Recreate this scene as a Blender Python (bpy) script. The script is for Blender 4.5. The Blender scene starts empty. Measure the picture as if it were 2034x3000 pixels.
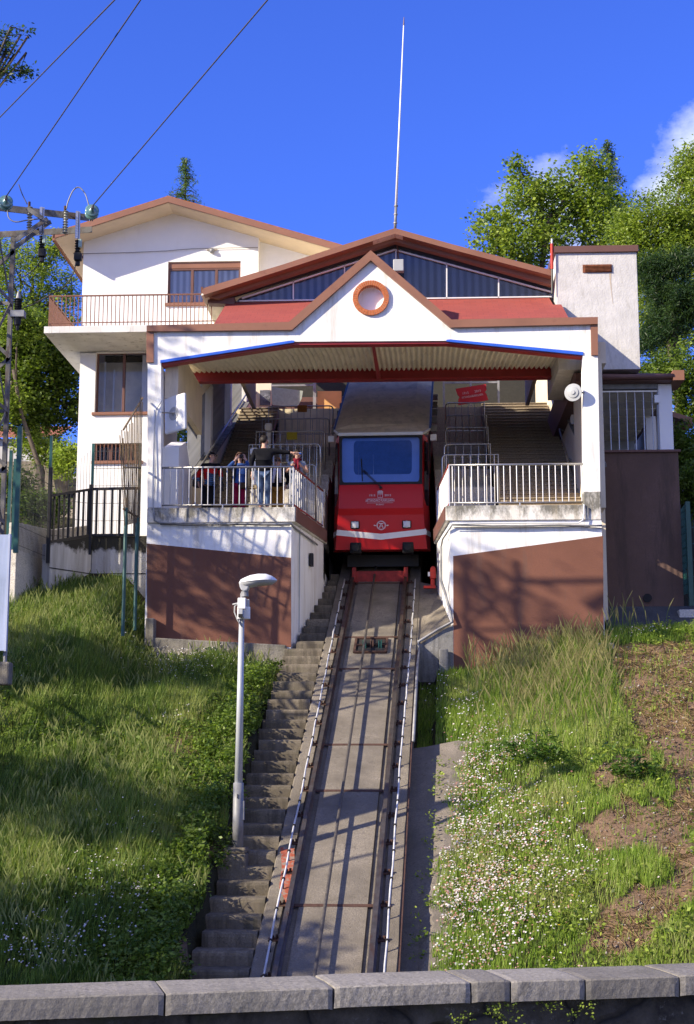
import bpy, bmesh, math, random
import numpy as np
from mathutils import Vector, Matrix
random.seed(7); rng = np.random.default_rng(7)
PI = math.pi
scene = bpy.context.scene
COL = scene.collection

# ---------------------------------------------------------------- camera
F = 4373.0; CX, CY = 1017.0, 1500.0
PITCH = math.radians(9.64); YAW = math.radians(2.7)
cam_d = bpy.data.cameras.new('camera'); cam = bpy.data.objects.new('camera', cam_d); COL.objects.link(cam)
cam.rotation_euler = (PI/2+PITCH, 0, YAW); cam.location = (0, 0, 0)
cam_d.sensor_fit = 'VERTICAL'; cam_d.sensor_height = 36; cam_d.sensor_width = 24.4; cam_d.lens = 36*F/3000
cam_d.clip_start = 0.1; cam_d.clip_end = 3000
scene.camera = cam
RM = (Matrix.Rotation(YAW, 3, 'Z') @ Matrix.Rotation(PI/2+PITCH, 3, 'X'))
def ray(px, py): return RM @ Vector(((px-CX)/F, (CY-py)/F, -1.0))
def at(px, py, Y):
    d = ray(px, py); return d*(Y/d.y)
def dep(px, py, D): return ray(px, py)*D
RMI = RM.transposed()
def proj(p):
    q = RMI @ Vector(p); return (CX+F*q.x/-q.z, CY-F*q.y/-q.z)
def xz(pts, Y): return [(at(x, y, Y).x, at(x, y, Y).z) for x, y in pts]
# rails measured at two depths fix the inclined plane of the track
L0, R0 = dep(811, 2828, 20.5), dep(1088, 2828, 20.5)
L1, R1 = dep(1034, 1694, 36.9), dep(1188, 1694, 36.9)
A0, A1 = (L0+R0)/2, (L1+R1)/2
SL = (A1.z-A0.z)/(A1.y-A0.y); GAUGE = ((R0-L0).x+(R1-L1).x)/2
def TZ(Y): return A0.z+SL*(Y-A0.y)
def TX(Y): return A0.x+(A1.x-A0.x)/(A1.y-A0.y)*(Y-A0.y)
def ontr(px, py, dz=0.0):
    d = ray(px, py); t = (A0.z-SL*A0.y+dz)/(d.z-SL*d.y); return d*t
TDIR = Vector(((A1.x-A0.x)/(A1.y-A0.y), 1, SL)).normalized()
YF = 32.7

# ---------------------------------------------------------------- mesh builder
class MB:
    def __init__(s): s.v = []; s.f = []; s.m = []
    def add(s, vs, fs, mi=0):
        b = len(s.v); s.v += [tuple(v) for v in vs]
        for f in fs: s.f.append(tuple(i+b for i in f)); s.m.append(mi)
        return s
    def box(s, x0, x1, y0, y1, z0, z1, mi=0):
        return s.add([(x0,y0,z0),(x1,y0,z0),(x1,y1,z0),(x0,y1,z0),(x0,y0,z1),(x1,y0,z1),(x1,y1,z1),(x0,y1,z1)],
              [(0,3,2,1),(4,5,6,7),(0,1,5,4),(1,2,6,5),(2,3,7,6),(3,0,4,7)], mi)
    def beam(s, p, q, w, h, mi=0, up=(0,0,1)):
        p, q = Vector(p), Vector(q); d = (q-p).normalized(); u = Vector(up)
        r = d.cross(u)
        if r.length < 1e-4: r = d.cross(Vector((0,1,0)))
        r.normalize(); u = r.cross(d)
        vs = []
        for c in (p, q):
            for a, b in ((-1,-1),(1,-1),(1,1),(-1,1)): vs.append(c+r*(a*w/2)+u*(b*h/2))
        return s.add(vs, [(0,3,2,1),(4,5,6,7),(0,1,5,4),(1,2,6,5),(2,3,7,6),(3,0,4,7)], mi)
    def tube(s, pts, r, n=8, mi=0, r2=None):
        pts = [Vector(p) for p in pts]; k = len(pts); vs = []; fs = []
        prev = None
        for i, p in enumerate(pts):
            d = (pts[min(i+1,k-1)]-pts[max(i-1,0)]).normalized()
            if prev is None:
                a = d.cross(Vector((0,0,1)))
                if a.length < 1e-3: a = d.cross(Vector((1,0,0)))
            else: a = prev-d*prev.dot(d)
            a.normalize(); prev = a; b = d.cross(a)
            rr = r if r2 is None else r+(r2-r)*i/(k-1)
            for j in range(n):
                t = 2*PI*j/n; vs.append(p+a*(rr*math.cos(t))+b*(rr*math.sin(t)))
        for i in range(k-1):
            for j in range(n):
                fs.append((i*n+j, i*n+(j+1)%n, (i+1)*n+(j+1)%n, (i+1)*n+j))
        fs.append(tuple(range(n-1,-1,-1))); fs.append(tuple((k-1)*n+j for j in range(n)))
        return s.add(vs, fs, mi)
    def prism(s, poly, y0, y1, mi=0):        # poly in xz, extruded along y
        n = len(poly)
        vs = [(x,y0,z) for x,z in poly]+[(x,y1,z) for x,z in poly]
        fs = [tuple(range(n)), tuple(range(2*n-1,n-1,-1))]+[(i,i+n,(i+1)%n+n,(i+1)%n) for i in range(n)]
        return s.add(vs, fs, mi)
    def zprism(s, poly, z0, z1, mi=0):       # poly in xy
        n = len(poly)
        vs = [(x,y,z0) for x,y in poly]+[(x,y,z1) for x,y in poly]
        fs = [tuple(range(n-1,-1,-1)), tuple(range(n,2*n))]+[(i,(i+1)%n,(i+1)%n+n,i+n) for i in range(n)]
        return s.add(vs, fs, mi)
    def holed(s, outer, holes, y0, y1, mi=0):
        bm = bmesh.new(); loops = []
        for lp in [outer]+holes:
            vv = [bm.verts.new((x,0,z)) for x,z in lp]; loops.append(vv)
            for i in range(len(vv)): bm.edges.new((vv[i], vv[(i+1)%len(vv)]))
        bmesh.ops.triangle_fill(bm, edges=bm.edges[:], use_beauty=True)
        bm.verts.index_update()
        co = [(v.co.x, v.co.z) for v in bm.verts]; n = len(co)
        fs = [tuple(v.index for v in f.verts) for f in bm.faces]
        vs = [(x,y0,z) for x,z in co]+[(x,y1,z) for x,z in co]
        allf = fs+[tuple(i+n for i in reversed(f)) for f in fs]
        for vv in loops:
            ids = [v.index for v in vv]
            for i in range(len(ids)):
                a, b = ids[i], ids[(i+1)%len(ids)]; allf.append((a,b,b+n,a+n))
        bm.free(); return s.add(vs, allf, mi)
    def lathe(s, c, axis, prof, n=20, mi=0):  # prof: (dist along axis, radius)
        c = Vector(c); ax = Vector(axis).normalized(); a = ax.orthogonal().normalized(); b = ax.cross(a)
        vs = []; fs = []
        for d, r in prof:
            for j in range(n):
                t = 2*PI*j/n; vs.append(c+ax*d+a*(r*math.cos(t))+b*(r*math.sin(t)))
        for i in range(len(prof)-1):
            for j in range(n): fs.append((i*n+j, i*n+(j+1)%n, (i+1)*n+(j+1)%n, (i+1)*n+j))
        fs.append(tuple(range(n-1,-1,-1))); fs.append(tuple((len(prof)-1)*n+j for j in range(n)))
        return s.add(vs, fs, mi)
    def build(s, name, mats, parent=None, bevel=0, smooth=False, recalc=True):
        me = bpy.data.meshes.new(name); me.from_pydata(s.v, [], s.f); 
        if not isinstance(mats, (list, tuple)): mats = [mats]
        for m in mats: me.materials.append(m)
        me.polygons.foreach_set('material_index', s.m)
        if recalc:
            bm = bmesh.new(); bm.from_mesh(me); bmesh.ops.recalc_face_normals(bm, faces=bm.faces[:]); bm.to_mesh(me); bm.free()
        if smooth: me.polygons.foreach_set('use_smooth', [True]*len(me.polygons))
        me.update()
        o = bpy.data.objects.new(name, me); COL.objects.link(o)
        if bevel:
            b = o.modifiers.new('bevel', 'BEVEL'); b.width = bevel; b.segments = 2; b.limit_method = 'ANGLE'; b.angle_limit = 0.7
        par(o, parent); return o
def origin(o):
    p = Matrix.Identity(4); q = o
    while q is not None:
        p = Matrix.Translation(q.location) @ p if q.type == 'EMPTY' else p
        q = q.parent
    return p
def par(o, parent):
    if parent is None: return
    o.parent = parent
    if parent.type == 'EMPTY': o.matrix_parent_inverse = origin(parent).inverted()
def tag(o, label, cat, group=None, kind=None):
    if label: o['label'] = label
    if cat: o['category'] = cat
    if group: o['group'] = group
    if kind: o['kind'] = kind
    return o
def thing(name, label, cat, loc=(0,0,0), group=None):
    o = bpy.data.objects.new(name, None); o.empty_display_size = .3; o.location = loc; COL.objects.link(o)
    return tag(o, label, cat, group)
def struct(o): o['kind'] = 'structure'; return o
def inst(o, off, parent=None):
    c = o.copy(); COL.objects.link(c); c.location = Vector(o.location)+Vector(off)
    if parent is not None: par(c, parent)
    return c
def fastmesh(name, V, faces4, mats, mi=None, col=None, smooth=False):
    """big meshes from numpy arrays; faces of constant size"""
    me = bpy.data.meshes.new(name); n = len(V); k = faces4.shape[1]; nf = len(faces4)
    me.vertices.add(n); me.vertices.foreach_set('co', V.astype(np.float32).ravel())
    me.loops.add(nf*k); me.loops.foreach_set('vertex_index', faces4.astype(np.int32).ravel())
    me.polygons.add(nf); me.polygons.foreach_set('loop_start', np.arange(0, nf*k, k, dtype=np.int32))
    if mi is not None: me.polygons.foreach_set('material_index', mi.astype(np.int32))
    for m in (mats if isinstance(mats, list) else [mats]): me.materials.append(m)
    if smooth: me.polygons.foreach_set('use_smooth', np.ones(nf, dtype=bool))
    if col is not None:
        a = me.attributes.new('tint', 'FLOAT_COLOR', 'POINT'); c = np.ones((n,4), np.float32); c[:,:3] = col
        a.data.foreach_set('color', c.ravel())
    me.update(calc_edges=True)
    o = bpy.data.objects.new(name, me); COL.objects.link(o); return o

# ---------------------------------------------------------------- materials
class NT:
    def __init__(s, name):
        s.mat = bpy.data.materials.new(name); s.mat.use_nodes = True; s.t = s.mat.node_tree
        s.b = s.t.nodes['Principled BSDF']; s.out = s.t.nodes['Material Output']
    def n(s, ty, **kw):
        nd = s.t.nodes.new(ty)
        for k, v in kw.items():
            if k in nd.inputs: nd.inputs[k].default_value = v
            else: setattr(nd, k, v)
        return nd
    def l(s, a, b): s.t.links.new(a, b)
    def coord(s, scale=(1,1,1)):
        tc = s.n('ShaderNodeTexCoord'); mp = s.n('ShaderNodeMapping'); mp.inputs['Scale'].default_value = scale
        s.l(tc.outputs['Object'], mp.inputs['Vector']); return mp.outputs['Vector']
    def noise(s, scale, detail=5, vec=None, sc=(1,1,1), rough=.6):
        nd = s.n('ShaderNodeTexNoise'); nd.inputs['Scale'].default_value = scale; nd.inputs['Detail'].default_value = detail
        nd.inputs['Roughness'].default_value = rough
        s.l(vec or s.coord(sc), nd.inputs['Vector']); return nd.outputs['Fac']
    def ramp(s, fac, a, b, ca=(0,0,0), cb=(1,1,1)):
        r = s.n('ShaderNodeValToRGB'); r.color_ramp.elements[0].position = a; r.color_ramp.elements[1].position = b
        r.color_ramp.elements[0].color = (*ca,1); r.color_ramp.elements[1].color = (*cb,1)
        s.l(fac, r.inputs['Fac']); return r.outputs['Color']
    def mix(s, fac, a, b, mode='MIX'):
        m = s.n('ShaderNodeMix'); m.data_type = 'RGBA'; m.blend_type = mode
        for sock, v in ((m.inputs['Factor'], fac), (m.inputs['A'], a), (m.inputs['B'], b)):
            if isinstance(v, (int, float)): sock.default_value = v
            elif isinstance(v, tuple): sock.default_value = (*v, 1)
            else: s.l(v, sock)
        return m.outputs['Result']
    def math(s, op, a, b=0.0):
        m = s.n('ShaderNodeMath'); m.operation = op
        for sock, v in ((m.inputs[0], a), (m.inputs[1], b)):
            if isinstance(v, (int, float)): sock.default_value = v
            else: s.l(v, sock)
        return m.outputs[0]
    def bump(s, h, strength=.3, dist=.01):
        b = s.n('ShaderNodeBump'); b.inputs['Strength'].default_value = strength; b.inputs['Distance'].default_value = dist
        s.l(h, b.inputs['Height']); s.l(b.outputs['Normal'], s.b.inputs['Normal'])
def M(name, col, rough=.8, var=.2, vs=2.0, metal=0, bump=0, bs=60, dirt=None, dk=.45, dw=.15, ds=(4,4,.5), spec=.3, grain=.0, coat=0):
    t = NT(name); b = t.b
    b.inputs['Roughness'].default_value = rough; b.inputs['Metallic'].default_value = metal
    b.inputs['Specular IOR Level'].default_value = spec
    if coat: b.inputs['Coat Weight'].default_value = coat; b.inputs['Coat Roughness'].default_value = .08
    dark = tuple(c*(1-var) for c in col); lite = tuple(min(1, c*(1+var*.6)) for c in col)
    c = t.ramp(t.noise(vs, 6), .35, .65, dark, lite)
    if grain: c = t.mix(t.ramp(t.noise(45, 3), .35, .7), c, tuple(x*(1-grain) for x in col))
    if dirt is not None:
        c = t.mix(t.ramp(t.noise(1.0, 7, sc=ds, rough=.7), dk, dk+dw), c, dirt)
    t.l(c, b.inputs['Base Color'])
    if bump: t.bump(t.noise(bs, 4), bump, .01)
    return t.mat
m = {}
m['white'] = M('white_stucco', (.86,.855,.84), .85, .05, 1.2, bump=.5, bs=55, dirt=(.60,.56,.49), dk=.50, dw=.22, ds=(4,4,.45))
m['house'] = M('house_render', (.86,.84,.81), .85, .05, .8, bump=.35, bs=70, dirt=(.72,.69,.65), dk=.58, dw=.3, ds=(2,2,.7))
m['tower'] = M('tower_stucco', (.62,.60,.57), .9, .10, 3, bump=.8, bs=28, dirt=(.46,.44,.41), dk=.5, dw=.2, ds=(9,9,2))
m['brown'] = M('brown_paint', (.195,.082,.052), .75, .22, .8, bump=.4, bs=60, dirt=(.165,.08,.055), dk=.54, dw=.10, ds=(3.5,3.5,.45), grain=.12)
m['dkbrown'] = M('annex_paint', (.155,.095,.072), .85, .25, .9, bump=.5, bs=60, dirt=(.10,.065,.05), dk=.52, dw=.12, ds=(3,3,.5), grain=.15)
m['fascia'] = M('brown_metal', (.27,.125,.075), .45, .12, 1.5, dirt=(.20,.09,.055), dk=.55, dw=.2, ds=(3,3,3), spec=.4)
m['fascia2'] = M('dark_brown_metal', (.15,.075,.06), .5, .12, 1.5)
m['soffit'] = M('beige_soffit', (.62,.50,.36), .8, .08, 2, dirt=(.45,.36,.26), dk=.6, dw=.2)
m['beige'] = M('beige_plaster', (.76,.66,.50), .85, .08, 1.5, bump=.2, dirt=(.48,.41,.32), dk=.55, dw=.3)
m['redsteel'] = M('dark_red_steel', (.36,.028,.03), .45, .12, 3, spec=.5)
m['blue'] = M('blue_trim', (.03,.12,.62), .5, .1, 3)
m['corr'] = M('corrugated_sheet', (.86,.81,.66), .6, .10, 2, dirt=(.50,.46,.36), dk=.55, dw=.2, ds=(3,1,3))
m['brick'] = M('ring_brick', (.52,.16,.06), .85, .25, 20, bump=.4)
m['mortar'] = M('mortar', (.55,.52,.48), .9, .1)
m['steel'] = M('steel_tube', (.42,.41,.40), .3, .05, 8, metal=.85, spec=.5)
m['galv'] = M('galvanised', (.27,.27,.27), .55, .25, 5, metal=.25, dirt=(.28,.27,.27), dk=.52, dw=.15, ds=(6,6,3))
m['rustbar'] = M('rusty_bar', (.16,.11,.06), .7, .35, 14)
m['rustrail'] = M('brown_railing', (.22,.10,.065), .6, .2, 14)
m['blackm'] = M('black_metal', (.02,.018,.018), .45, .1, 6)
m['green'] = M('green_metal', (.012,.075,.06), .4, .15, 4, spec=.5)
m['black'] = M('black_rubber', (.015,.015,.015), .6, .1)
m['dark'] = M('dark_interior', (.03,.028,.027), .9, .1)
m['redpaint'] = M('red_car_paint', (.52,.012,.014), .32, .05, 1, spec=.35, coat=.15)
m['redplain'] = M('red_paint', (.55,.04,.02), .5, .2, 7)
m['roofgrey'] = M('car_roof', (.66,.57,.43), .95, .12, 2, dirt=(.46,.40,.30), dk=.48, dw=.2, ds=(5,1.2,5), spec=.05)
m['whitep'] = M('white_paint', (.80,.80,.79), .4, .04, 4, spec=.5)
m['greyp'] = M('grey_plastic', (.42,.43,.43), .5, .06, 4)
m['lilac'] = M('letter_white', (.72,.62,.66), .5, .02)
m['chrome'] = M('chrome', (.8,.8,.8), .12, .02, metal=1)
m['rail'] = M('rail_steel', (.13,.115,.10), .38, .3, 6, metal=.6, dirt=(.12,.065,.04), dk=.5, dw=.2, ds=(8,1,8))
m['rust'] = M('rust', (.085,.045,.033), .85, .3, 10, bump=.5)
m['cable'] = M('greased_cable', (.085,.075,.065), .5, .3, 20)
m['skin'] = M('skin', (.55,.32,.23), .6, .05, 8)
m['hair'] = M('dark_hair', (.025,.018,.014), .6, .3, 30)
m['hairb'] = M('brown_hair', (.10,.05,.03), .6, .3, 30)
m['hairg'] = M('reddish_hair', (.20,.10,.05), .6, .3, 30)
m['stone'] = M('garden_stone', (.34,.29,.23), .9, .35, 5, bump=.8, bs=14)
m['bark'] = M('bark', (.12,.095,.07), .9, .35, 9, bump=.8, bs=25)
m['tile'] = M('clay_tile', (.34,.13,.07), .8, .3, 12)

# concrete variants: large stains, pits, moss
def concrete(name, col, moss=.0, pit=.5, streak=False, dark=.5, rnd=0):
    t = NT(name); b = t.b; b.inputs['Roughness'].default_value = .92; b.inputs['Specular IOR Level'].default_value = .2
    c = t.ramp(t.noise(1.3, 8, rough=.65), .3, .72, tuple(x*(1-dark) for x in col), tuple(x*1.15 for x in col))
    c = t.mix(t.ramp(t.noise(38, 4, rough=.75), .38, .64), c, tuple(x*.55 for x in col))
    c = t.mix(t.math('MULTIPLY', t.ramp(t.noise(9, 5), .60, .68), .6), c, tuple(x*.35 for x in col))
    if streak: c = t.mix(t.math('MULTIPLY', t.ramp(t.noise(1, 7, sc=(5,5,.35), rough=.7), .46, .62), .8), c, tuple(x*.3 for x in col))
    if moss: c = t.mix(t.math('MULTIPLY', t.ramp(t.noise(2.2, 6, rough=.7), .52, .66), moss), c, (.045,.06,.02))
    if rnd:
        oi = t.n('ShaderNodeObjectInfo'); c = t.mix(1.0, c, t.ramp(oi.outputs['Random'], 0, 1, (1-rnd,1-rnd,1-rnd), (1,1,1)), 'MULTIPLY')
    t.l(c, b.inputs['Base Color']); t.bump(t.noise(48, 5, rough=.7), pit, .02); return t.mat
m['bed'] = concrete('track_concrete', (.31,.27,.215), 0, .7, dark=.65)
m['step'] = concrete('step_concrete', (.29,.245,.18), .2, .3, True, dark=.5, rnd=.4)
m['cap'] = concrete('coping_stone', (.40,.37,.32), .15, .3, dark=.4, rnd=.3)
m['wallc'] = concrete('retaining_concrete', (.36,.35,.33), .25, .6, True)
m['drain'] = concrete('drain_concrete', (.30,.26,.21), .15, .8)
m['kerb'] = concrete('kerb_concrete', (.34,.31,.26), .2, .6, True)
m['asphalt'] = concrete('asphalt', (.12,.12,.12), .05, .6)
m['istep'] = concrete('terrazzo_step', (.38,.31,.22), 0, .2, dark=.15)
m['plat'] = concrete('platform_concrete', (.72,.67,.58), 0, .2, dark=.2)

def fasciadirt():
    # white render with black mould running down from the top edge and rust tears
    t = NT('mouldy_white'); b = t.b; b.inputs['Roughness'].default_value = .9
    tc = t.n('ShaderNodeTexCoord'); sp = t.n('ShaderNodeSeparateXYZ'); t.l(tc.outputs['Object'], sp.inputs[0])
    base = t.ramp(t.noise(2.2, 7), .35, .7, (.84,.81,.75), (.70,.65,.55))
    mr = t.n('ShaderNodeMapRange'); mr.inputs['From Min'].default_value = 5.0; mr.inputs['From Max'].default_value = 5.66
    mr.inputs['To Min'].default_value = -.16; mr.inputs['To Max'].default_value = .20
    t.l(sp.outputs['Z'], mr.inputs['Value'])
    a = t.math('ADD', t.noise(1, 8, sc=(2.6,2.6,1.3), rough=.78), mr.outputs[0])
    c = t.mix(t.math('MULTIPLY', t.ramp(a, .52, .72), .9), base, (.10,.095,.075))
    c = t.mix(t.math('MULTIPLY', t.ramp(t.noise(1, 6, sc=(6,6,.3), rough=.7), .54, .70), .5), c, (.30,.24,.14))
    c = t.mix(t.math('MULTIPLY', t.ramp(t.noise(1, 3, sc=(4.5,4.5,.12)), .70, .76), .8), c, (.38,.17,.05))
    t.l(c, b.inputs['Base Color']); t.bump(t.noise(60, 4), .5, .01); return t.mat
m['mould'] = fasciadirt()
def shingle():
    t = NT('red_shingle'); b = t.b; b.inputs['Roughness'].default_value = .9
    br = t.n('ShaderNodeTexBrick'); br.inputs['Scale'].default_value = 3.0
    br.inputs['Color1'].default_value = (.33,.062,.045,1); br.inputs['Color2'].default_value = (.28,.052,.04,1); br.inputs['Mortar'].default_value = (.15,.035,.03,1)
    br.inputs['Mortar Size'].default_value = .012; br.inputs['Brick Width'].default_value = .8; br.inputs['Row Height'].default_value = .55
    t.l(t.coord((1,1,1)), br.inputs['Vector'])
    c = t.mix(t.ramp(t.noise(2, 5), .4, .7), br.outputs['Color'], (.30,.065,.05), 'MIX'); 
    c = t.mix(.6, br.outputs['Color'], c)
    t.l(c, b.inputs['Base Color']); t.bump(t.noise(90, 3), .3, .01); return t.mat
m['shingle'] = shingle()
def glass(name, tint, refl=.35, gc=(.6,.62,.65), rough=.03):
    t = NT(name); nt = t.t
    g = t.n('ShaderNodeBsdfGlossy'); g.inputs['Roughness'].default_value = rough; g.inputs['Color'].default_value = (*gc,1)
    tr = t.n('ShaderNodeBsdfTransparent'); tr.inputs['Color'].default_value = (*tint,1)
    fr = t.n('ShaderNodeFresnel'); fr.inputs['IOR'].default_value = 1.5
    f = t.math('ADD', fr.outputs[0], refl)
    mx = t.n('ShaderNodeMixShader'); t.l(f, mx.inputs[0]); t.l(tr.outputs[0], mx.inputs[1]); t.l(g.outputs[0], mx.inputs[2])
    t.l(mx.outputs[0], t.out.inputs['Surface']); return t.mat
m['glass'] = glass('window_glass', (.97,.98,1.0), .0, (.5,.5,.5))
m['wind'] = glass('windscreen_glass', (.86,.9,1.0), .03, (.5,.52,.55))
def leafmat(name, trans=.5, rough=.45, spec=.35):
    t = NT(name); b = t.b
    a = t.n('ShaderNodeAttribute'); a.attribute_name = 'tint'
    b.inputs['Roughness'].default_value = rough; b.inputs['Specular IOR Level'].default_value = spec
    t.l(a.outputs['Color'], b.inputs['Base Color'])
    tr = t.n('ShaderNodeBsdfTranslucent'); t.l(t.mix(1.0, a.outputs['Color'], (1.0,1.05,.55), 'MULTIPLY'), tr.inputs['Color'])
    mx = t.n('ShaderNodeMixShader'); mx.inputs[0].default_value = trans
    t.l(b.outputs[0], mx.inputs[1]); t.l(tr.outputs[0], mx.inputs[2]); t.l(mx.outputs[0], t.out.inputs['Surface']); return t.mat
m['leaf'] = leafmat('leaf')
m['grass'] = leafmat('grass_blade', .4, .5, .3)
m['petal'] = leafmat('petal', .2, .8, .1)
def attrmat(name):
    t = NT(name); a = t.n('ShaderNodeAttribute'); a.attribute_name = 'tint'
    c = t.mix(t.ramp(t.noise(14, 6, rough=.7), .35, .68), a.outputs['Color'], (.02,.018,.012))
    c = t.mix(.5, a.outputs['Color'], c)
    t.l(c, t.b.inputs['Base Color']); t.b.inputs['Roughness'].default_value = .95; t.b.inputs['Specular IOR Level'].default_value = .15
    t.bump(t.noise(12, 7, rough=.75), 1.0, .06); return t.mat
m['soil'] = attrmat('soil')
def striped(name, ca, cb, scale, axis=0, soft=.1):
    t = NT(name); tc = t.n('ShaderNodeTexCoord'); sp = t.n('ShaderNodeSeparateXYZ'); t.l(tc.outputs['Object'], sp.inputs[0])
    w = t.math('SINE', t.math('MULTIPLY', sp.outputs[axis], scale)); w = t.math('ADD', t.math('MULTIPLY', w, .5), .5)
    c = t.ramp(w, .5-soft, .5+soft, ca, cb); t.l(c, t.b.inputs['Base Color']); t.b.inputs['Roughness'].default_value = .7; return t.mat
m['blind'] = striped('blind_slats', (.12,.125,.15), (.32,.33,.38), 34, 0, .35)
m['curtain'] = striped('lace_curtain', (.55,.56,.60), (.90,.90,.92), 38, 0, .4)
m['stripes'] = striped('striped_jersey', (.02,.03,.06), (.06,.16,.32), 130, 2, .2)
def simple(name, col, rough=.85): return M(name, col, rough, .12, 12, spec=.1)

# ---------------------------------------------------------------- light and sky
SUN = Vector((1.8, 1.0, -1.04)).normalized()
sd = bpy.data.lights.new('sun', 'SUN'); so = bpy.data.objects.new('sun', sd); COL.objects.link(so)
sd.energy = 4.6; sd.angle = math.radians(.55); sd.color = (1, .885, .70)
so.rotation_euler = SUN.to_track_quat('-Z', 'Y').to_euler(); so.location = (-30, -10, 30)
w = bpy.data.worlds.new('World'); scene.world = w; w.use_nodes = True
nt = w.node_tree; bg = nt.nodes['Background']
sky = nt.nodes.new('ShaderNodeTexSky'); sky.sky_type = 'NISHITA'; sky.sun_disc = False
sky.sun_elevation = math.asin(-SUN.z); sky.sun_rotation = math.atan2(-SUN.x, -SUN.y)
sky.altitude = 300; sky.air_density = 1.0; sky.dust_density = .0; sky.ozone_density = 5.0
def wn(ty, **k):
    n = nt.nodes.new(ty)
    for a, v in k.items(): setattr(n, a, v)
    return n
tcw = wn('ShaderNodeTexCoord')
tint = wn('ShaderNodeMix', data_type='RGBA', blend_type='MULTIPLY'); tint.inputs['Factor'].default_value = 1
nt.links.new(sky.outputs[0], tint.inputs['A']); tint.inputs['B'].default_value = (.33, .435, 1.02, 1)
# one soft cloud low in the sky beyond the right-hand trees
mp = wn('ShaderNodeMapping'); mp.inputs['Scale'].default_value = (1,1,1.5); nt.links.new(tcw.outputs['Generated'], mp.inputs['Vector'])
nz = wn('ShaderNodeTexNoise'); nz.inputs['Scale'].default_value = 13; nz.inputs['Detail'].default_value = 9; nz.inputs['Roughness'].default_value = .62
nt.links.new(mp.outputs[0], nz.inputs['Vector'])
cd = ray(2034, 560).normalized()
def blob(px, py, r0, r1):
    c = ray(px, py).normalized()
    vm = wn('ShaderNodeVectorMath', operation='DISTANCE'); nt.links.new(tcw.outputs['Generated'], vm.inputs[0]); vm.inputs[1].default_value = c
    mr = wn('ShaderNodeMapRange'); mr.inputs['From Min'].default_value = r0; mr.inputs['From Max'].default_value = r1
    mr.inputs['To Min'].default_value = .74; mr.inputs['To Max'].default_value = -.45
    nt.links.new(vm.outputs['Value'], mr.inputs['Value']); return mr.outputs[0]
mxn = wn('ShaderNodeMath', operation='MAXIMUM'); nt.links.new(blob(2080, 560, .02, .075), mxn.inputs[0])
lo = wn('ShaderNodeMath', operation='SUBTRACT'); nt.links.new(blob(1640, 580, .01, .085), lo.inputs[0]); lo.inputs[1].default_value = .22
nt.links.new(lo.outputs[0], mxn.inputs[1])
ad = wn('ShaderNodeMath', operation='ADD'); nzm = wn('ShaderNodeMath', operation='MULTIPLY_ADD'); nzm.inputs[1].default_value = 2.0; nzm.inputs[2].default_value = -.5; nt.links.new(nz.outputs['Fac'], nzm.inputs[0]); nt.links.new(nzm.outputs[0], ad.inputs[0]); nt.links.new(mxn.outputs[0], ad.inputs[1])
cr = wn('ShaderNodeMapRange'); cr.inputs['From Min'].default_value = .50; cr.inputs['From Max'].default_value = 1.05; cr.inputs['To Max'].default_value = .9
nt.links.new(ad.outputs[0], cr.inputs['Value'])
cm = wn('ShaderNodeMix', data_type='RGBA'); nt.links.new(cr.outputs[0], cm.inputs['Factor']); nt.links.new(tint.outputs['Result'], cm.inputs['A'])
cm.inputs['B'].default_value = (3.4, 3.7, 4.3, 1)
# unseen broken white cloud added behind the viewpoint and overhead for neutral fill
sx = wn('ShaderNodeSeparateXYZ'); nt.links.new(tcw.outputs['Generated'], sx.inputs[0])
m1 = wn('ShaderNodeMapRange'); m1.inputs['From Min'].default_value = .10; m1.inputs['From Max'].default_value = -.35; nt.links.new(sx.outputs['Y'], m1.inputs['Value'])
nz2 = wn('ShaderNodeTexNoise'); nz2.inputs['Scale'].default_value = 3.2; nz2.inputs['Detail'].default_value = 8; nt.links.new(mp.outputs[0], nz2.inputs['Vector'])
m2_ = wn('ShaderNodeMapRange'); m2_.inputs['From Min'].default_value = .44; m2_.inputs['From Max'].default_value = .60; nt.links.new(nz2.outputs['Fac'], m2_.inputs['Value'])
m3_ = wn('ShaderNodeMath', operation='MULTIPLY'); nt.links.new(m1.outputs[0], m3_.inputs[0]); nt.links.new(m2_.outputs[0], m3_.inputs[1])
cm2 = wn('ShaderNodeMix', data_type='RGBA'); nt.links.new(m3_.outputs[0], cm2.inputs['Factor']); nt.links.new(cm.outputs['Result'], cm2.inputs['A']); cm2.inputs['B'].default_value = (3.3,3.2,3.0,1)
cm = cm2
nt.links.new(cm.outputs['Result'], bg.inputs['Color']); bg.inputs['Strength'].default_value = .15
scene.view_settings.view_transform = 'Standard'; scene.view_settings.look = 'None'; scene.view_settings.gamma = 1
scene.view_settings.exposure = .92
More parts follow.
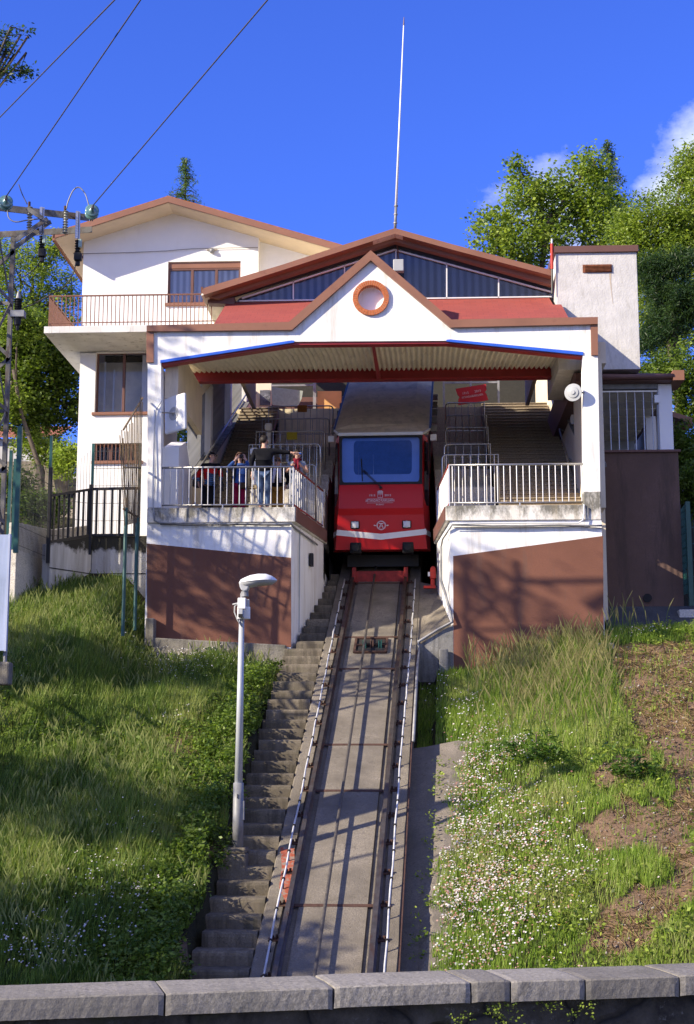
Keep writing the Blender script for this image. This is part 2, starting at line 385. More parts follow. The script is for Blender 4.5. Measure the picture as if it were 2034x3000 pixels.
# ================================================================= ground
def sstep(a, b, x):
    t = np.clip((x-a)/(b-a), 0, 1); return t*t*(3-2*t)
def vnoise(x, y, s=1.0, seed=0):
    v = 0
    r = np.random.default_rng(seed)
    for k in range(6):
        a = r.uniform(0, 2*PI); fq = s*(1.0+.9*k); p = r.uniform(0, 6)
        v = v+np.sin((x*math.cos(a)+y*math.sin(a))*fq+p+1.3*np.sin(fq*.7*(x*math.sin(a)-y*math.cos(a))+p))/(1+.6*k)
    return v/2.6
HB = GAUGE/2+.37
def ground(X, Y):
    X = np.asarray(X, float); Y = np.asarray(Y, float)
    T = TZ(Y); u = X-TX(Y)
    left = .12 + .25*sstep(-2.0, -3.2, u) - .62*sstep(26.5, 32.0, Y)*sstep(-7.0, -5.6, X) + .55*sstep(28.5, 34.2, Y)*sstep(-5.6, -7.0, X)
    hollow = sstep(28.2, 29.0, Y)
    chan = -.55
    right = -.40+.42*sstep(1.6, 5.0, u)
    right = right*(1-hollow)*1.0 + hollow*(-.62+.60*sstep(2.2, 5.6, u)) + .1*sstep(5,9,u)
    right = np.where(u < 1.45, -.72-.2*hollow, right)
    off = np.where(u < 0, left, right)
    z = T+off + np.where(np.abs(u) > 2.2, .09*vnoise(X, Y, 1.6, 3)+.045*vnoise(X, Y, 5, 4), 0)
    z = np.where(np.abs(u) < HB+.85*(u < 0), T-.75, z)
    z = np.where((u > HB-.05) & (u < 1.22+.52*np.clip(Y-20,0,9)/8) & (Y < 29.0), T-.8, z)
    st = (X > -5.75) & (X < 4.15) & (Y > 32.95)
    backl = 5.05+.28*np.clip(Y-34.6, 0, 4)+.3*np.clip(Y-38, 0, 60)
    z = np.where((X <= -5.75) & (Y > 34.55), backl, z)
    rb = 2.96+.53*np.clip(Y-33.5,0,1.3)+.5*np.clip(Y-36.2, 0, 60)
    rt = sstep(32.9, 33.9, Y)
    z = np.where((X >= 4.15) & (Y > 32.9), z*(1-rt)+rb*rt, z)
    z = np.where(st, T-1.6, z)
    z = np.where((X > -5.75) & (X < 4.15) & (Y > 50), 10.5, z)
    z = np.minimum(z, 10.5)
    far = -14+0*z
    z = np.where(Y < 13, np.maximum(TZ(np.minimum(Y, 13))-.6, -8.2), z)
    yw = 9.6+(X+2.26)*.27+.3
    z = np.where(Y < yw, -2.9, z)
    return z
def gz(x, y): return float(ground(x, y))
xs = np.concatenate([np.array([-400,-200,-120,-80,-50,-35,-27,-22]), np.arange(-18, -8, .5), np.arange(-8, 9, .11), np.arange(9, 18, .5), np.array([20,24,30,40,60,90,150,250,400])])
ys = np.concatenate([np.array([-300,-100,-30,-5,0,4]), np.arange(7, 14, .12), np.arange(14, 37, .11), np.arange(37, 52, .5), np.array([54,58,64,72,85,100,140,200,300,500])])
XX, YY = np.meshgrid(xs, ys); ZZ = ground(XX, YY)
V = np.stack([XX, YY, ZZ], -1).reshape(-1, 3); nx, ny = len(xs), len(ys)
ii = (np.arange(ny-1)[:,None]*nx+np.arange(nx-1)[None,:]).ravel()
Fq = np.stack([ii, ii+1, ii+nx+1, ii+nx], -1)
# vectorised projection, used to lay soil and plants where the photograph has them
RMn = np.array(RMI)
def projn(P):
    q = P @ RMn.T; return CX+F*q[:,0]/-q[:,2], CY-F*q[:,1]/-q[:,2]
def inpoly(x, y, poly):
    c = np.zeros(len(x), bool); n = len(poly)
    for i in range(n):
        x1, y1 = poly[i]; x2, y2 = poly[(i+1)%n]
        k = ((y1 > y) != (y2 > y)) & (x < (x2-x1)*(y-y1)/((y2-y1) or 1e-9)+x1); c ^= k
    return c
DIRT = [[(1790,1905),(2034,1860),(2120,2200),(2034,2260),(1880,2190),(1850,2100),(1790,2040)],
        [(1930,2200),(2120,2180),(2120,2420),(2000,2400)],[(1900,2420),(2034,2400),(2034,2600),(1960,2600)],
        [(1740,2250),(1880,2200),(1900,2290),(1760,2330)],
        [(1690,2440),(1790,2360),(2034,2330),(2034,2420),(1820,2500),(1730,2500)],
        [(1700,2790),(1760,2680),(1860,2600),(2034,2570),(2034,2640),(1930,2700),(1850,2790)],
        [(470,2200),(700,2000),(700,2120),(600,2330),(560,2320)],
        [(560,2480),(650,2330),(660,2440),(600,2560)],[(420,2760),(560,2740),(560,2850),(400,2850)]]
def dirtmask(P):
    px, py = projn(P); px = px+30*vnoise(P[:,0], P[:,1], 3, 8)+16*vnoise(P[:,0],P[:,1],11,18); py = py+26*vnoise(P[:,0], P[:,1], 3, 9)+12*vnoise(P[:,0],P[:,1],11,19)
    d = np.zeros(len(P), bool)
    for p in DIRT: d |= inpoly(px, py, p)
    return d
dm = dirtmask(V)[:,None]
asph = ((V[:,0] > 4.1) & (V[:,1] > 33.2) & (V[:,1] < 37))[:,None]
tc = np.where(dm, np.array([[.27,.175,.11]]), np.array([[.045,.042,.02]]))
tc = np.where((V[:,1] < 12)[:,None], np.array([[.12,.12,.12]]), tc)
g = fastmesh('ground', V, Fq, m['soil'], col=tc, smooth=True); struct(g)

# ================================================================= foreground parapet wall
PL, PR = at(0, 2922, 9.6), at(2034, 2842, 10.9)
wd = Vector((PR.x-PL.x, PR.y-PL.y, 0)).normalized(); wnr = Vector((-wd.y, wd.x, 0))
wz = PL.z
def wall_at(px):   # parameter along the wall for a pixel column
    d = ray(px, 2880); det = d.x*(-wd.y)+wd.x*d.y
    t = (PL.x*(-wd.y)+wd.x*PL.y)/det; p = d*t; return (p-PL).dot(wd)
pw = thing('parapet_wall', 'dark stone parapet wall with pale coping slabs along the bottom of the picture', 'wall', (PL.x, PL.y, -2.9))
b = MB(); n = 120; a0, a1 = -6, 12
rows = 26; vs = []; fs = []
for i in range(n+1):
    for j in range(rows+1):
        s_ = a0+(a1-a0)*i/n; z_ = -9+(wz-.12+9)*j/rows
        p = PL+wd*s_+wnr*(.05+.02*random.uniform(-1,1)); vs.append((p.x, p.y, z_))
for i in range(n):
    for j in range(rows): k = i*(rows+1)+j; fs.append((k, k+rows+1, k+rows+2, k+1))
b.add(vs, fs)
q0, q1 = PL+wd*a0+wnr*.1, PL+wd*a1+wnr*.1
b.beam((*(q0+wnr*.2).xy, (-9+wz-.125)/2), (*(q1+wnr*.2).xy, (-9+wz-.125)/2), .38, wz-.125+9)
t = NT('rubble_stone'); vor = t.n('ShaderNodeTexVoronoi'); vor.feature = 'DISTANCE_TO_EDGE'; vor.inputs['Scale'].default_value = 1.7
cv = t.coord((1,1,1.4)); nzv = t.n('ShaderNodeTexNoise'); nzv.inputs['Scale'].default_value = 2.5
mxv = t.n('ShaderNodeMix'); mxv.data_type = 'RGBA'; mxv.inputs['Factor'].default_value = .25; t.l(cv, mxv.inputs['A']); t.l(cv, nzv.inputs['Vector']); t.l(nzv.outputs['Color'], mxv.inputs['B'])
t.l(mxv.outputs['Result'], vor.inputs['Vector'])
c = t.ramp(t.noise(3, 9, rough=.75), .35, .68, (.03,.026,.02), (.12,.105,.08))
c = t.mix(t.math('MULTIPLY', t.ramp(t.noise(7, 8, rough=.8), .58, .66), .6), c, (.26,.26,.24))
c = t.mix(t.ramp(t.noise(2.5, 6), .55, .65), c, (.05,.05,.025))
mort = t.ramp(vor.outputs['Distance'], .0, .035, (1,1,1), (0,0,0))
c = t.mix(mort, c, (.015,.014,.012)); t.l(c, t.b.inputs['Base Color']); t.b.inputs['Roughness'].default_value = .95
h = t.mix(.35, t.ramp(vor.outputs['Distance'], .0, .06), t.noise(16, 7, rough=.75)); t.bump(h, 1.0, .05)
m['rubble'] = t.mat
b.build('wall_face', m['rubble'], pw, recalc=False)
js = [a0]+[wall_at(x) for x in (-480, 10-250, 482, 974, 1374, 1490, 1708, 1983, 2500)]+[a1]
for k in range(len(js)-1):
    s0, s1 = js[k]+.006, js[k+1]-.006
    nb = max(4, int((s1-s0)/.035)); vs = []; prof = [(-.045,-.135),(-.05,-.07),(-.05,-.010),(-.040,.0),(.26,.004),(.53,.0),(.545,-.012),(.54,-.13)]
    dz = random.uniform(-.006,.006)
    for i in range(nb+1):
        sx = s0+(s1-s0)*i/nb
        e = .5 if i in (0, nb) else 1
        for (dn, dzp) in prof:
            r = .0016 if dn < .1 else .0014
            p = PL+wd*(sx+random.uniform(-.003,.003))+wnr*(dn+random.uniform(-r,r)+(.008 if e < 1 else 0))
            vs.append((p.x, p.y, wz+dz+dzp+random.uniform(-r,r)*(.6)-(.006 if e < 1 else 0)))
    K = len(prof); fs = []
    for i in range(nb):
        for j in range(K): fs.append((i*K+j, i*K+(j+1)%K, (i+1)*K+(j+1)%K, (i+1)*K+j))
    fs.append(tuple(range(K))); fs.append(tuple(nb*K+j for j in range(K)))
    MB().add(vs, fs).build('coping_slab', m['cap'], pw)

# ================================================================= track
YT0, YT1 = 13.2, 48.0
def tp(u, Y, dz=0): return Vector((TX(Y)+u, Y, TZ(Y)+dz))
nseg = 60
b = MB(); vs = []; fs = []
prof = [(-HB,-1.2),(-HB,-.05),(-HB+.02,-.03),(-GAUGE/2-.10,-.03),(-GAUGE/2-.09,-.075),(-GAUGE/2+.13,-.08),(-GAUGE/2+.14,-.035),(0,-.03),(GAUGE/2-.14,-.035),(GAUGE/2-.13,-.08),(GAUGE/2+.09,-.075),(GAUGE/2+.10,-.03),(HB-.02,-.03),(HB,-.05),(HB,-1.2)]
for i in range(nseg+1):
    Y = YT0+(YT1-YT0)*i/nseg
    for u, dz in prof: vs.append(tp(u, Y, dz-.06))
K = len(prof)
for i in range(nseg):
    for j in range(K-1): fs.append((i*K+j, i*K+j+1, (i+1)*K+j+1, (i+1)*K+j))
b.add(vs, fs); o = b.build('track_bed', m['bed'], recalc=False); struct(o)
tr = thing('railway_track', 'steep single funicular railway track with two dark steel rails on a concrete bed', 'railway track', tuple(tp(0, 20)))
for sgn in (-1, 1):
    u = sgn*GAUGE/2; b = MB(); rp = [(-.06,-.09),(-.06,-.078),(-.012,-.065),(-.012,.02),(-.035,.03),(-.035,.058),(.035,.058),(.035,.03),(.012,.02),(.012,-.065),(.06,-.078),(.06,-.09)]
    K = len(rp); vs = [tp(u+x, Y, z) for Y in (YT0, 47) for x, z in rp]
    b.add(vs, [(j, (j+1)%K, K+(j+1)%K, K+j) for j in range(K)]+[tuple(range(K)), tuple(range(2*K-1,K-1,-1))])
    b.build('rail', m['rail'], tr)
# steel sleepers: the first of each kind is copied along the bed
s0 = MB().beam(tp(-GAUGE/2, 0, -.092), tp(GAUGE/2, 0, -.092), .075, .012, up=(0,-SL,1)).build('sleeper', m['rust'], tr)
CL=[]
for sg in (-1, 1):
    for k in (sg,):
        cl = MB(); CL.append(cl); c = tp(sg*GAUGE/2+k*.13, 0, -.075); cl.beam(c+Vector((-.08,0,-.01)), c+Vector((.08,0,-.01)), .09, .02, up=(0,-SL,1))
        cl.lathe(c+Vector((k*.02,-.01,0)), (0,-.2,1), [(0,.028),(.05,.028)], 6); cl.lathe(c+Vector((-k*.04,.02,0)), (0,-.2,1), [(0,.02),(.06,.02)], 6)
CL = [c.build('rail_clip', m['rust'], tr) for c in CL]
first = True
Ys = np.arange(14.2, 37, .86)
for i, Y in enumerate(Ys):
    offv = tp(0, Y)-tp(0, 0)
    for cl0 in CL:
        if i == 0: cl0.location = offv
        else: c = cl0.copy(); COL.objects.link(c); c.location = offv
    if i == 0: s0.location = offv
    elif i % 2 == 0 and i % 3: c = s0.copy(); COL.objects.link(c); c.location = offv
# haul cable, a little left of the middle
c0, c1 = ontr(925.5, 2837, .08), ontr(1104, 1643, .08)
cdv = (c1-c0)/(c1.y-c0.y)
o = MB().tube([c0+cdv*(YT0-c0.y), c1+cdv*5], .026, 8).build('haul_cable', m['cable']); tag(o, 'dark greased steel haul cable running up the middle of the track', 'cable')
def conduit(pts, side, label):
    e = thing('cable_conduit', label, 'conduit', tuple(pts[0]), 'white conduits clipped beside the rails')
    # smooth polyline
    P = []
    for i in range(len(pts)-1):
        for k in range(10): 
            q = pts[i].lerp(pts[i+1], k/10); P.append(q+Vector((.008*math.sin(7*q.y), 0, .006*math.sin(5*q.y+1))))
    P.append(pts[-1])
    MB().tube(P, .016, 8).build('pipe', M('worn_conduit',(.55,.55,.55),.4,.25,6), e, smooth=True)
    cb = None; Lc = (P[-1]-P[0]).length; k = 0
    for Y in np.arange(P[0].y+.3, P[-1].y, .78):
        for i in range(len(P)-1):
            if P[i].y <= Y <= P[i+1].y: q = P[i].lerp(P[i+1], (Y-P[i].y)/(P[i+1].y-P[i].y)); break
        if cb is None:
            mb = MB(); mb.lathe((0,0,0), TDIR, [(-.018,.03),(.018,.03)], 8); mb.beam((0,0,-.02), (side*.0,0,-.18), .018, .018); mb.beam((0,0,-.17), (side*.06,0,-.17), .02, .02)
            cb = mb.build('clip', m['blackm'], e); cb.location = q; cc = cb
        else:
            cc = cb.copy(); COL.objects.link(cc); cc.location = q
    return e
conduit([ontr(763,2900,.06), ontr(774,2845,.06), ontr(908,2200,.06), ontr(978,1850,.06), ontr(1010,1697,.06)], -1, 'white conduit clipped to the concrete on the stair side of the track')
conduit([ontr(1118,2900,.06), ontr(1128,2828,.06), ontr(1175.6,2200,.06), ontr(1203,1900,.06), ontr(1217,1697,.06)], 1, 'white conduit clipped to the concrete on the drain side of the track')
o = MB().beam(tp(HB+.012, 14, -.10), tp(HB+.012, 32.4, -.10), .02, .09, up=(0,-SL,1)).build('edge_angle', m['rust']); tag(o, 'long rusty steel angle along the right edge of the track bed', 'steel angle')
# greasy drip line under the cable
gv=[];gf=[];n_=260
for i in range(n_+1):
    Y=13.5+(37-13.5)*i/n_; u=.17+.012*math.sin(Y*3)+random.uniform(-.012,.012); w__=random.uniform(.006,.028) if random.random()>.12 else .002
    gv += [tp(u-w__,Y,-.093),tp(u+w__,Y,-.093)]
for i in range(n_): gf.append((2*i,2*i+1,2*i+3,2*i+2))
o = MB().add(gv,gf).build('grease_line', M('grease',(.07,.05,.04),.8,.4,9), recalc=False); struct(o)
# red lichen-like paint patch on the bed beside the rail
pp = [ontr(*q, -.083) for q in ((822,2482),(862,2486),(866,2560),(845,2660),(818,2600),(826,2540))]
o = MB().add(pp, [tuple(range(6))]).build('paint_patch', M('faded_red', (.36,.09,.05), .9, .3, 9, dirt=(.25,.2,.17), dk=.5, dw=.08, ds=(9,9,9))); struct(o)
# rope pulley set in a pit
pc = ontr(1087, 1893, -.085)
pe = thing('rope_pulley', 'three green grooved rope pulleys in a rusty steel pit between the rails', 'pulley', tuple(pc))
ax = Vector((1,0,0)); up = Vector((0,-SL,1)).normalized()
mb = MB(); 
for dy in (-.42,.42): mb.beam(pc+ax*-.34+TDIR*dy+up*.02, pc+ax*.34+TDIR*dy+up*.02, .05, .05, up=up)

for dx in (-.34,.34): mb.beam(pc+ax*dx-TDIR*.42+up*.02, pc+ax*dx+TDIR*.42+up*.02, .05, .05, up=up)
mb.build('pit_frame', m['rust'], pe)
MB().beam(pc-TDIR*.40+up*.004, pc+TDIR*.40+up*.004, .60, .012, up=up).build('pit', m['dark'], pe)
mb = MB()
for dx in (-.14,.02,.2):
    mb = MB(); mb.lathe(pc+ax*(dx-.035)+up*-.03, (1,0,0), [(0,.17),(.02,.17),(.03,.13),(.045,.13),(.055,.17),(.075,.17)], 20)
    mb.build('pulley_wheel', [m['green'] if dx != .02 else m['rust']], pe)
MB().beam(pc+ax*-.30+up*.02, pc+ax*.34+up*.02, .05, .05, up=up).build('axle', m['rust'], pe)
# red buffer beam at the top of the visible bed
bc = (ontr(1046,1697)+ontr(1186,1697))/2
be = thing('buffer_beam', 'red steel buffer beam across the track below the parked car', 'buffer', tuple(bc))
m['redbuf'] = M('worn_red_paint', (.30,.025,.02), .55, .35, 7)
MB().box(bc.x-.62, bc.x+.60, bc.y+.1, bc.y+.22, bc.z-.06, bc.z+.22).build('cross_plate', m['redbuf'], be, bevel=.01)
mb = MB()
for dx in (-.66, .62):
    MB().box(bc.x+dx-.05, bc.x+dx+.05, bc.y, bc.y+.3, bc.z-.06, bc.z+.30).build('side_bracket', m['redbuf'], be, bevel=.01)
sc_ = at(1268, 1720, 35.6)
se = thing('track_switch', 'small bright red track device with a white face on the right apron', 'track device', tuple(sc_))
MB().box(sc_.x-.22, sc_.x+.07, sc_.y-.05, sc_.y+.1, sc_.z-.03, sc_.z+.03).box(sc_.x-.05, sc_.x+.05, sc_.y-.02, sc_.y+.06, sc_.z+.03, sc_.z+.2).build('base', m['redplain'], se, bevel=.008)
MB().box(sc_.x-.06, sc_.x+.08, sc_.y-.06, sc_.y+.08, sc_.z+.2, sc_.z+.44).lathe((sc_.x+.01, sc_.y+.08, sc_.z+.44), (0,-1,0), [(0,.06),(.13,.06)], 12).build('housing', m['redplain'], se, bevel=.01)
MB().box(sc_.x-.11, sc_.x-.062, sc_.y-.04, sc_.y+.02, sc_.z+.26, sc_.z+.36).build('reflector', m['whitep'], se)

# ================================================================= track-side stairs
st = thing('track_stairs', 'long flight of worn grey concrete steps climbing beside the railway track', 'stairs', tuple(tp(-HB-.4, 16)))
PITCHY = .43; u1 = -HB-.01
Yk = 13.4; k = 0
while Yk < 37.4:
    z1 = TZ(Yk)-.02+random.uniform(-.01,.01)
    uL = -HB-.83+random.uniform(-.04,.03)+(.10 if Yk < 22 else 0)*0
    if Yk > YF-.3: uL = max(uL, at(864,1700,YF).x+.12*(Yk-YF)+.02-TX(Yk))
    vs = []; pr = [(0,-.5),(0,.135),(.012,.175),(.035,.196),(.07,.203),(PITCHY+.1,.203),(PITCHY+.1,-.5)]
    mb = MB(); x0, x1 = TX(Yk)+uL, TX(Yk)+u1; nn = 8
    for i in range(nn+1):
        x = x0+(x1-x0)*i/nn; j = random.uniform(-.003,.003)
        for (dy, dz) in pr: vs.append((x, Yk+dy+(j if dz > 0 else 0), z1-.203+dz+(random.uniform(-.002,.002) if dz > 0 else 0)))
    K = len(pr); fs = [(i*K+a, i*K+(a+1)%K, (i+1)*K+(a+1)%K, (i+1)*K+a) for i in range(nn) for a in range(K)]+[tuple(range(K)), tuple(nn*K+a for a in range(K))]
    mb.add(vs, fs).build('step', m['step'], st)
    Yk += PITCHY; k += 1

# ================================================================= drain on the right, apron and its wall
vs = []; fs = []; nn = 200
for i in range(nn+1):
    Y = 13.3+(28.7-13.3)*i/nn
    ur = 1.32+.60*max(0,Y-20)/8+.05*math.sin(Y*2.3)+.03*math.sin(Y*6.1)+random.uniform(-.03,.03)
    for u, dz in ((HB, -.50), (HB+.25, -.46), (ur-.12, -.37), (ur+.22, -.37), (ur+.3,-.8)):
        vs.append(tp(u, Y, dz+.012*math.sin(Y*3+u*5)))
for i in range(nn):
    for j in range(4): fs.append((i*5+j, i*5+j+1, i*5+j+6, i*5+j+5))
o = MB().add(vs, fs).build('drain_channel', m['drain'], recalc=False); struct(o)
# apron: same level as the bed at its left side, meeting the foot of the right platform
a_, b_, c_, d_ = tp(HB-.004, 32.75, -.086), at(1327, 1822, YF+.02), at(1290, 1700, 36.2), tp(HB-.004, 36.6, -.086)
c_.z = TZ(36.2)-.05
o = MB().add([a_, b_, c_, d_]+[Vector((p.x, p.y, p.z-3)) for p in (a_, b_, c_, d_)], [(0,1,2,3),(0,4,5,1),(1,5,6,2),(3,2,6,7)]).build('apron', m['drain'], recalc=False); struct(o)
e = thing('apron_wall', 'dark stained concrete retaining wall below the right edge of the track', 'wall', (a_.x, a_.y, a_.z-1.5))
MB().add([a_+Vector((0,-.03,-.06)), b_+Vector((0,-.03,-.06)), b_+Vector((0,-.03,-3)), a_+Vector((0,-.03,-3)), a_+Vector((0,.1,-.06)), b_+Vector((0,.1,-.06)), b_+Vector((0,.1,-3)), a_+Vector((0,.1,-3))],
   [(0,1,2,3),(0,4,5,1),(4,7,6,5),(1,5,6,2),(0,3,7,4)]).build('wall_face', m['wallc'], e)
x_ = at(1295,1950,YF-.1); MB().box(x_.x-.06, x_.x+.14, YF-.22, YF-.04, x_.z-1.2, x_.z+.35).build('buttress', m['wallc'], e, bevel=.02)
pts = [at(1293,1600,YF+.6), at(1293,1700,YF+.5), at(1320,1790,YF-.06), at(1326,1822,YF-.1), a_.lerp(b_, .6)+Vector((0,-.08,.02)), a_+Vector((.03,-.08,.02)), a_+Vector((.05,-.12,-.1)), tp(HB+.04, 31.5, -.05), tp(HB+.04, 28, -.05)]
o = MB().tube(pts, .03, 8).build('drain_pipe', m['galv'], smooth=True); tag(o, 'grey pipe bending round the corner of the right platform down to the track edge', 'pipe')

# low kerb wall below the left platform
p0, p1 = at(444, 1868, YF-.25), at(838, 1890, YF-.25)
kb = thing('kerb_wall', 'low weathered concrete footing wall at the base of the left platform', 'wall', (p0.x, YF-.25, p0.z-.6))
MB().add([(p0.x,YF-.3,p0.z-1.3),(p1.x,YF-.3,p1.z-1.3),(p1.x,YF-.3,p1.z),(p0.x,YF-.3,p0.z),(p0.x,YF+.05,p0.z-1.3),(p1.x,YF+.05,p1.z-1.3),(p1.x,YF+.05,p1.z),(p0.x,YF+.05,p0.z)],
   [(0,1,2,3),(4,7,6,5),(3,2,6,7),(1,5,6,2),(0,3,7,4)]).build('footing', m['kerb'], kb, bevel=.02)
MB().box(p0.x-.12, p0.x+.06, YF-.33, YF+.0, p0.z-.2, p0.z+.42).build('end_block', m['kerb'], kb, bevel=.02)

# ================================================================= station building
S = thing('station_building', 'white and brown hillside funicular station with a pointed gable, brick ring and open platform hall', 'station', (-1, YF, 2.5))
ring_c = at(1087, 874, YF); 
def circ(c, r, n=40): return [(c.x+r*math.cos(2*PI*i/n), c.z+r*math.sin(2*PI*i/n)) for i in range(n)]
outer = xz([(432,1487),(433,962),(853,962),(1087,748),(1322,950),(1746,940),(1752,1050),(1760,1487),(1712,1487),(1708,1040),(1310,998),(860,1001),(472,1062),(472,1487)], YF)
MB().holed(outer, [circ(ring_c, .30)], YF, YF+.35).build('portal_wall', m['white'], S)
MB().prism(circ(ring_c, .33, 32), YF+.16, YF+.30).build('ring_recess', m['white'], S)
# brick ring
rb = MB()
for i in range(44):
    a = 2*PI*i/44; da = 2*PI/44*.42
    q = [(ring_c.x+r*math.cos(a+s), ring_c.z+r*math.sin(a+s)) for r, s in ((.297,-da),(.412+random.uniform(-.004,.004),-da),(.412,da),(.297,da))]
    rb.prism(q, YF-.06+random.uniform(-.004,.004), YF+.12)
o = rb.build('brick_ring', m['brick'], S)
mo = MB(); nn = 44; vs = []; fs = []
for i in range(nn):
    a = 2*PI*i/nn
    for r, y in ((.301,YF-.045),(.404,YF-.045),(.404,YF+.1),(.301,YF+.1)): vs.append((ring_c.x+r*math.cos(a), y, ring_c.z+r*math.sin(a)))
for i in range(nn):
    for j in range(4): fs.append((i*4+j, i*4+(j+1)%4, ((i+1)%nn)*4+(j+1)%4, ((i+1)%nn)*4+j))
mo.add(vs, fs).build('ring_mortar', m['mortar'], S)
# brown fascia: flat pieces and the raking bars
fo = xz([(430,953),(846.6,943),(1086.5,733),(1323,936),(1752,928.5),(1752,949),(1320,959),(1086.5,762),(855.5,966),(430,970.5)], YF-.1)
MB().prism(fo, YF-.1, YF+.42).build('fascia', m['fascia'], S)
for q in ([(429,970.5),(450,970),(450,1061),(429,1061)], [(1731,949.5),(1752,949),(1752.5,1040),(1733,1040)]):
    MB().prism(xz(q, YF-.05), YF-.05, YF+.5).build('corner_board', m['fascia'], S)
# blue strips and dark red edge trim along the opening
for q in ([(470,1055),(855,997),(862,998),(862,1003),(470,1063)], [(1308,995),(1320,994),(1709,1031),(1709,1040),(1308,1000)]):
    MB().prism(xz(q, YF-.02), YF-.02, YF+.03).build('blue_trim', m['blue'], S)
q = [(474,1066),(862,1006),(1308,1003),(1706,1043),(1706,1049),(1308,1009),(862,1013),(474,1073)]
MB().prism(xz([(x,y-3) for x,y in q], YF+.04), YF+.04, YF+.3).build('edge_trim', m['redsteel'], S)
# corrugated ceiling
fr = [at(474,1066,YF+.34), at(862,1007,YF+.34), at(1308,1004,YF+.34), at(1708,1044,YF+.34)]
bz = at(1100,1084,36.4).z; bxl, bxr = -5.63, 3.72
X0, X1 = fr[0].x, fr[3].x; NXc = 75*8; vs = []; fs = []
fx = [p.x for p in fr]; fz = [p.z for p in fr]
for i in range(NXc+1):
    x = X0+(X1-X0)*i/NXc; zf = float(np.interp(x, fx, fz)); c = .028*math.cos(2*PI*(x-X0)/.1265)
    xb = bxl+(bxr-bxl)*i/NXc
    vs.append((x, YF+.34, zf+c)); vs.append(((x+xb)/2, 34.6, zf*.35+bz*.65+c)); vs.append((xb, 36.4, bz+c))
for i in range(NXc):
    for j in range(2): fs.append((i*3+j, (i+1)*3+j, (i+1)*3+j+1, i*3+j+1))
MB().add(vs, fs).build('corrugated_ceiling', m['corr'], S, smooth=True, recalc=False)
MB().box(-5.9, 4.0, YF+.45, 36.9, bz+.12, bz+.2).build('canopy_deck', m['fascia2'], S)
# I-beam across the back and the middle rib
bt = at(1100,1083,36.5).z; bb = at(1100,1117,36.5).z
MB().box(-5.63,3.76,36.42,36.44,bb+.02,bt-.02).box(-5.63,3.76,36.3,36.56,bt-.025,bt).box(-5.63,3.76,36.28,36.58,bb,bb+.03).build('cross_beam', m['redsteel'], S)
MB().add([at(1089,1001,YF+.4),at(1097,1001,YF+.4),at(1115,1100,36.3),at(1104,1100,36.3),at(1089,1008,YF+.4),at(1097,1008,YF+.4),at(1115,1112,36.3),at(1104,1112,36.3)],
   [(0,1,2,3),(4,7,6,5),(0,4,5,1),(1,5,6,2),(2,6,7,3),(3,7,4,0)]).build('middle_rib', m['redsteel'], S)
# shingled lean-to roof above the canopy
Yg = 35.25; zs0, zs1 = at(1000,944,33.0).z, at(1000,881,Yg).z
xa, xb = at(627,946,33.0).x, at(1668,930,33.0).x
xc = at(1655,888,34.5).x; ys_ = 34.5; zst = zs0+(zs1-zs0)*(ys_-33)/(Yg-33)
vs = [(xa,33.0,zs0),(xb,33.0,zs0),(xb-.02,ys_,zst),(xc-.28,ys_,zst),(xc-.3,Yg,zs1),(xa,Yg,zs1)]
vs2 = [(x,y,z-.12) for x,y,z in vs]
MB().add(vs+vs2, [(0,1,2,3,4,5),(6,11,10,9,8,7)]+[(i,(i+1)%6,(i+1)%6+6,i+6) for i in range(6)]).build('shingle_roof', m['shingle'], S)
MB().box(-5.95,4.03,YF+.36,33.05,at(1000,966,YF).z-.1,at(1000,950,YF).z).box(-5.95,xa,34,36.9,9.86,9.95).box(xb,4.03,34,34.5,9.86,9.95).build('flat_roof', m['fascia2'], S)
# pediment body running back into the roof
MB().prism(xz([(870,945),(1086.5,752),(1305,938)], YF), YF+.36, 35.0).build('pediment_roof', m['shingle'], S)
# clerestory: glass wall with white frames below the big gable
Yg = 35.25
gl = xz([(702,882),(711,874),(1046,766.6),(1157,731),(1309,770),(1617,856),(1617,870)], Yg)
MB().prism(xz([(690,884),(700,872),(1157,724),(1625,850),(1625,871)], Yg), Yg+.06, Yg+.12).build('blind_panel', m['blind'], S)
gw = MB().prism(gl, Yg, Yg+.008).build('clerestory_glass', glass('clerestory_pane', (.85,.87,.9), .02, (.55,.56,.6)), S)
fm = MB()
def frame_line(p, q, Y, w_, mb, d=.06):
    a, b2 = at(*p, Y), at(*q, Y); mb.beam((a.x,Y-.01,a.z), (b2.x,Y-.01,b2.z), d, w_, up=(0,0,1) if abs(a.x-b2.x) > abs(a.z-b2.z) else (1,0,0))
frame_line((709,875),(1157,733),Yg,.035,fm); frame_line((1157,733),(1615,856),Yg,.035,fm); frame_line((702,883),(1617,870),Yg,.03,fm)
fm.build('clerestory_frame', m['whitep'], S)
for x, y0, y1 in ((860,826,881),(1010,780,879),(1160,735,878),(1309,773,875),(1461,814,873)):
    mb = MB(); frame_line((x,y0),(x,y1),Yg,.03,mb); mb.build('mullion', m['whitep'], S)
MB().prism(xz([(640,884),(700,866),(1157,724),(1625,852),(1625,800),(1157,680),(600,850)], Yg), Yg+.02, Yg+.055).build('head_band', M('dark_steel_band', (.05,.06,.075), .5), S)
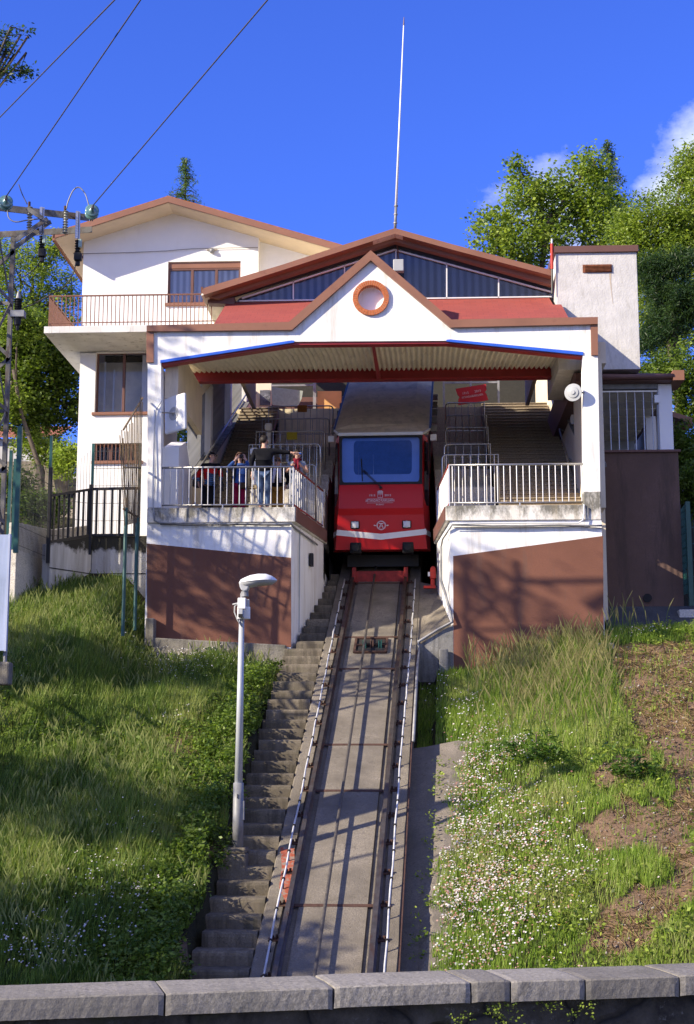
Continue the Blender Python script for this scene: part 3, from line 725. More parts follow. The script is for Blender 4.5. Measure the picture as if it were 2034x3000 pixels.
# gable roof: fascia in two tiers, soffit and deck
Yr = 34.6
MB().prism(xz([(590,848),(602,842),(822,777),(1157.5,668),(1328,716),(1617,791),(1617,808),(1328,732),(1157.5,685),(822,793),(597,864)], Yr), Yr, Yr+.28).build('roof_fascia', m['fascia'], S)
MB().prism(xz([(612,868),(822,795),(1157.5,687),(1328,734),(1617,810),(1617,832),(1328,750),(1157.5,705),(822,811),(640,872)], Yr+.22), Yr+.29, Yr+.5).build('lower_fascia', m['fascia'], S)
A_, B_, C_ = at(590,848,Yr), at(1157.5,668,Yr), at(1619,790,Yr)
def roofslab(pts, y0, y1, th, name, mat_, par_):
    poly = [(p.x,p.z) for p in pts]+[(p.x,p.z-th) for p in reversed(pts)]
    return MB().prism(poly, y0, y1).build(name, mat_, par_)
dn = Vector((0,0,-.03))
roofslab([A_+dn, B_+dn, C_+dn], Yr+.02, 41, .12, 'roof_deck', m['corr'], S)
lw = (A_+Vector((.35,0,-.16)))
MB().add([at(592,852,Yr+.3), at(640,872,Yr+.3), at(672,888,35.2), at(632,934,42)], [(0,1,2,3)]).build('eave_soffit', m['soffit'], S, recalc=False)
MB().beam(at(592,850,Yr), at(633,934,42), .05, .16).build('eave_board', m['fascia'], S)
MB().beam(at(612,872,Yr+.6)+Vector((0,0,-.1)), at(690,870,Yr+.6)+Vector((0,0,-.15)), .3, .16).build('eave_beam', m['fascia2'], S)
# platform blocks (flared mouth)
zf = at(660,1488,YF).z
xA = at(866,1487,YF).x; xB = at(948,1556,35.9).x; xC = at(1306,1486,YF).x; xD = at(1280,1553,35.9).x
xL = at(432,1500,YF).x; xR = at(1763,1540,YF).x
MB().zprism([(xL,YF),(xA-.09,YF),(xB,35.9),(xB,48),(xL,48)], -1, zf-.34).build('left_platform_base', m['white'], S)
MB().zprism([(xL,YF-.05),(xA,YF-.05),(xB+.06,35.9),(xB+.06,36.2),(xL,36.2)], zf-.335, zf).build('left_platform_slab', m['mould'], S, bevel=.015)
MB().zprism([(xC+.09,YF),(xR,YF),(xR,48),(xD,48),(xD,35.9)], -1, zf-.34).build('right_platform_base', m['white'], S)
MB().zprism([(xC,YF-.05),(at(1716,1500,YF).x,YF-.05),(at(1716,1500,YF).x,36.2),(xD-.06,36.2),(xD-.06,35.9)], zf-.335, zf).build('right_platform_slab', m['mould'], S, bevel=.015)
MB().box(at(1711,1500,YF).x, xR, YF-.02, YF+.4, zf-.34, zf+.3).build('column_foot', m['mould'], S, bevel=.02)
for q, nm in (([(430,1592),(853,1634),(853,1895),(432,1895)], 'left_plinth'), ([(1328,1629),(1767,1570),(1771,2100),(1330,2150)], 'right_plinth')):
    MB().prism(xz(q, YF-.012), YF-.012, YF+.05).build('brown_plinth', m['brown'], S)
MB().prism(xz([(1763,1570),(1771,2100),(1766,2100),(1760,1573)], YF), YF+.05, 36).build('brown_plinth', m['brown'], S)
for (x0_, x1_, sg) in ((xA, xB+.06, 1), (xC, xD-.06, -1)):
    a, b2 = Vector((x0_,YF-.05,zf-.17)), Vector((x1_,35.9,zf-.17))
    MB().beam(a+Vector((sg*.012,.02,0)), b2+Vector((sg*.012,0,0)), .03, .30).build('edge_band', m['fascia2'], S)
# white side face of left platform: joint, box
mb = MB(); a = Vector((xA-.09, YF, 0)); bq = Vector((xB, 35.9, 0)); dd = (bq-a).normalized(); nn_ = Vector((dd.y,-dd.x,0))
p = a+dd*.75+nn_*.01; mb.beam((p.x,p.y,TZ(p.y)-.1), (p.x,p.y,zf-.4), .03, .02, up=(1,0,0)); mb.build('panel_joint', m['greyp'], S)
p = a+dd*1.75+nn_*.05; MB().box(p.x-.04,p.x+.05,p.y-.1,p.y+.1,zf-1.1,zf-.8).build('switch_box', m['blackm'], S, bevel=.01)
# ---- hall interior
m['sunlit_cream'] = M('sunlit_cream_wall', (.72,.62,.42), .85, .12, 3, bump=.2)  # bright cream stands in for sunlight on the left upper floor front
zU = at(760,1200,44.4).z
XL, XR = at(472,1300,YF).x, at(1710,1300,YF).x
SX0, SX1 = XL+.42, -4.17       # left stairs
def flight(x0, x1, Y0, z0, Y1, z1, name):
    n = int(round((z1-z0)/.165)); dy = (Y1-Y0)/n; dz = (z1-z0)/n; o0 = None
    for i in range(n):
        if o0 is None: o0 = MB().box(x0, x1, Y0+.03, Y0+dy+.32, z0-.35, z0+dz-.03).box(x0, x1, Y0, Y0+dy+.32, z0+dz-.029, z0+dz).build('hall_step', m['istep'], S, bevel=.008)
        else: c = o0.copy(); COL.objects.link(c); c.location = (0, dy*i, dz*i)
flight(SX0, SX1, 35.9, zf, 44.4, zU, 'l')
flight(1.98, 3.95, 34.4, zf, 44.2, zU, 'r')
MB().box(XL, xB, 44.35, 50, 8.0, zU).build('upper_floor', m['sunlit_cream'], S)
MB().box(xD, 4.1, 44.35, 50, 8.0, zU).build('upper_floor', m['istep'], S)
MB().box(xB, xD, 48.6, 50, zU-.3, zU).build('upper_floor', m['istep'], S)
gL = [(1362,34.9,900),(1303,36.5,730),(1265,38.3,751),(1228,40.2,769),(1191,42.0,788)]
gR = [(1333,35.2,1296),(1302,36.7,1302),(1253,38.5,1306),(1218,40.3,1306),(1181,42.2,1306)]
def terraces(g, x0, x1):
    Ys_ = [y for _, y, _ in g[1:]]+[44.3]; zs_ = [(2243-py)*Y/4373-1.05 for py, Y, _ in g[1:]]
    for i, (Y, z) in enumerate(zip(Ys_[:-1], zs_)):
        zp = zf if i == 0 else zs_[i-1]
        MB().box(x0, x1, Y-.6, Y, zp-1.2, zp+(z-zp)/3).box(x0, x1, Y-.3, Y, zp-1.2, zp+(z-zp)*2/3).box(x0, x1, Y, Ys_[i+1], zp-1.0, z).build('queue_terrace', m['plat'], S, bevel=.01)
terraces(gL, SX1+.03, xB); terraces(gR, xD, 1.95)
MB().box(SX1, SX1+.03, 35.9, 44.3, zf-1, zf+.02).build('stair_edge', m['plat'], S)
# left hall wall: slanting parapet, weathered ledge, square columns, lintel
def zpar(Y): return 8.06+.425*(Y-38.5)
def slant(x0, x1, Y0, Y1, f0, f1, nm, mat_):
    return MB().add([(x0,Y0,f0(Y0)),(x1,Y0,f0(Y0)),(x1,Y1,f0(Y1)),(x0,Y1,f0(Y1)),(x0,Y0,f1(Y0)),(x1,Y0,f1(Y0)),(x1,Y1,f1(Y1)),(x0,Y1,f1(Y1))],
       [(0,3,2,1),(4,5,6,7),(0,1,5,4),(1,2,6,5),(2,3,7,6),(3,0,4,7)]).build(nm, mat_, S)
slant(XL, XL+.35, 35.2, 49, lambda Y: 1, zpar, 'hall_parapet', m['beige'])
slant(XL-.03, XL+.42, 35.15, 49, zpar, lambda Y: zpar(Y)+.07, 'parapet_ledge', m['wallc'])
MB().add([(XL,33.06,zf),(XL+.35,33.06,zf),(XL+.35,35.2,zf),(XL,35.2,zf),(XL,33.06,7.15),(XL+.35,33.06,7.15),(XL+.35,34.1,7.5),(XL,34.1,7.5),(XL+.35,35.2,zpar(35.2)),(XL,35.2,zpar(35.2))],
  [(0,3,2,1),(0,1,5,4),(4,5,6,7),(7,6,8,9),(2,3,9,8),(1,2,8,6,5),(0,4,7,9,3)]).build('hall_parapet', m['house'], S)
slant(XL, XL+.3, 36.9, 49.9, lambda Y: zpar(Y)+1.95, lambda Y: zpar(Y)+2.5, 'hall_lintel', m['beige'])
for Y in (38.5, 42.5, 46.6):
    MB().box(XL, XL+.33, Y-.18, Y+.18, zpar(Y), zpar(Y)+1.95).build('hall_column', m['white'], S, bevel=.01)
MB().box(XL, XL+.3, YF+.36, 36.9, 8.3, 9.5).build('hall_lintel', m['beige'], S)
for Ya_, Yb_ in ((35.4,38.3),(38.75,42.25),(42.75,46.4)):
    n = int((Yb_-Ya_)/.16)
    mb = MB(); mb.beam((XL+.17,Ya_,zpar(Ya_)+.15), (XL+.17,Yb_,zpar(Yb_)+.15), .03, .03)
    mb.build('grille_rail', m['galv'], S); o0 = None
    for i in range(n):
        Y = Ya_+(i+.5)*(Yb_-Ya_)/n; 
        if o0 is None: o0 = MB().beam((XL+.17,Y,zpar(Y)+.07), (XL+.17,Y,zpar(Y)+2.2), .022, .022, up=(1,0,0)).build('grille_bar', m['galv'], S); Yo = Y
        else: c = o0.copy(); COL.objects.link(c); c.location = (0, Y-Yo, zpar(Y)-zpar(Yo))
# right hall wall
def zpr(Y): return 7.0+.47*(Y-34.4)
slant(XR+.30, XR+.6, 34.0, 49, lambda Y: 1, zpr, 'hall_parapet', m['beige'])
slant(XR+.25, XR+.65, 33.9, 49, zpr, lambda Y: zpr(Y)+.07, 'parapet_ledge', m['wallc'])
for Y in (38.0, 42.0, 46.0): MB().box(XR+.29, XR+.58, Y-.18, Y+.18, zpr(Y), zpr(Y)+2.0).build('hall_column', m['white'], S, bevel=.01)
MB().box(XR+.22, XR+.5, YF+.36, 36.6, zf, 9.0).build('side_pier', m['beige'], S)
MB().box(XR+.26, XR+.6, YF+.36, 36.6, 9.0, 9.5).box(XR+.29,XR+.6,36.6,49.9,9.6,11.2).build('hall_lintel', m['beige'], S)
for x0_, x1_ in ((-5.95,-4.5),(3.2,4.35)):
    MB().add([(x0_,36.9,9.95),(x1_,36.9,9.95),(x1_,41,10.95),(x0_,41,10.95),(x0_,36.9,10.1),(x1_,36.9,10.1),(x1_,41,11.1),(x0_,41,11.1)],[(0,3,2,1),(4,5,6,7),(0,1,5,4),(1,2,6,5),(2,3,7,6),(3,0,4,7)]).build('side_roof', m['corr'], S)
MB().box(-4.62,-4.52,35.3,41,9.96,10.95).build('attic_side_wall', m['soffit'], S)
MB().box(3.08,3.18,35.3,41,9.96,11.3).build('attic_side_wall', m['soffit'], S)
# back of the hall
Yb = 48.5; zb = zU
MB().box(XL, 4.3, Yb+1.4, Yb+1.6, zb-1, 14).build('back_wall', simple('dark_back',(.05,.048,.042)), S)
MB().box(at(739,1150,Yb).x, at(795,1150,Yb).x, Yb, Yb+.15, zb, 13).build('side_screen', m['beige'], S)
pf = at(762,1143,Yb-.03); p2_ = at(792,1187,Yb-.03)
MB().box(pf.x, p2_.x, Yb-.04, Yb-.005, p2_.z, pf.z).build('photo_panel', M('photo_print', (.12,.12,.14), .6, .9, 3.5, dirt=(.55,.55,.58), dk=.55, dw=.1, ds=(1.5,1,4)), S)
MB().box(at(930,1150,Yb).x, at(1000,1150,Yb).x, Yb+.1, Yb+.3, zb, at(930,1144,Yb).z).build('timber_screen', M('pine_board', (.62,.36,.13), .6, .1, 2), S)
MB().box(at(740,1150,Yb).x, at(1000,1150,Yb).x, Yb+.9, Yb+1.0, zb, at(930,1144,Yb).z).build('counter', m['fascia2'], S)
mb = MB()
for x in (922,): a = at(x,1160,Yb); mb.box(a.x-.05, a.x+.05, Yb-.05, Yb+.05, zb, 13)
a, bq = at(795,1130,Yb), at(922,1130,Yb); mb.box(a.x, bq.x, Yb-.03, Yb+.03, a.z-.03, a.z+.03)
for x in (1301,1380,1461): a = at(x,1160,Yb); mb.box(a.x-.035, a.x+.035, Yb-.05, Yb+.05, zb, 13)
a, bq = at(1301,1122,Yb), at(1461,1122,Yb); mb.box(a.x, bq.x, Yb-.03, Yb+.03, a.z-.03, a.z+.03)
mb.build('screen_frame', m['galv'], S)
MB().box(at(1584,1150,Yb).x, at(1610,1150,Yb).x, Yb, Yb+.1, zb, 13).build('door_pier', m['white'], S)
# ================================================================= white house on the left
YH = 37.0
H = thing('white_house', 'white rendered house with shallow brown-edged gable roof and balcony left of the station', 'house', (at(240,900,YH).x+3, YH, 5.7))
hx0 = at(240,900,YH).x; hx1 = at(442,1200,YH).x; hx2 = at(563,1000,YH).x; hxc = at(758,700,YH).x; hx3 = at(1000,700,YH).x
def win(px0, py0, px1, py1): 
    a, b2 = at(px0,py0,YH), at(px1,py1,YH); return [(a.x,a.z),(b2.x,a.z),(b2.x,b2.z),(a.x,b2.z)]
zg = lambda px, py: at(px, py, YH).z
zsl = zg(430, 1031)
w1 = win(493,767,704,886); w2 = win(282,1029,438,1207); w3 = win(277,1299,412,1350)
up = [(hx0,zsl+.02),(hx2,zsl+.02),(hx2,10.35),(at(640,900,YH).x,10.35),(at(640,900,YH).x,11.75),(hxc,11.75),(hxc,zg(758,680)),(at(502,609,YH).x,zg(502,609)),(hx0,zg(243,688))]
MB().holed(up, [w1], YH, YH+.3).build('upper_wall', m['house'], H)
MB().holed([(hx0,5.0),(hx1,5.0),(hx1,zsl),(hx0,zsl)], [w2, w3], YH, YH+.3).build('lower_wall', m['house'], H)
MB().box(hx0, hx0+.3, YH+.3, 41.2, 5.0, zg(243,695)).box(hx1-.3, hx1, YH+.3, 41.2, 5, zsl).box(hx0+.3,hx1-.3,YH+1.8,YH+1.9,5,zsl-.4).build('side_wall', m['house'], H)
MB().prism([(hxc,11.75),(hx3,11.75),(hx3,zg(990,740)),(hxc,zg(758,684))], YH+.28, YH+.5).build('recessed_wall', m['house'], H)
MB().box(hx0+.3, hx2, YH+1.6, YH+1.7, zsl, 13.4).box(hx2,hx3,YH+1.6,YH+1.7,12.2,12.9).build('inner_wall', m['dark'], H)
# roof
Ye = 36.2
P_ = [(157,682),(493,575.5),(991,716),(1040,731)]
def lerp_roof(name, mat_, Y0, Y1, dz0, dz1):
    pts = [at(*p, Ye) for p in P_]
    poly = [(p.x,p.z+dz0) for p in pts]+[(p.x,p.z+dz1) for p in reversed(pts)]
    return MB().prism(poly, Y0, Y1).build(name, mat_, H)
lerp_roof('roof_fascia', m['fascia'], Ye, Ye+.04, 0, -.15)
lerp_roof('soffit', m['soffit'], Ye+.045, 41.5, -.10, -.16)
lerp_roof('roof_covering', m['tile'], Ye+.02, 41.5, .03, -.02)
a, bq = at(157,690,Ye), at(157,690,Ye); MB().box(a.x-.03, a.x+.03, Ye, 41.5, a.z-.13, a.z+.1).build('eave_board', m['fascia'], H)
q0 = at(190,712,Ye); MB().beam((q0.x+.55,YH+.15,q0.z-.13), (hx0-.01,YH+.15,q0.z+.0), .2, .2).build('eave_bracket', m['fascia2'], H)
# balcony
m['slab'] = M('balcony_concrete', (.74,.72,.67), .9, .12, 2, bump=.3, dirt=(.38,.35,.30), dk=.56, dw=.12, ds=(5,5,.5))
YB = 35.3; bx0 = at(129,974,YB).x; zb1, zb0 = at(300,954,YB).z, at(300,974,YB).z
MB().box(bx0, at(640,950,YB).x, YB, YH-.002, zb0, zb1).box(bx0, hx0-.002, YH-.002, 41, zb0, zb1).build('balcony_slab', m['slab'], H, bevel=.01)
rl = thing('balcony_railing', 'rust-brown bar railing round the white house balcony', 'railing', (bx0+2, YB+.06, zb1))
zr = at(300,866,YB+.06).z; rx0 = bx0+.10; rx1 = at(640,900,YB).x
MB().beam((rx0,YB+.06,zr),(rx1,YB+.06,zr),.045,.03).beam((rx0,YB+.06,zr),(rx0,41,zr),.045,.03).build('top_rail', m['rustrail'], rl)
MB().beam((rx0,YB+.06,zb1+.1),(rx1,YB+.06,zb1+.1),.03,.02).beam((rx0,YB+.06,zb1+.1),(rx0,41,zb1+.1),.03,.02).build('bottom_rail', m['rustrail'], rl)
o0 = MB().beam((rx0,YB+.06,zb1),(rx0,YB+.06,zr),.02,.02,up=(1,0,0)).build('baluster', m['rustrail'], rl)
n = int((rx1-rx0)/.104)
for i in range(1, n): inst(o0, (i*.104,0,0))
for i in range(1, 42): inst(o0, (0,i*.105,0))
# windows
def window(parent, poly, Y, ncol, frame, pane, back=None, sill=None, depth=.14, fw=.05, shutter=0):
    x0, x1 = poly[0][0], poly[1][0]; z1, z0 = poly[0][1], poly[2][1]
    if shutter: MB().box(x0+.002,x1-.002,Y+.05,Y+.3,z1-shutter,z1-.002).build('shutter_box', m['fascia'], parent, bevel=.01); z1 -= shutter
    mb = MB(); Yf = Y+depth
    mb.box(x0+.001,x0+fw,Yf,Yf+.06,z0,z1); mb.box(x1-fw,x1-.001,Yf,Yf+.06,z0,z1); mb.box(x0+fw,x1-fw,Yf,Yf+.06,z1-fw,z1-.001); mb.box(x0+fw,x1-fw,Yf,Yf+.06,z0+.001,z0+fw)
    for k in range(1, ncol):
        x = x0+(x1-x0)*k/ncol; mb.box(x-fw*.7,x+fw*.7,Yf-.01,Yf+.07,z0+fw,z1-fw)
    wf = mb.build('window', frame, parent, bevel=.004)
    MB().box(x0+fw,x1-fw,Yf+.03,Yf+.036,z0+fw,z1-fw).build('pane', pane, wf)
    if back: MB().box(x0,x1,Yf+.05,Yf+.06,z0,z1).build('curtain', back, wf)
    if sill: MB().box(x0-.06,x1+.06,Y-.06,Y+.18,z0-.08,z0).build('sill', m['fascia'], wf, bevel=.01)
window(H, w1, YH, 3, m['fascia2'], m['glass'], m['curtain'], True, depth=.06, shutter=.17)
window(H, w2, YH, 2, m['fascia2'], m['glass'], None, True)
window(H, w3, YH, 3, m['fascia2'], m['glass'], m['dark'], True)
# bars over the little window
o0 = None; x0_, x1_ = w3[0][0], w3[1][0]
for i in range(12):
    x = x0_+(x1_-x0_)*(i+.5)/12
    if o0 is None: o0 = MB().beam((x,YH+.03,w3[2][1]),(x,YH+.03,w3[0][1]),.018,.018,up=(1,0,0)).build('window_bar', m['rustrail'], H); xo = x
    else: inst(o0, (x-xo,0,0))
# room seen through the big lower window
MB().box(hx0+.3,hx1-.3,YH+1.0,YH+1.08,8.2,zsl).build('room_wall', M('room_wall', (.88,.80,.62), .9, .2, 2), H)
mb = MB()
for k in range(5): x = w2[0][0]+.12+k*.19; mb.box(x,x+.04,YH+.5+k*.22,YH+.54+k*.22,w2[2][1],w2[0][1]-.15-.15*k)
mb.build('room_partition', m['whitep'], H)
# wall lamp and wire on the house
wl = at(622,737,YH); e = thing('wall_lamp', 'small oval bulkhead lamp on the white house wall above the window', 'lamp', tuple(wl))
MB().lathe((wl.x,YH,wl.z),(0,-1,0),[(0,.04),(.03,.07),(.09,.06),(.12,.03)],12).build('lamp_shade', m['galv'], e, smooth=True)
MB().box(wl.x-.13,wl.x+.13,YH-.03,YH,wl.z+.02,wl.z+.06).build('bracket', m['stone'], e)
pts = [at(x,y,YH-.04) for x,y in ((215,742),(245,743),(380,740),(490,735),(560,729),(640,727),(756,725))]
o = MB().tube(pts,.008,5).build('wall_cable', m['cable']); tag(o,'thin black cable strung across the upper wall of the white house','cable')

# ================================================================= tower block
YT_ = 34.55
Tn = thing('tower_block', 'plain white roughcast tower with brown capping and a rusty louvre at the right', 'tower', (at(1750,900,YT_).x, YT_, 9.6))
a, bq = at(1628,742,YT_), at(1877,1082,YT_)
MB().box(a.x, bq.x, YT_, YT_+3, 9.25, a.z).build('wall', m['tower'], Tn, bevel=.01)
MB().box(a.x-.06, bq.x+.04, YT_-.06, YT_+3.06, a.z-.005, a.z+.16).build('cap', m['fascia2'], Tn, bevel=.01)
m['lvr'] = M('rusty_louvre',(.20,.07,.035),.7,.35,12)
lv = [at(1707,776,YT_), at(1793,798,YT_)]
f_ = MB().box(lv[0].x,lv[1].x,YT_-.02,YT_+.003,lv[1].z,lv[0].z).build('louvre', m['lvr'], Tn)
for k in range(5):
    z = lv[1].z+.02+k*(lv[0].z-lv[1].z-.03)/5
    MB().add([(lv[0].x+.03,YT_-.05,z),(lv[1].x-.03,YT_-.05,z),(lv[1].x-.03,YT_-.021,z+.03),(lv[0].x+.03,YT_-.021,z+.03),(lv[0].x+.03,YT_-.021,z)], [(0,1,2,3)]).build('slat', m['lvr'], f_)
t = NT('rust_tear'); t.l(t.ramp(t.noise(6,6),.3,.7,(.46,.36,.25),(.56,.50,.43)), t.b.inputs['Base Color']); t.b.inputs['Roughness'].default_value=.9
q = [at(x,y,YT_-.003) for x,y in ((1785,800),(1792,800),(1791,822),(1793,850),(1795,870),(1797,893),(1795,885),(1792,868),(1790,850),(1787,825))]
MB().add(q,[tuple(range(10))]).build('rust_streak', t.mat, Tn)
e = thing('red_marker', 'slim red mast with a white tip beside the tower capping', 'mast', tuple(at(1618,790,34.5)))
MB().tube([at(1618,860,34.5),at(1618,785,34.5)],.025,6).build('stem', m['blackm'], e)
MB().tube([at(1618,788,34.5),at(1617,714,34.5)],.035,8).build('sleeve', m['redplain'], e); MB().tube([at(1617,714,34.5),at(1617,700,34.5)],.02,8).build('tip', m['whitep'], e)

# ================================================================= right annex
YA = 34.7
A = thing('side_annex', 'low side annex with barred opening above a tall dark brown wall right of the station', 'annex', (at(1880,1700,YA).x, YA, 3.5))
xl, xr = xR+.01, at(1994,1500,YA).x; zt_ = at(1880,1326,YA).z
MB().box(xl, xr, YA, 42, 2.6, zt_).build('base_wall', m['dkbrown'], A, bevel=.01)
MB().box(xl, xr+.05, YA-.06, YA+.5, zt_, zt_+.06).build('coping', m['fascia2'], A, bevel=.01)
c0_, c1_ = at(1929,1130,YA), at(1973,1318,YA)
MB().box(c0_.x, c1_.x+.02, YA+.03, YA+.4, zt_+.06, c0_.z+.05).build('corner_column', m['house'], A, bevel=.01)
MB().box(xl, xl+.12, YA+.03, YA+.4, zt_+.06, c0_.z+.05).build('wall_column', m['house'], A)
MB().box(xl+.12, c0_.x-.01, YA+.05, YA+.2, at(1800,1138,YA).z, at(1800,1124,YA).z).build('head_beam', m['galv'], A)
MB().box(xl+.12, c0_.x-.01, YA+.1, YA+.14, at(1800,1146,YA).z, at(1800,1142,YA).z).build('bar_rail', m['steel'], A)
o0 = None
for x in (1762,1787,1811,1836,1861,1886,1912,1928):
    p = at(x,1200,YA+.12)
    if o0 is None: o0 = MB().tube([(p.x,YA+.12,zt_+.06),(p.x,YA+.12,at(1800,1144,YA).z)],.014,8).build('bar', m['steel'], A); xo = p.x
    else: inst(o0, (p.x-xo,0,0))
# inside of the annex: sloping slatted ceiling, back wall, far opening
mb = MB()
za = at(1800,1124,YA).z
for k in range(14):
    y0 = YA+.3+k*.42; mb.box(xl+.1, xr-.1, y0, y0+.38, za-.04-.02*(k%2), za)
mb.build('slatted_ceiling', m['corr'], A)
MB().box(xl, xr-.1, 40.8, 41, zt_, za).box(xl,xl+.08,YA+.4,41,zt_,za).build('rear_wall', m['greyp'], A)
MB().box(at(1893,1250,38).x, at(1922,1250,38).x, 38, 38.1, zt_, at(1900,1220,38).z).build('inner_door', m['house'], A)
lb = at(1922,1168,YA+.1); MB().box(lb.x-.05,lb.x+.07,YA-.02,YA+.1,lb.z-.12,lb.z+.06).build('meter_box', m['whitep'], A)
# annex roof
poly_t = [at(1750,1076,YA-.2), at(1972,1090,YA-.2), at(1972,1116,YA-.2), at(1750,1116,YA-.2)]
zr0, zr1 = poly_t[2].z, poly_t[0].z
xe = at(1984,1100,YA-.2).x
MB().add([(xl-.3,YA-.25,zr0),(xe,YA-.25,zr0),(xe,YA-.25,zr0+.13),(xl-.3,YA-.25,zr0+.2),(xl-.3,42,zr0),(xe,42,zr0),(xe,37.2,zr1+.55),(xl-.3,37.2,zr1+.62),(xe,42,zr1+.5),(xl-.3,42,zr1+.5)],
  [(0,1,2,3),(3,2,6,7),(7,6,8,9),(0,4,5,1),(1,5,8,6,2),(0,3,7,9,4),(4,9,8,5)]).build('roof', m['fascia2'], A)
MB().tube([(xl-.2,YA-.32,zr0+.06),(xe-.1,YA-.32,zr0+.09)],.06,10).build('gutter', m['fascia2'], A, smooth=True)
MB().box(xe-.12,xe+.14,YA-.36,YA+.6,zr0-.02,zr0+.22).build('corner_board', m['fascia'], A)
# asphalt forecourt
vs = [at(1768,1792,YA-.02), at(1996,1792,YA-.02), Vector((7.6,35.4,3.75)), Vector((8.2,33.6,3.38)), at(1900,1822,34.0), at(1772,1835,34.0)]
vs = [(xl,YA-.004,3.60),(8.5,YA-.004,3.60),(8.5,33.7,3.30),(6.6,33.75,3.25),(5.4,33.9,3.25),(xl,33.6,3.22)]
nn=24; gv=[];gf=[]
for i in range(nn+1):
    x = xl+(8.6-xl)*i/nn
    for j in range(9):
        yb_ = 33.45+.12*math.sin(x*2.3)+.06*math.sin(x*7); y = yb_+(YA-.004-yb_)*j/8
        gv.append((x,y,gz(x,y)+.035))
for i in range(nn):
    for j in range(8): gf.append((i*9+j,(i+1)*9+j,(i+1)*9+j+1,i*9+j+1))
o = MB().add(gv,gf).build('asphalt_yard', m['asphalt'], recalc=False); struct(o)
pb = at(1897,1752,YA); o = MB().lathe((pb.x,YA+.02,pb.z),(0,-1,0),[(0,.10),(.06,.10)],14).build('pipe_stub', m['dark'], A)
# neighbouring eave on the far right
e = thing('far_house', 'brown tiled eave of a neighbouring house at the right edge behind the annex', 'house', (at(2100,1400,41).x, 41, 4))
p0, p1, p2_ = at(1900,1182,40), at(2030,1225,40), at(2030,1215,40)
MB().add([p0,p1,Vector((p1.x,46,p1.z)),Vector((p0.x,46,p0.z)),p0+Vector((0,0,-.12)),p1+Vector((0,0,-.16)),Vector((p1.x,46,p1.z-.16)),Vector((p0.x,46,p0.z-.12))],
  [(0,1,2,3),(4,7,6,5),(0,4,5,1),(1,5,6,2),(3,2,6,7),(0,3,7,4)]).build('roof', m['fascia'], e)
MB().add([at(1900,1200,40.1),at(2018,1238,40.1),at(2008,1260,45),at(1900,1225,45)],[(0,1,2,3)]).build('soffit', m['soffit'], e, recalc=False)
MB().tube([at(2026,1232,39.95),at(2020,1250,40),at(1985,1262,40.3),at(1960,1275,40.5)],.055,8).build('downpipe', m['fascia'], e, smooth=True)
MB().box(at(1900,1300,40.6).x, at(1978,1300,40.6).x, 40.6, 46, 4, at(1900,1205,40.6).z).build('wall', m['house'], e)

# ================================================================= roof mast and small fittings
a, bq = at(1158,668,34.8), at(1184,50,34.8)
e = thing('roof_mast', 'tall thin leaning white mast rising from the peak of the station roof', 'mast', tuple(a))
k1 = a.lerp(bq,.03); k2 = a.lerp(bq,.37)
MB().tube([a, a.lerp(bq,.1)],.035,8).build('mast_foot', m['galv'], e, smooth=True)
MB().tube([a.lerp(bq,.1), a.lerp(bq,.5), a.lerp(bq,.96)],.032,8,r2=.014).build('pole', m['whitep'], e, smooth=True)
MB().tube([a.lerp(bq,.96), bq],.02,6,r2=.008).build('tip', m['fascia2'], e)
mb = MB()
for f_ in (.02,.06,.1): c = a.lerp(bq,f_); mb.lathe(c,(bq-a),[(0,.05),(.03,.05)],8)
mb.build('collar', m['galv'], e)
p = at(1168,780,34.95); e = thing('floodlight', 'pale grey floodlight box hanging under the station gable', 'floodlight', tuple(p))
MB().box(p.x-.13,p.x+.13,p.y-.1,p.y+.1,p.z-.15,p.z+.15).build('housing', m['greyp'], e, bevel=.02)
MB().beam((p.x,p.y+.05,p.z+.15),(p.x-.03,p.y+.2,p.z+.6),.03,.03).build('bracket', m['fascia2'], e)

# ================================================================= railings of the station
def tube_rail(name, label, path, zb_, r=.024, bars=10, mat_=None, top_mat=None, group=None, cat='railing', low=.12, posts=(), barr=.011, rot=True):
    """path: list of two base points; curved=round right end"""
    mat_ = mat_ or m['steel']
a0_ = Vector((at(473,1373,YF+.12).x, YF+.12, 0)); a1_ = Vector((at(860,1366,YF+.12).x, YF+.12, 0))
zrt = at(660,1369,YF+.12).z; zrb = at(660,1479,YF+.12).z
def bars_between(e, p, q, z0, z1, n, mt, r=.012, skip=()):
    o0 = None
    for i in range(n):
        f = (i+.5)/n; c = p.lerp(q, f)
        if o0 is None: o0 = MB().tube([(c.x,c.y,z0),(c.x,c.y,z1)],r,6).build('baluster', mt, e); c0 = c
        else: inst(o0, (c.x-c0.x,c.y-c0.y,0))
def platform_rail(label, p, q, c, nfront, nside, stubs):
    e = thing('platform_railing', label, 'railing', (p.x,p.y,zf), 'steel railings along the platform edges')
    MB().tube([(p.x,p.y,zrt),(q.x,q.y,zrt)],.026,10).build('top_rail', m['steel'], e, smooth=True)
    MB().tube([(p.x,p.y,zrb),(q.x,q.y,zrb)],.018,8).build('bottom_rail', m['steel'], e, smooth=True)
    bars_between(e, p, q, zrb, zrt, nfront, m['steel'])
    MB().tube([(q.x,q.y,zrt),(c.x,c.y,zrt)],.026,10).build('side_top_rail', M('red_brown_rail',(.30,.05,.035),.4,.1), e, smooth=True)
    MB().tube([(q.x,q.y,zrb),(c.x,c.y,zrb)],.018,8).build('side_bottom_rail', m['redsteel'], e, smooth=True)
    bars_between(e, q, c, zrb, zrt, nside, m['steel'])
    for s in stubs+[1.0]:
        k = p.lerp(q, s); MB().tube([(k.x,k.y,zf),(k.x,k.y,zrb if s < 1 else zrt)],.018,8).build('post', m['steel'], e)
    MB().tube([(c.x,c.y,zf),(c.x,c.y,zrt)],.02,8).build('post', m['steel'], e)
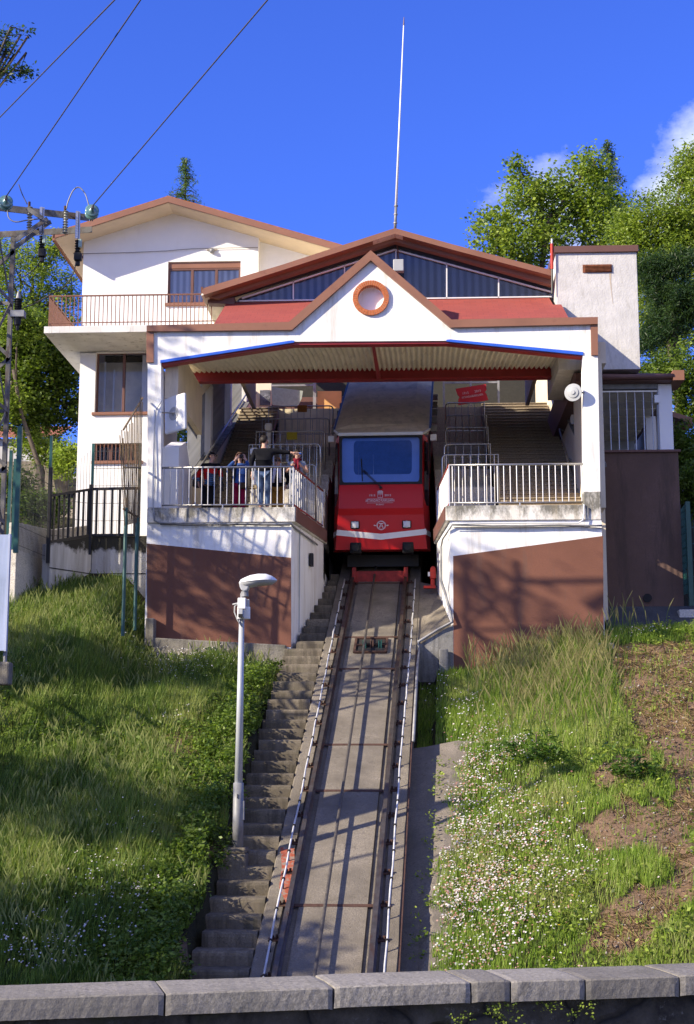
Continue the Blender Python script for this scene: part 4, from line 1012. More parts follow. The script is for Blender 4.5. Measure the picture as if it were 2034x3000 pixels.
platform_rail('shiny steel bar railing in front of the five people on the left platform', a0_, a1_, Vector((xB-.02,35.85,0)), 21, 17, [.47,.94])
b0_ = Vector((at(1712,1356,YF+.12).x, YF+.12, 0)); b1_ = Vector((at(1316,1360,YF+.12).x, YF+.12, 0))
platform_rail('shiny steel bar railing along the front of the empty right platform', b0_, b1_, Vector((xD+.03,35.85,0)), 21, 16, [.48,.96])
def gate(label, x0, x1, Y, ztop, zfl, curve, group):
    e = thing('queue_railing', label, 'railing', (x0, Y, zfl), group)
    s = 1 if x1 > x0 else -1; R = .10
    P = [Vector((x0,Y,zfl)), Vector((x0,Y,ztop)), Vector((x1-s*R,Y,ztop))]
    for k in range(1,5): a = PI/2*k/4; P.append(Vector((x1-s*R+s*R*math.sin(a),Y,ztop-R+R*math.cos(a))))
    P.append(Vector((x1,Y,zfl)))
    MB().tube(P,.021,8).build('frame', m['steel'], e, smooth=True)
    MB().tube([(x0,Y,zfl+.22),(x1,Y,zfl+.22)],.014,6).build('bottom_rail', m['steel'], e)
    n = max(2, int(abs(x1-x0)/.17)); bars_between(e, Vector((x0,Y,0)), Vector((x1,Y,0)), zfl+.22, ztop, n, m['steel'], .009)
    return e
ordn = ['lowest', 'second', 'third', 'fourth', 'topmost']
for i,(py,Y,px) in enumerate(gL):
    x0 = at(px,py,Y).x; x1 = xB-.12; z = at(px,py,Y).z
    gate(f'steel queue railing left of the red car, {ordn[i]} of the stepped row going up' if i else 'short steel queue railing left of the red car, lowest and nearest of the stepped row', x0, x1, Y, z, (zf if i==0 else z-1.05), True, 'queue railings left of the car')
for i,(py,Y,px) in enumerate(gR):
    x0 = at(px,py,Y).x; x1 = [at(1460,1333,35.2).x,1.86,1.9,1.94,1.98][i]; z = at(px,py,Y).z
    gate(f'steel queue railing right of the red car, {ordn[i]} of the stepped row going up', x1, x0, Y, z, (zf if i==0 else z-1.05), True, 'queue railings right of the car')
# rail running back on stair sides
def handrail(label, pts):
    e = thing('handrail', label, 'handrail', tuple(pts[0]))
    MB().tube(pts,.024,8).build('rail', m['steel'], e, smooth=True)
    for f in (.05,.35,.65,.95): c = Vector(pts[0]).lerp(Vector(pts[-1]), f); MB().tube([c, c+Vector((-.12 if c.x < 0 else .12,0,-.08))],.012,6).build('bracket', m['galv'], e)
hl = [at(567,1404,34.2), at(744,1128,46.4)]; hl[0].x = XL+.5; hl[1].x = XL+.5
handrail('steel handrail climbing the beige wall beside the left inner stairs', hl)
hr = [at(1665,1354,36.2), at(1601,1109,45.5)]
handrail('steel handrail climbing the right wall beside the dark inner stairs', hr)
# coloured notice plates on the left gates
for (px, py, Y, c, lab) in ((887,1198,41.97,(.50,.22,.06),'small orange notice plate on the topmost left queue railing'),(857,1278,38.27,(.36,.30,.04),'small yellow notice plate on the third left queue railing')):
    p = at(px, py, Y); o = MB().box(p.x-.15,p.x+.13,Y-.035,Y-.02,p.z-.10,p.z+.10).build('notice_plate', simple('plate',c)); tag(o, lab, 'plate')
# tilted boards hung at the back of the hall
cpl = at(840,1164,Yb-1.2); e = MB()
q = [at(795,1133,Yb-1.2),at(888,1145,Yb-1.2),at(884,1168,Yb-1.2),at(872,1191,Yb-1.2),at(798,1186,Yb-1.2)]
mb = MB(); mb.add(q+[p+Vector((0,.04,0)) for p in q],[(0,1,2,3,4),(9,8,7,6,5)]+[(i,i+5,(i+1)%5+5,(i+1)%5) for i in range(5)])
o = mb.build('hanging_board', simple('pale_green_board',(.34,.38,.33))); tag(o,'large pale green-grey board tilted at the back of the hall left of the car','board')
e = thing('ticket_board', 'tilted dark red ticket-shaped board with pale writing at the back of the right side', 'board', tuple(at(1380,1155,Yb-1)))
q = [(1335,1139),(1424,1125),(1426,1142),(1421,1148),(1426,1155),(1431,1172),(1343,1187),(1343,1170),(1347,1163),(1341,1157)]
q = [at(*p,Yb-1) for p in q]; mb = MB(); k = len(q); mb.add(q+[p+Vector((0,.03,0)) for p in q],[tuple(range(k)),tuple(range(2*k-1,k-1,-1))]+[(i,i+k,(i+1)%k+k,(i+1)%k) for i in range(k)])
mb.build('panel', simple('ticket_red',(.33,.025,.03)), e)
def text(s, loc, size, mat_, parent, name='lettering', rot=(PI/2,0,0), sx=1.0, ext=.002, align='CENTER'):
    c = bpy.data.curves.new(name,'FONT'); c.body = s; c.size = size; c.align_x = align; c.align_y = 'CENTER'; c.extrude = ext
    o = bpy.data.objects.new(name, c); COL.objects.link(o); bpy.context.view_layer.update()
    me = bpy.data.meshes.new_from_object(o); bpy.data.objects.remove(o)
    me.transform(Matrix.Translation(Vector(loc)) @ (rot if isinstance(rot, Matrix) else __import__('mathutils').Euler(rot).to_matrix().to_4x4()) @ Matrix.Diagonal((sx,1,1,1)))
    me.materials.clear(); me.materials.append(mat_)
    o = bpy.data.objects.new(name, me); COL.objects.link(o); par(o, parent); return o
tm = simple('ticket_letter',(.50,.35,.34)); ang = math.radians(9)
for s, px, py, sz, sx in (('1915',1364,1152,.11,1),('2015',1400,1146,.11,1),('ARTXANDAKO',1370,1163,.10,.55),('FUNIKULARRA',1400,1158,.10,.55)):
    text(s, at(px,py,Yb-1.03), sz, tm, e, rot=(PI/2,-ang,0), sx=sx)
p = at(1449,1175,Yb-1); e = thing('litter_bin','short steel drum bin standing at the top of the right stairs','bin',(p.x,p.y,zU))
MB().lathe((p.x,p.y,zU),(0,0,1),[(0,.13),(.5,.13),(.52,.15),(.58,.15)],16).build('drum', m['galv'], e, smooth=False)
MB().lathe((p.x,p.y,zU+.58),(0,0,1),[(0,.12),(.03,.10),(.05,.05)],16).build('lid', m['steel'], e)
# ticket validators: white rounded posts on the left terraces
for (px,py,Y,lab) in ((787,1262,38.9,'white ticket post on the left terraces behind the pointing man'),(745,1335,36.4,'white ticket post on the left terraces beside the first long queue railing')):
    p = at(px,py,Y); e = thing('ticket_post',lab,'ticket machine',(p.x,p.y,p.z-.6),'white ticket posts')
    MB().box(p.x-.05,p.x+.07,Y-.05,Y+.05,p.z-.75,p.z+.0).build('post', m['whitep'], e, bevel=.02)
    MB().box(p.x-.10,p.x+.10,Y-.08,Y+.06,p.z+.0,p.z+.2).build('reader', m['whitep'], e, bevel=.05)
# cabinet on the left platform
p = at(541,1480,35.0); e = thing('cabinet','white gabled cabinet standing on the left platform behind the railing','cabinet',(p.x,35.0,zf))
a, bq = at(527,1430,35.0), at(561,1395,35.0); w_=.22
MB().prism([(a.x,zf),(bq.x,zf),(bq.x,bq.z-.2),((a.x+bq.x)/2,bq.z+.02),(a.x,bq.z-.2)],34.9,35.4).build('body', m['house'], e, bevel=.01)
MB().box(a.x-.03,a.x+.03,34.85,34.895,zf+.5,zf+.85).build('lock_box', m['blackm'], e)

# ================================================================= antennas
p = at(515,1212,YF+.25); e = thing('panel_antenna','large white square panel antenna fixed inside the left portal column','antenna',tuple(p))
R_ = Matrix.Translation(p) @ Matrix.Rotation(math.radians(-38),4,'Z') @ Matrix.Rotation(math.radians(-3),4,'Y')
def xf(mb, Mx): mb.v = [tuple(Mx @ Vector(v)) for v in mb.v]; return mb
xf(MB().box(-.34,.34,-.04,.04,-.43,.43), R_).build('panel', m['whitep'], e, bevel=.06, smooth=False)
xf(MB().lathe((-.02,-.04,0),(0,-1,0),[(0,.16),(.012,.15),(.012,.05),(.05,.04)],20), R_).build('mount_disc', m['greyp'], e)
MB().tube([tuple(at(473,1208,YF+.1)), tuple(p+Vector((-.02,-.07,0)))],.018,6).build('arm', m['steel'], e)
p = at(1680,1150,YF-.1); e = thing('dish_antenna','round pale grey dish antenna on a short arm at the right portal column','antenna',tuple(p))
axd = Vector((-.35,-1,-.1)).normalized()
MB().lathe(p+axd*-.06, axd,[(0,.12),(.03,.19),(.07,.20),(.075,.195),(.08,.13),(.10,.12),(.11,.05),(.13,.045)],28).build('dish', m['greyp'], e, smooth=False)
MB().tube([p+axd*.02, at(1712,1150,YF-.02)],.02,8).build('arm', m['galv'], e)
# conduits on platform faces
def wire(label, pts, r=.018, mt=None, cat='conduit', name='wall_conduit'):
    P = []
    for i in range(len(pts)-1):
        for k in range(4): P.append(Vector(pts[i]).lerp(Vector(pts[i+1]), k/4)+Vector((0,0,random.uniform(-.006,.006))))
    P.append(Vector(pts[-1])); o = MB().tube(P, r, 6).build(name, mt or m['galv'], smooth=True); tag(o,label,cat); return o
yw_ = YF-.075
wire('grey cable bundle running along the left platform face below its dirty white edge',[at(452,1500,yw_),at(453,1525,yw_),at(470,1532,yw_),at(660,1535,yw_),at(853,1535,yw_),at(868,1550,YF+.3),at(930,1596,35)],.022)
wire('thin cable sagging under the bundle on the left platform face',[at(470,1536,yw_),at(560,1540,yw_),at(700,1538,yw_),at(850,1540,yw_)],.010,m['cable'])
wire('grey cable bundle running along the right platform face below its dirty white edge',[at(1764,1540,yw_),at(1640,1538,yw_),at(1480,1541,yw_),at(1325,1537,yw_),at(1310,1560,YF-.02),at(1297,1580,YF+.5),at(1290,1620,YF+.9)],.022)
wire('thin cable sagging under the bundle on the right platform face',[at(1764,1549,yw_),at(1700,1542,yw_),at(1500,1546,yw_),at(1330,1545,yw_)],.010,m['cable'])
wire('white pipe curving down beside the right portal column to the platform edge',[at(1325,1533,yw_-.02),at(1500,1532,yw_-.02),at(1695,1531,yw_-.02),at(1708,1524,yw_-.02),at(1711,1505,yw_-.02),at(1711,1478,yw_-.02)],.018,m['whitep'])
wire('cable drooping down the left portal column',[at(474,1175,YF-.03),at(458,1200,YF-.03),at(452,1260,YF-.03),at(456,1400,YF-.03),at(449,1480,YF-.05),at(453,1525,YF-.05)],.012,m['greyp'],'cable','wall_cable')

# ================================================================= funicular car
def Rz(a): return Matrix.Rotation(a,4,'Z')
Yc = 36.2; cx0 = at(1115.5,1450,Yc).x; th = -math.atan((A1.x-A0.x)/(A1.y-A0.y))
CB = thing('funicular_car','red funicular car with wide blue-tinted windscreen standing between the platforms','funicular car',(cx0,Yc,TZ(Yc)))
def pz(py, Y=Yc): return at(1115,py,Y).z
CM = Matrix.Translation((cx0,Yc,0)) @ Rz(th)
def C3(x, v, z): return CM @ Vector((x, v, z))
pxm = Yc/4373*1.0
def hw(pl, pr): return (pr-pl)/2*pxm
# rings: (z, front half width, front offset, shoulder half width, shoulder offset)
zT, zW, zFd, zS1, zS2, zBt = pz(1268), pz(1416), pz(1489), pz(1550), pz(1580), pz(1607)
rings = [(zT, 1.045,.20, 1.16,.70), (zW, 1.03,.15, 1.16,.62), (zFd, 1.04,.0, 1.18,.52), (zFd-.16, 1.055,.05, 1.19,.54), (zS1, 1.08,.09, 1.20,.56), (zBt, 1.13,.16, 1.21,.60)]
def ringpts(r): z,wf,of,ws,os_ = r; return [(-ws,os_,z),(-wf,of,z),(wf,of,z),(ws,os_,z)]
mb = MB(); vs = [C3(*p) for r in rings for p in ringpts(r)]; fs = []
for i in range(len(rings)-1):
    for j in range(3): fs.append((i*4+j, i*4+j+1, (i+1)*4+j+1, (i+1)*4+j))
fs.append(tuple(len(rings)*4-4+j for j in (3,2,1,0)))
# windscreen opening: the top front quad is replaced by a frame
fs.remove((1,2,6,5)); mb.add(vs, fs)
# long sloping body behind, stepped like the platforms
bw = 1.16; LB = 11.5
for sgn in (-1,1):
    s_ = sgn*1.17; zb_ = rings[-1][0]; 
    mb.add([C3(s_,.60,zb_),C3(s_,.85,zT),C3(s_,LB,zT+SL*LB),C3(s_,LB,zb_+SL*LB)],[(0,1,2,3)])
mb.add([C3(-1.17,.6,zBt),C3(1.17,.6,zBt),C3(1.17,LB,zBt+SL*LB),C3(-1.17,LB,zBt+SL*LB)],[(0,1,2,3)])
mb.build('body', m['redpaint'], CB, recalc=False)
# windscreen: black rubber surround, pane, interior
def onfr(fx, fz, push=0.0):   # fx -1..1, fz 0 bottom..1 top on the windscreen plane
    wf = 1.03+(1.045-1.03)*fz; v = .15+(.20-.15)*fz; z = zW+(zT-zW)*fz
    return C3(fx*wf, v-push, z-push*.2)
def frpanel(x0,x1,z0,z1,push,th_=.03,rad=0.0,name='x',mat_=None,parent=None,hole=None):
    def loop(a0,a1,b0,b1,r):
        if r <= 0: return [(a0,b0),(a1,b0),(a1,b1),(a0,b1)]
        P=[]; ry = r*2.06/(zT-zW) if False else r*1.55
        for cx_,cy_,s0 in ((a0+r,b0+ry,PI),(a1-r,b0+ry,1.5*PI),(a1-r,b1-ry,0),(a0+r,b1-ry,.5*PI)):
            for k in range(5): a=s0+PI/2*k/4; P.append((cx_+r*math.cos(a), cy_+ry*math.sin(a)))
        return P
    L = loop(x0,x1,z0,z1,rad); mb = MB(); n = len(L)
    if hole is None:
        vs = [onfr(a,b_,push) for a,b_ in L]+[onfr(a,b_,push-th_) for a,b_ in L]
        mb.add(vs,[tuple(range(n)),tuple(range(2*n-1,n-1,-1))]+[(i,i+n,(i+1)%n+n,(i+1)%n) for i in range(n)])
    else:
        H_ = loop(*hole); t_ = MB().holed(L,[H_],0,1); 
        mb.v = [tuple(onfr(v[0],v[2],push if v[1]==0 else push-th_)) for v in t_.v]; mb.f = t_.f; mb.m = t_.m
    return mb.build(name,mat_,parent)
wsf = frpanel(-.995,.995,.0,.985,.012,.05,.0,'windscreen',m['black'],CB,hole=(-.935,.925,.05,.935,.05))
frpanel(-.95,.94,.03,.955,.002,.006,.0,'pane',m['wind'],wsf)
inn = M('car_interior',(.16,.25,.46),.6,.2,2); innl = M('car_interior_light',(.42,.50,.62),.6,.1,2)
# pale inner rim and deep dark saloon
frpanel(-.95,.95,.02,.97,-.15,.02,.0,'inner_lining',innl,wsf,hole=(-.66,.74,.20,.88,.07))
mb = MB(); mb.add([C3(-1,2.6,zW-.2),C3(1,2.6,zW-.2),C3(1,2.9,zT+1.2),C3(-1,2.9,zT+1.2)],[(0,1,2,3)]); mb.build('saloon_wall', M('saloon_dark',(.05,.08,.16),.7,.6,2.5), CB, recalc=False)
mb = MB(); mb.add([C3(-1.1,.62,zW-.05),C3(1.1,.62,zW-.05),C3(1.1,2.7,zW-.05),C3(-1.1,2.7,zW-.05)],[(0,1,2,3)]); mb.build('saloon_floor', inn, CB, recalc=False)
for fx in (-.62,-.24): 
    q0_, q1_ = C3(fx,1.1,zW), C3(fx,1.3,zW+1.0); MB().tube([q0_,q1_],.014,6).build('grab_pole', m['steel'], CB)
q0_, q1_ = C3(-.6,.8,zW+.2), C3(.7,.8,zW+.2); MB().tube([q0_,q1_],.014,6).build('grab_rail', m['steel'], CB)
for fx in (-.55,.1,.6):
    a = C3(fx,1.5,zW+.1); MB().box(a.x-.2,a.x+.2,a.y,a.y+.12,a.z-.3,a.z+.35).build('seat', innl, CB, bevel=.05)
a = C3(0,.75,zW-.02); MB().box(a.x-.5,a.x+.55,a.y,a.y+.3,a.z-.1,a.z+.09).build('console', m['black'], CB, bevel=.02)
# wiper
mb = MB(); b0w = onfr(.0,-.06,.06); tw = onfr(-.47,.31,.05)
mb.beam(b0w, tw,.022,.014); mb.beam(b0w+Vector((.05,0,-.02)), tw+Vector((.06,0,-.01)),.015,.012); mb.beam(onfr(-.44,.07,.05), onfr(-.47,.52,.05),.014,.02)
mb.lathe(b0w,(0,-1,0),[(-.02,.035),(.03,.03)],10)
mb.build('wiper', m['black'], CB)
# roof: visor + long sloping grey roof with drip edge
zr_ = zT+.02
mb = MB()
vr = [C3(-1.05,.16,zr_-.02),C3(1.05,.16,zr_-.02),C3(1.22,.82,zr_+.26),C3(.8,.95,zr_+.42),C3(-.8,.95,zr_+.42),C3(-1.22,.82,zr_+.26),
      C3(-1.24,LB,zr_+.10+SL*LB),C3(1.24,LB,zr_+.10+SL*LB),C3(.8,LB,zr_+.25+SL*LB),C3(-.8,LB,zr_+.25+SL*LB),C3(-1.24,1.0,zr_+.26),C3(1.24,1.0,zr_+.26)]
mb.add(vr,[(0,1,2,3,4,5),(5,4,9,6),(3,2,7,8),(4,3,8,9)])
mb.build('roof', m['roofgrey'], CB, recalc=False)
mb = MB(); mb.beam(C3(-1.05,.145,zr_-.015),C3(1.05,.145,zr_-.015),.05,.075); mb.beam(C3(1.04,.15,zr_-.02),C3(1.215,.82,zr_+.24),.04,.05); mb.beam(C3(-1.04,.15,zr_-.02),C3(-1.215,.82,zr_+.24),.04,.05)
mb.build('drip_edge', M('visor_white',(.62,.63,.62),.5,.05), CB)
mb = MB()
for s in (-1,1): mb.beam(C3(s*1.22,.82,zr_+.24),C3(s*1.25,LB,zr_+.08+SL*LB),.05,.05)
mb.build('roof_gutter', m['blackm'], CB)
# stepped side windows/doors and white mirror housings
for s in (-1,1):
    for k in range(6):
        v0 = 1.15+k*1.6; z0 = zW-.25+SL*(v0+.2); wn_ = MB().add([C3(s*1.178,v0,z0),C3(s*1.178,v0+1.25,z0+.15),C3(s*1.178,v0+1.25,z0+1.15),C3(s*1.178,v0,z0+1.15)],[(0,1,2,3)]).build('side_window', m['dark'], CB, recalc=False)
    sw = MB().add([C3(s*1.06,.23,zFd+.12)+Vector((s*.015,-.03,0)),C3(s*1.165,.54,zFd+.12)+Vector((s*.015,-.03,0)),C3(s*1.15,.63,zT-.15)+Vector((s*.02,-.03,0)),C3(s*1.065,.25,zT-.15)+Vector((s*.02,-.03,0))],[(0,1,2,3)]).build('corner_window', glass('corner_pane',(.1,.12,.16),.12), CB, recalc=False)
    for k in range(6):
        a = C3(s*1.30,.92+k*.95,zr_+.08+SL*(k*.95)); MB().box(a.x-.08,a.x+.08,a.y-.05,a.y+.05,a.z-.12,a.z+.04).build('step_light', m['whitep'] if k==0 else m['galv'], CB, bevel=.01)
# white chevron band
def frontz(x, z, push):  # point on the lower nose for |x|<=1.1 at height z
    for i in range(2, len(rings)-1):
        a, b_ = rings[i], rings[i+1]
        if b_[0] <= z <= a[0]: f = (a[0]-z)/(a[0]-b_[0]); return C3(x, a[2]+(b_[2]-a[2])*f-push, z)
    return C3(x, rings[-1][2]-push, z)
def cz(px, py): return ((px-1113)*pxm, pz(py,Yc))
for q in ([(983,1549),(1113,1562),(1113,1579),(980,1565)], [(1113,1562),(1247,1549),(1249,1565),(1113,1579)]):
    pts = [frontz(*cz(*p), .006) for p in q]
    MB().add(pts+[p+Vector((0,.02,0)) for p in pts],[(0,1,2,3),(0,4,5,1),(2,6,7,3)]).build('white_band', m['whitep'], CB, recalc=False)
for s in (-1,1):
    a = rings[4]; 
    MB().add([C3(s*1.075,.085,zS1)+Vector((s*.006,-.006,0)),C3(s*1.205,.56,zS1)+Vector((s*.008,-.006,0)),C3(s*1.21,.57,zS1-.13)+Vector((s*.008,-.006,0)),C3(s*1.095,.11,zS1-.13)+Vector((s*.006,-.006,0))],[(0,1,2,3)]).build('white_band', m['whitep'], CB, recalc=False)
# headlights
for px in (1036,1190):
    x, z = cz(px,1536); c = frontz(x,z,.0); 
    hd = MB().box(c.x-.115,c.x+.115,c.y-.05,c.y+.04,c.z-.10,c.z+.10).build('headlight', m['black'], CB, bevel=.035)
    MB().lathe((c.x,c.y-.045,c.z),(0,-1,0),[(0,.085),(.016,.083),(.024,.06),(.028,.02)],20).box(c.x-.085,c.x+.085,c.y-.056,c.y-.04,c.z-.075,c.z+.075).build('lens', M('lamp_lens',(.62,.64,.66),.2,.1,20,spec=.8), hd)
# buffers
for px in (1037,1193):
    x, z = cz(px,1600); c = frontz(x,zBt+.02,.0)
    bf = MB().box(c.x-.14,c.x+.14,c.y-.04,c.y+.3,c.z-.12,c.z+.16).build('buffer_box', m['black'], CB, bevel=.03)
    MB().lathe((c.x,c.y-.04,c.z),(0,-1,0),[(0,.07),(.14,.07),(.15,.10),(.18,.10),(.19,.08)],18).build('buffer', m['black'], bf)
# undercarriage
MB().add([C3(-.9,1.1,zBt),C3(.9,1.1,zBt),C3(.9,1.1,zBt-.3),C3(-.9,1.1,zBt-.3),C3(-.9,LB,zBt+SL*LB-.35),C3(.9,LB,zBt+SL*LB-.35)],[(0,1,2,3),(3,2,5,4)]).build('underframe', m['blackm'], CB, recalc=False)
for s in (-1,1):
    c = C3(s*GAUGE/2,1.6,TZ(Yc+1.6)+.30); MB().lathe(c+Vector((-.07,0,0)),(1,0,0),[(0,.24),(.1,.24),(.1,.28),(.13,.28)],24).build('wheel', m['rail'], CB)
# emblem: ring with wings and interlaced T and A
x, z = cz(1114,1538); ec = frontz(x,z,.012); tl = Matrix.Rotation(-math.atan2(.04,.4),4,'X')
em = MB()
def ringflat(r0,r1,n=36):
    for i in range(n):
        a, b_ = 2*PI*i/n, 2*PI*(i+1)/n
        em.add([(r0*math.cos(a),0,r0*math.sin(a)),(r1*math.cos(a),0,r1*math.sin(a)),(r1*math.cos(b_),0,r1*math.sin(b_)),(r0*math.cos(b_),0,r0*math.sin(b_))],[(0,1,2,3)])
ringflat(.090,.105); ringflat(.112,.118)
for s in (-1,1):
    em.add([(s*.118,0,-.008),(s*.15,0,-.02),(s*.17,0,-.012),(s*.19,0,0),(s*.17,0,.014),(s*.14,0,.008)],[(0,1,2,3,4,5)])
for q in ([(-.058,.055),(.058,.055),(.05,.030),(.043,.040),(-.043,.040),(-.05,.030)], [(-.014,.044),(-.0,.044),(-.03,-.045),(-.05,-.045)],[(.0,.044),(.014,.044),(.05,-.045),(.03,-.045)],[(-.03,-.012),(.03,-.012),(.034,-.024),(-.034,-.024)],[(-.058,-.045),(-.022,-.045),(-.022,-.056),(-.058,-.056)],[(.022,-.045),(.058,-.045),(.058,-.056),(.022,-.056)]):
    em.add([(a,0,b_) for a,b_ in q],[tuple(range(len(q)))])
xf(em, Matrix.Translation(ec+Vector((0,-.01,0))) @ Rz(th)); em.build('emblem', m['lilac'], CB, recalc=False)
# anniversary lettering on the sloping nose
ny_ = Vector((0,-(zW-zFd),.16)).normalized()
def nose(px, py, push=.012):
    x = (px-1113)*pxm; f = (py-1416)/(1489-1416); return C3(x, .16*(1-f)-push, zW+(zFd-zW)*f+push*.1)
rotn = Matrix.Rotation(th,4,'Z') @ Matrix.Rotation(PI/2-math.atan2(.16,zW-zFd),4,'X')
text('1915', nose(1087,1450), .072, m['lilac'], CB, rot=rotn, sx=1.15); text('2015', nose(1134,1450), .072, m['lilac'], CB, rot=rotn, sx=1.15)
text('ARTXANDAKO FUNIKULARRA', nose(1111,1466), .098, m['lilac'], CB, rot=rotn, sx=.53)
text('BILBAO', nose(1111,1478), .05, m['lilac'], CB, rot=rotn, sx=1.2)
lg = MB()
for py in (1460.5,1473): lg.beam(nose(1072,py),nose(1150,py),.006,.006)
lg.build('lettering_rule', m['lilac'], CB)
lg = MB()
def lr(x0,y0,x1,y1): lg.beam(nose(x0,y0),nose(x1,y1),.009,.009)
lr(1103.5,1438,1119,1438);lr(1104,1438,1104,1456);lr(1118.5,1438,1118.5,1456);lr(1104,1457,1118.5,1457);lr(1105,1446,1118,1446);lr(1103,1439,1120,1439);lr(1106,1435.5,1117,1435.5);lr(1111.3,1448,1111.3,1450);lr(1111.3,1452,1111.3,1453.5);lr(1105,1441.5,1118,1441.5)
for x in (1107,1110,1113,1116): lr(x,1440,x,1445)
lg.build('tram_drawing', m['lilac'], CB)
# ================================================================= street lamp on the stairs
lp = ontr(697, 2482, .12); lt = at(714, 1735, lp.y); 
LP = thing('street_lamp', 'slim pale grey street lamp with white leaf-shaped head standing beside the track stairs', 'street lamp', tuple(lp))
top = Vector((lp.x+.02, lp.y, at(714,1735,lp.y).z)); jz = at(716,1822,lp.y).z
MB().tube([lp, Vector((lp.x+.0,lp.y,lp.z+1.0))],.088,14,r2=.082).build('pole_base', m['galv'], LP, smooth=True)
MB().tube([Vector((lp.x,lp.y,lp.z+1.0)), Vector((top.x,lp.y,jz+.15))],.064,14,r2=.042).build('pole', M('pole_paint',(.50,.52,.53),.4,.08,3,metal=.2), LP, smooth=True)
MB().tube([Vector((top.x,lp.y,jz-.02)), Vector((top.x,lp.y,top.z-.02))],.03,10).build('neck', m['galv'], LP)
xpx = lp.y/4373
def LPt(px, py, dy=0): p = at(px, py, lp.y); return Vector((p.x, lp.y+dy, p.z))
# head: loft along its length, upper white shell and lower grey body
def shell(lower, nm, mt):
    st_ = [(701,1707,.03,.02),(706,1698,.09,.055),(718,1692,.14,.09),(735,1685,.19,.10),(758,1681,.22,.105),(780,1681,.20,.10),(797,1687,.14,.07),(808,1695,.06,.03),(813,1700,.01,.01)]
    base = lambda px: 1708-(px-701)*(1708-1700)/112
    vs=[];fs=[];n=9
    for (px,pt,wy,h) in st_:
        b0 = LPt(px, base(px)); t0 = LPt(px, pt)
        for k in range(n):
            a = PI*k/(n-1)
            if not lower: vs.append((b0.x, lp.y+wy*math.cos(a), b0.z+(t0.z-b0.z)*math.sin(a)))
            else:
                dpt = .07 if px > 735 else .09; dpt *= min(1,wy/.15)
                vs.append((b0.x, lp.y+wy*.93*math.cos(a), b0.z-dpt*math.sin(a)))
    for i in range(len(st_)-1):
        for k in range(n-1): fs.append((i*n+k,i*n+k+1,(i+1)*n+k+1,(i+1)*n+k))
    return MB().add(vs,fs).build(nm,mt,LP,smooth=True,recalc=False)
shell(False,'lamp_cover',m['whitep']); shell(True,'lamp_body',m['greyp'])
q=[(702,1708),(733,1708),(733,1718),(728,1730),(718,1735),(709,1731),(704,1720)]
MB().prism([(LPt(*p).x,LPt(*p).z) for p in q], lp.y-.09, lp.y+.09).build('lamp_socket', m['greyp'], LP, bevel=.02)
MB().tube([LPt(717,1733),LPt(718,1748)],.062,12).build('socket_collar', m['galv'], LP)
e = thing('pole_camera','white box camera unit with plates and cable strapped to the lamp pole','camera',tuple(LPt(714,1800)))
a,bq = LPt(701,1755),LPt(724,1787); MB().box(a.x,bq.x,lp.y-.2,lp.y-.08,bq.z,a.z).build('upper_box', m['whitep'], e, bevel=.012)
a,bq = LPt(698,1779),LPt(734,1815); MB().box(a.x,bq.x,lp.y-.1,lp.y-.02,bq.z,a.z).build('back_plate', m['whitep'], e, bevel=.008)
a,bq = LPt(704,1791),LPt(718,1813); MB().box(a.x,bq.x,lp.y-.30,lp.y-.1,bq.z,a.z).build('camera_body', m['greyp'], e, bevel=.01)
a,bq = LPt(705,1804),LPt(718,1813); MB().box(a.x,bq.x,lp.y-.308,lp.y-.29,bq.z,a.z).build('camera_lens', m['black'], e, bevel=.004)
a,bq = LPt(725,1757),LPt(732,1780); MB().box(a.x,bq.x,lp.y-.09,lp.y-.03,bq.z,a.z).build('side_box', m['greyp'], e, bevel=.006)
MB().tube([LPt(684,1773,-.1),LPt(697,1770,-.1),LPt(702,1768,-.1)],.014,6).tube([LPt(700,1768,-.09),LPt(690,1778,-.09),LPt(689,1795,-.08),LPt(698,1818,-.06),LPt(710,1836,-.05)],.012,6).build('cable', m['greyp'], e, smooth=True)
text('1', (lp.x-.005, lp.y-.09, at(700,2333,lp.y).z), .1, m['black'], LP, name='number')
MB().box(lp.x+.06,lp.x+.10,lp.y-.05,lp.y+.05,lp.z+.42,lp.z+.72).build('pole_hatch', m['galv'], LP, bevel=.008)
lb_ = ontr(693,2560,.1)
e = thing('lamp_footing','square worn concrete footing block under the street lamp','footing',(lp.x,lp.y,lp.z-.5))
MB().box(lp.x-.32,lp.x+.16,lp.y-.3,lp.y+.35,lp.z-.75,lp.z-.09).build('block', m['step'], e, bevel=.03)
MB().box(lp.x-.2,lp.x+.15,lp.y-.2,lp.y+.25,lp.z-.09,lp.z+.0).build('pad', m['step'], e, bevel=.03)

# ================================================================= lattice pylon, insulators, wires
YP = 26.0
m['pyl'] = M('pylon_steel', (.15,.145,.14), .65, .35, 5, metal=.1, dirt=(.09,.06,.045), dk=.5, dw=.15, ds=(6,6,3))
def Pt(px,py,Y=YP): return at(px,py,Y)
xg = at(36,900,27.15).x; zt = Pt(44,612).z; zg_ = gz(xg,YP)-.2; Wp = 1.15
PY = thing('lattice_pylon','weathered galvanised lattice pylon with a crossarm at the left edge','pylon',(xg-Wp/2,YP,zg_))
def angle(mb,p,q,w=.09): 
    p,q=Vector(p),Vector(q); d=(q-p).normalized(); s=Vector((0,1,0)).cross(d)
    if s.length<.1: s=Vector((1,0,0))
    s.normalize(); mb.beam(p,q,w,.012,up=s); mb.beam(p+s*(-w/2)+Vector((0,w/2,0)),q+s*(-w/2)+Vector((0,w/2,0)),.012,w,up=s)
legs=[(xg,YP),(xg-Wp,YP),(xg-Wp,YP+Wp),(xg,YP+Wp)]
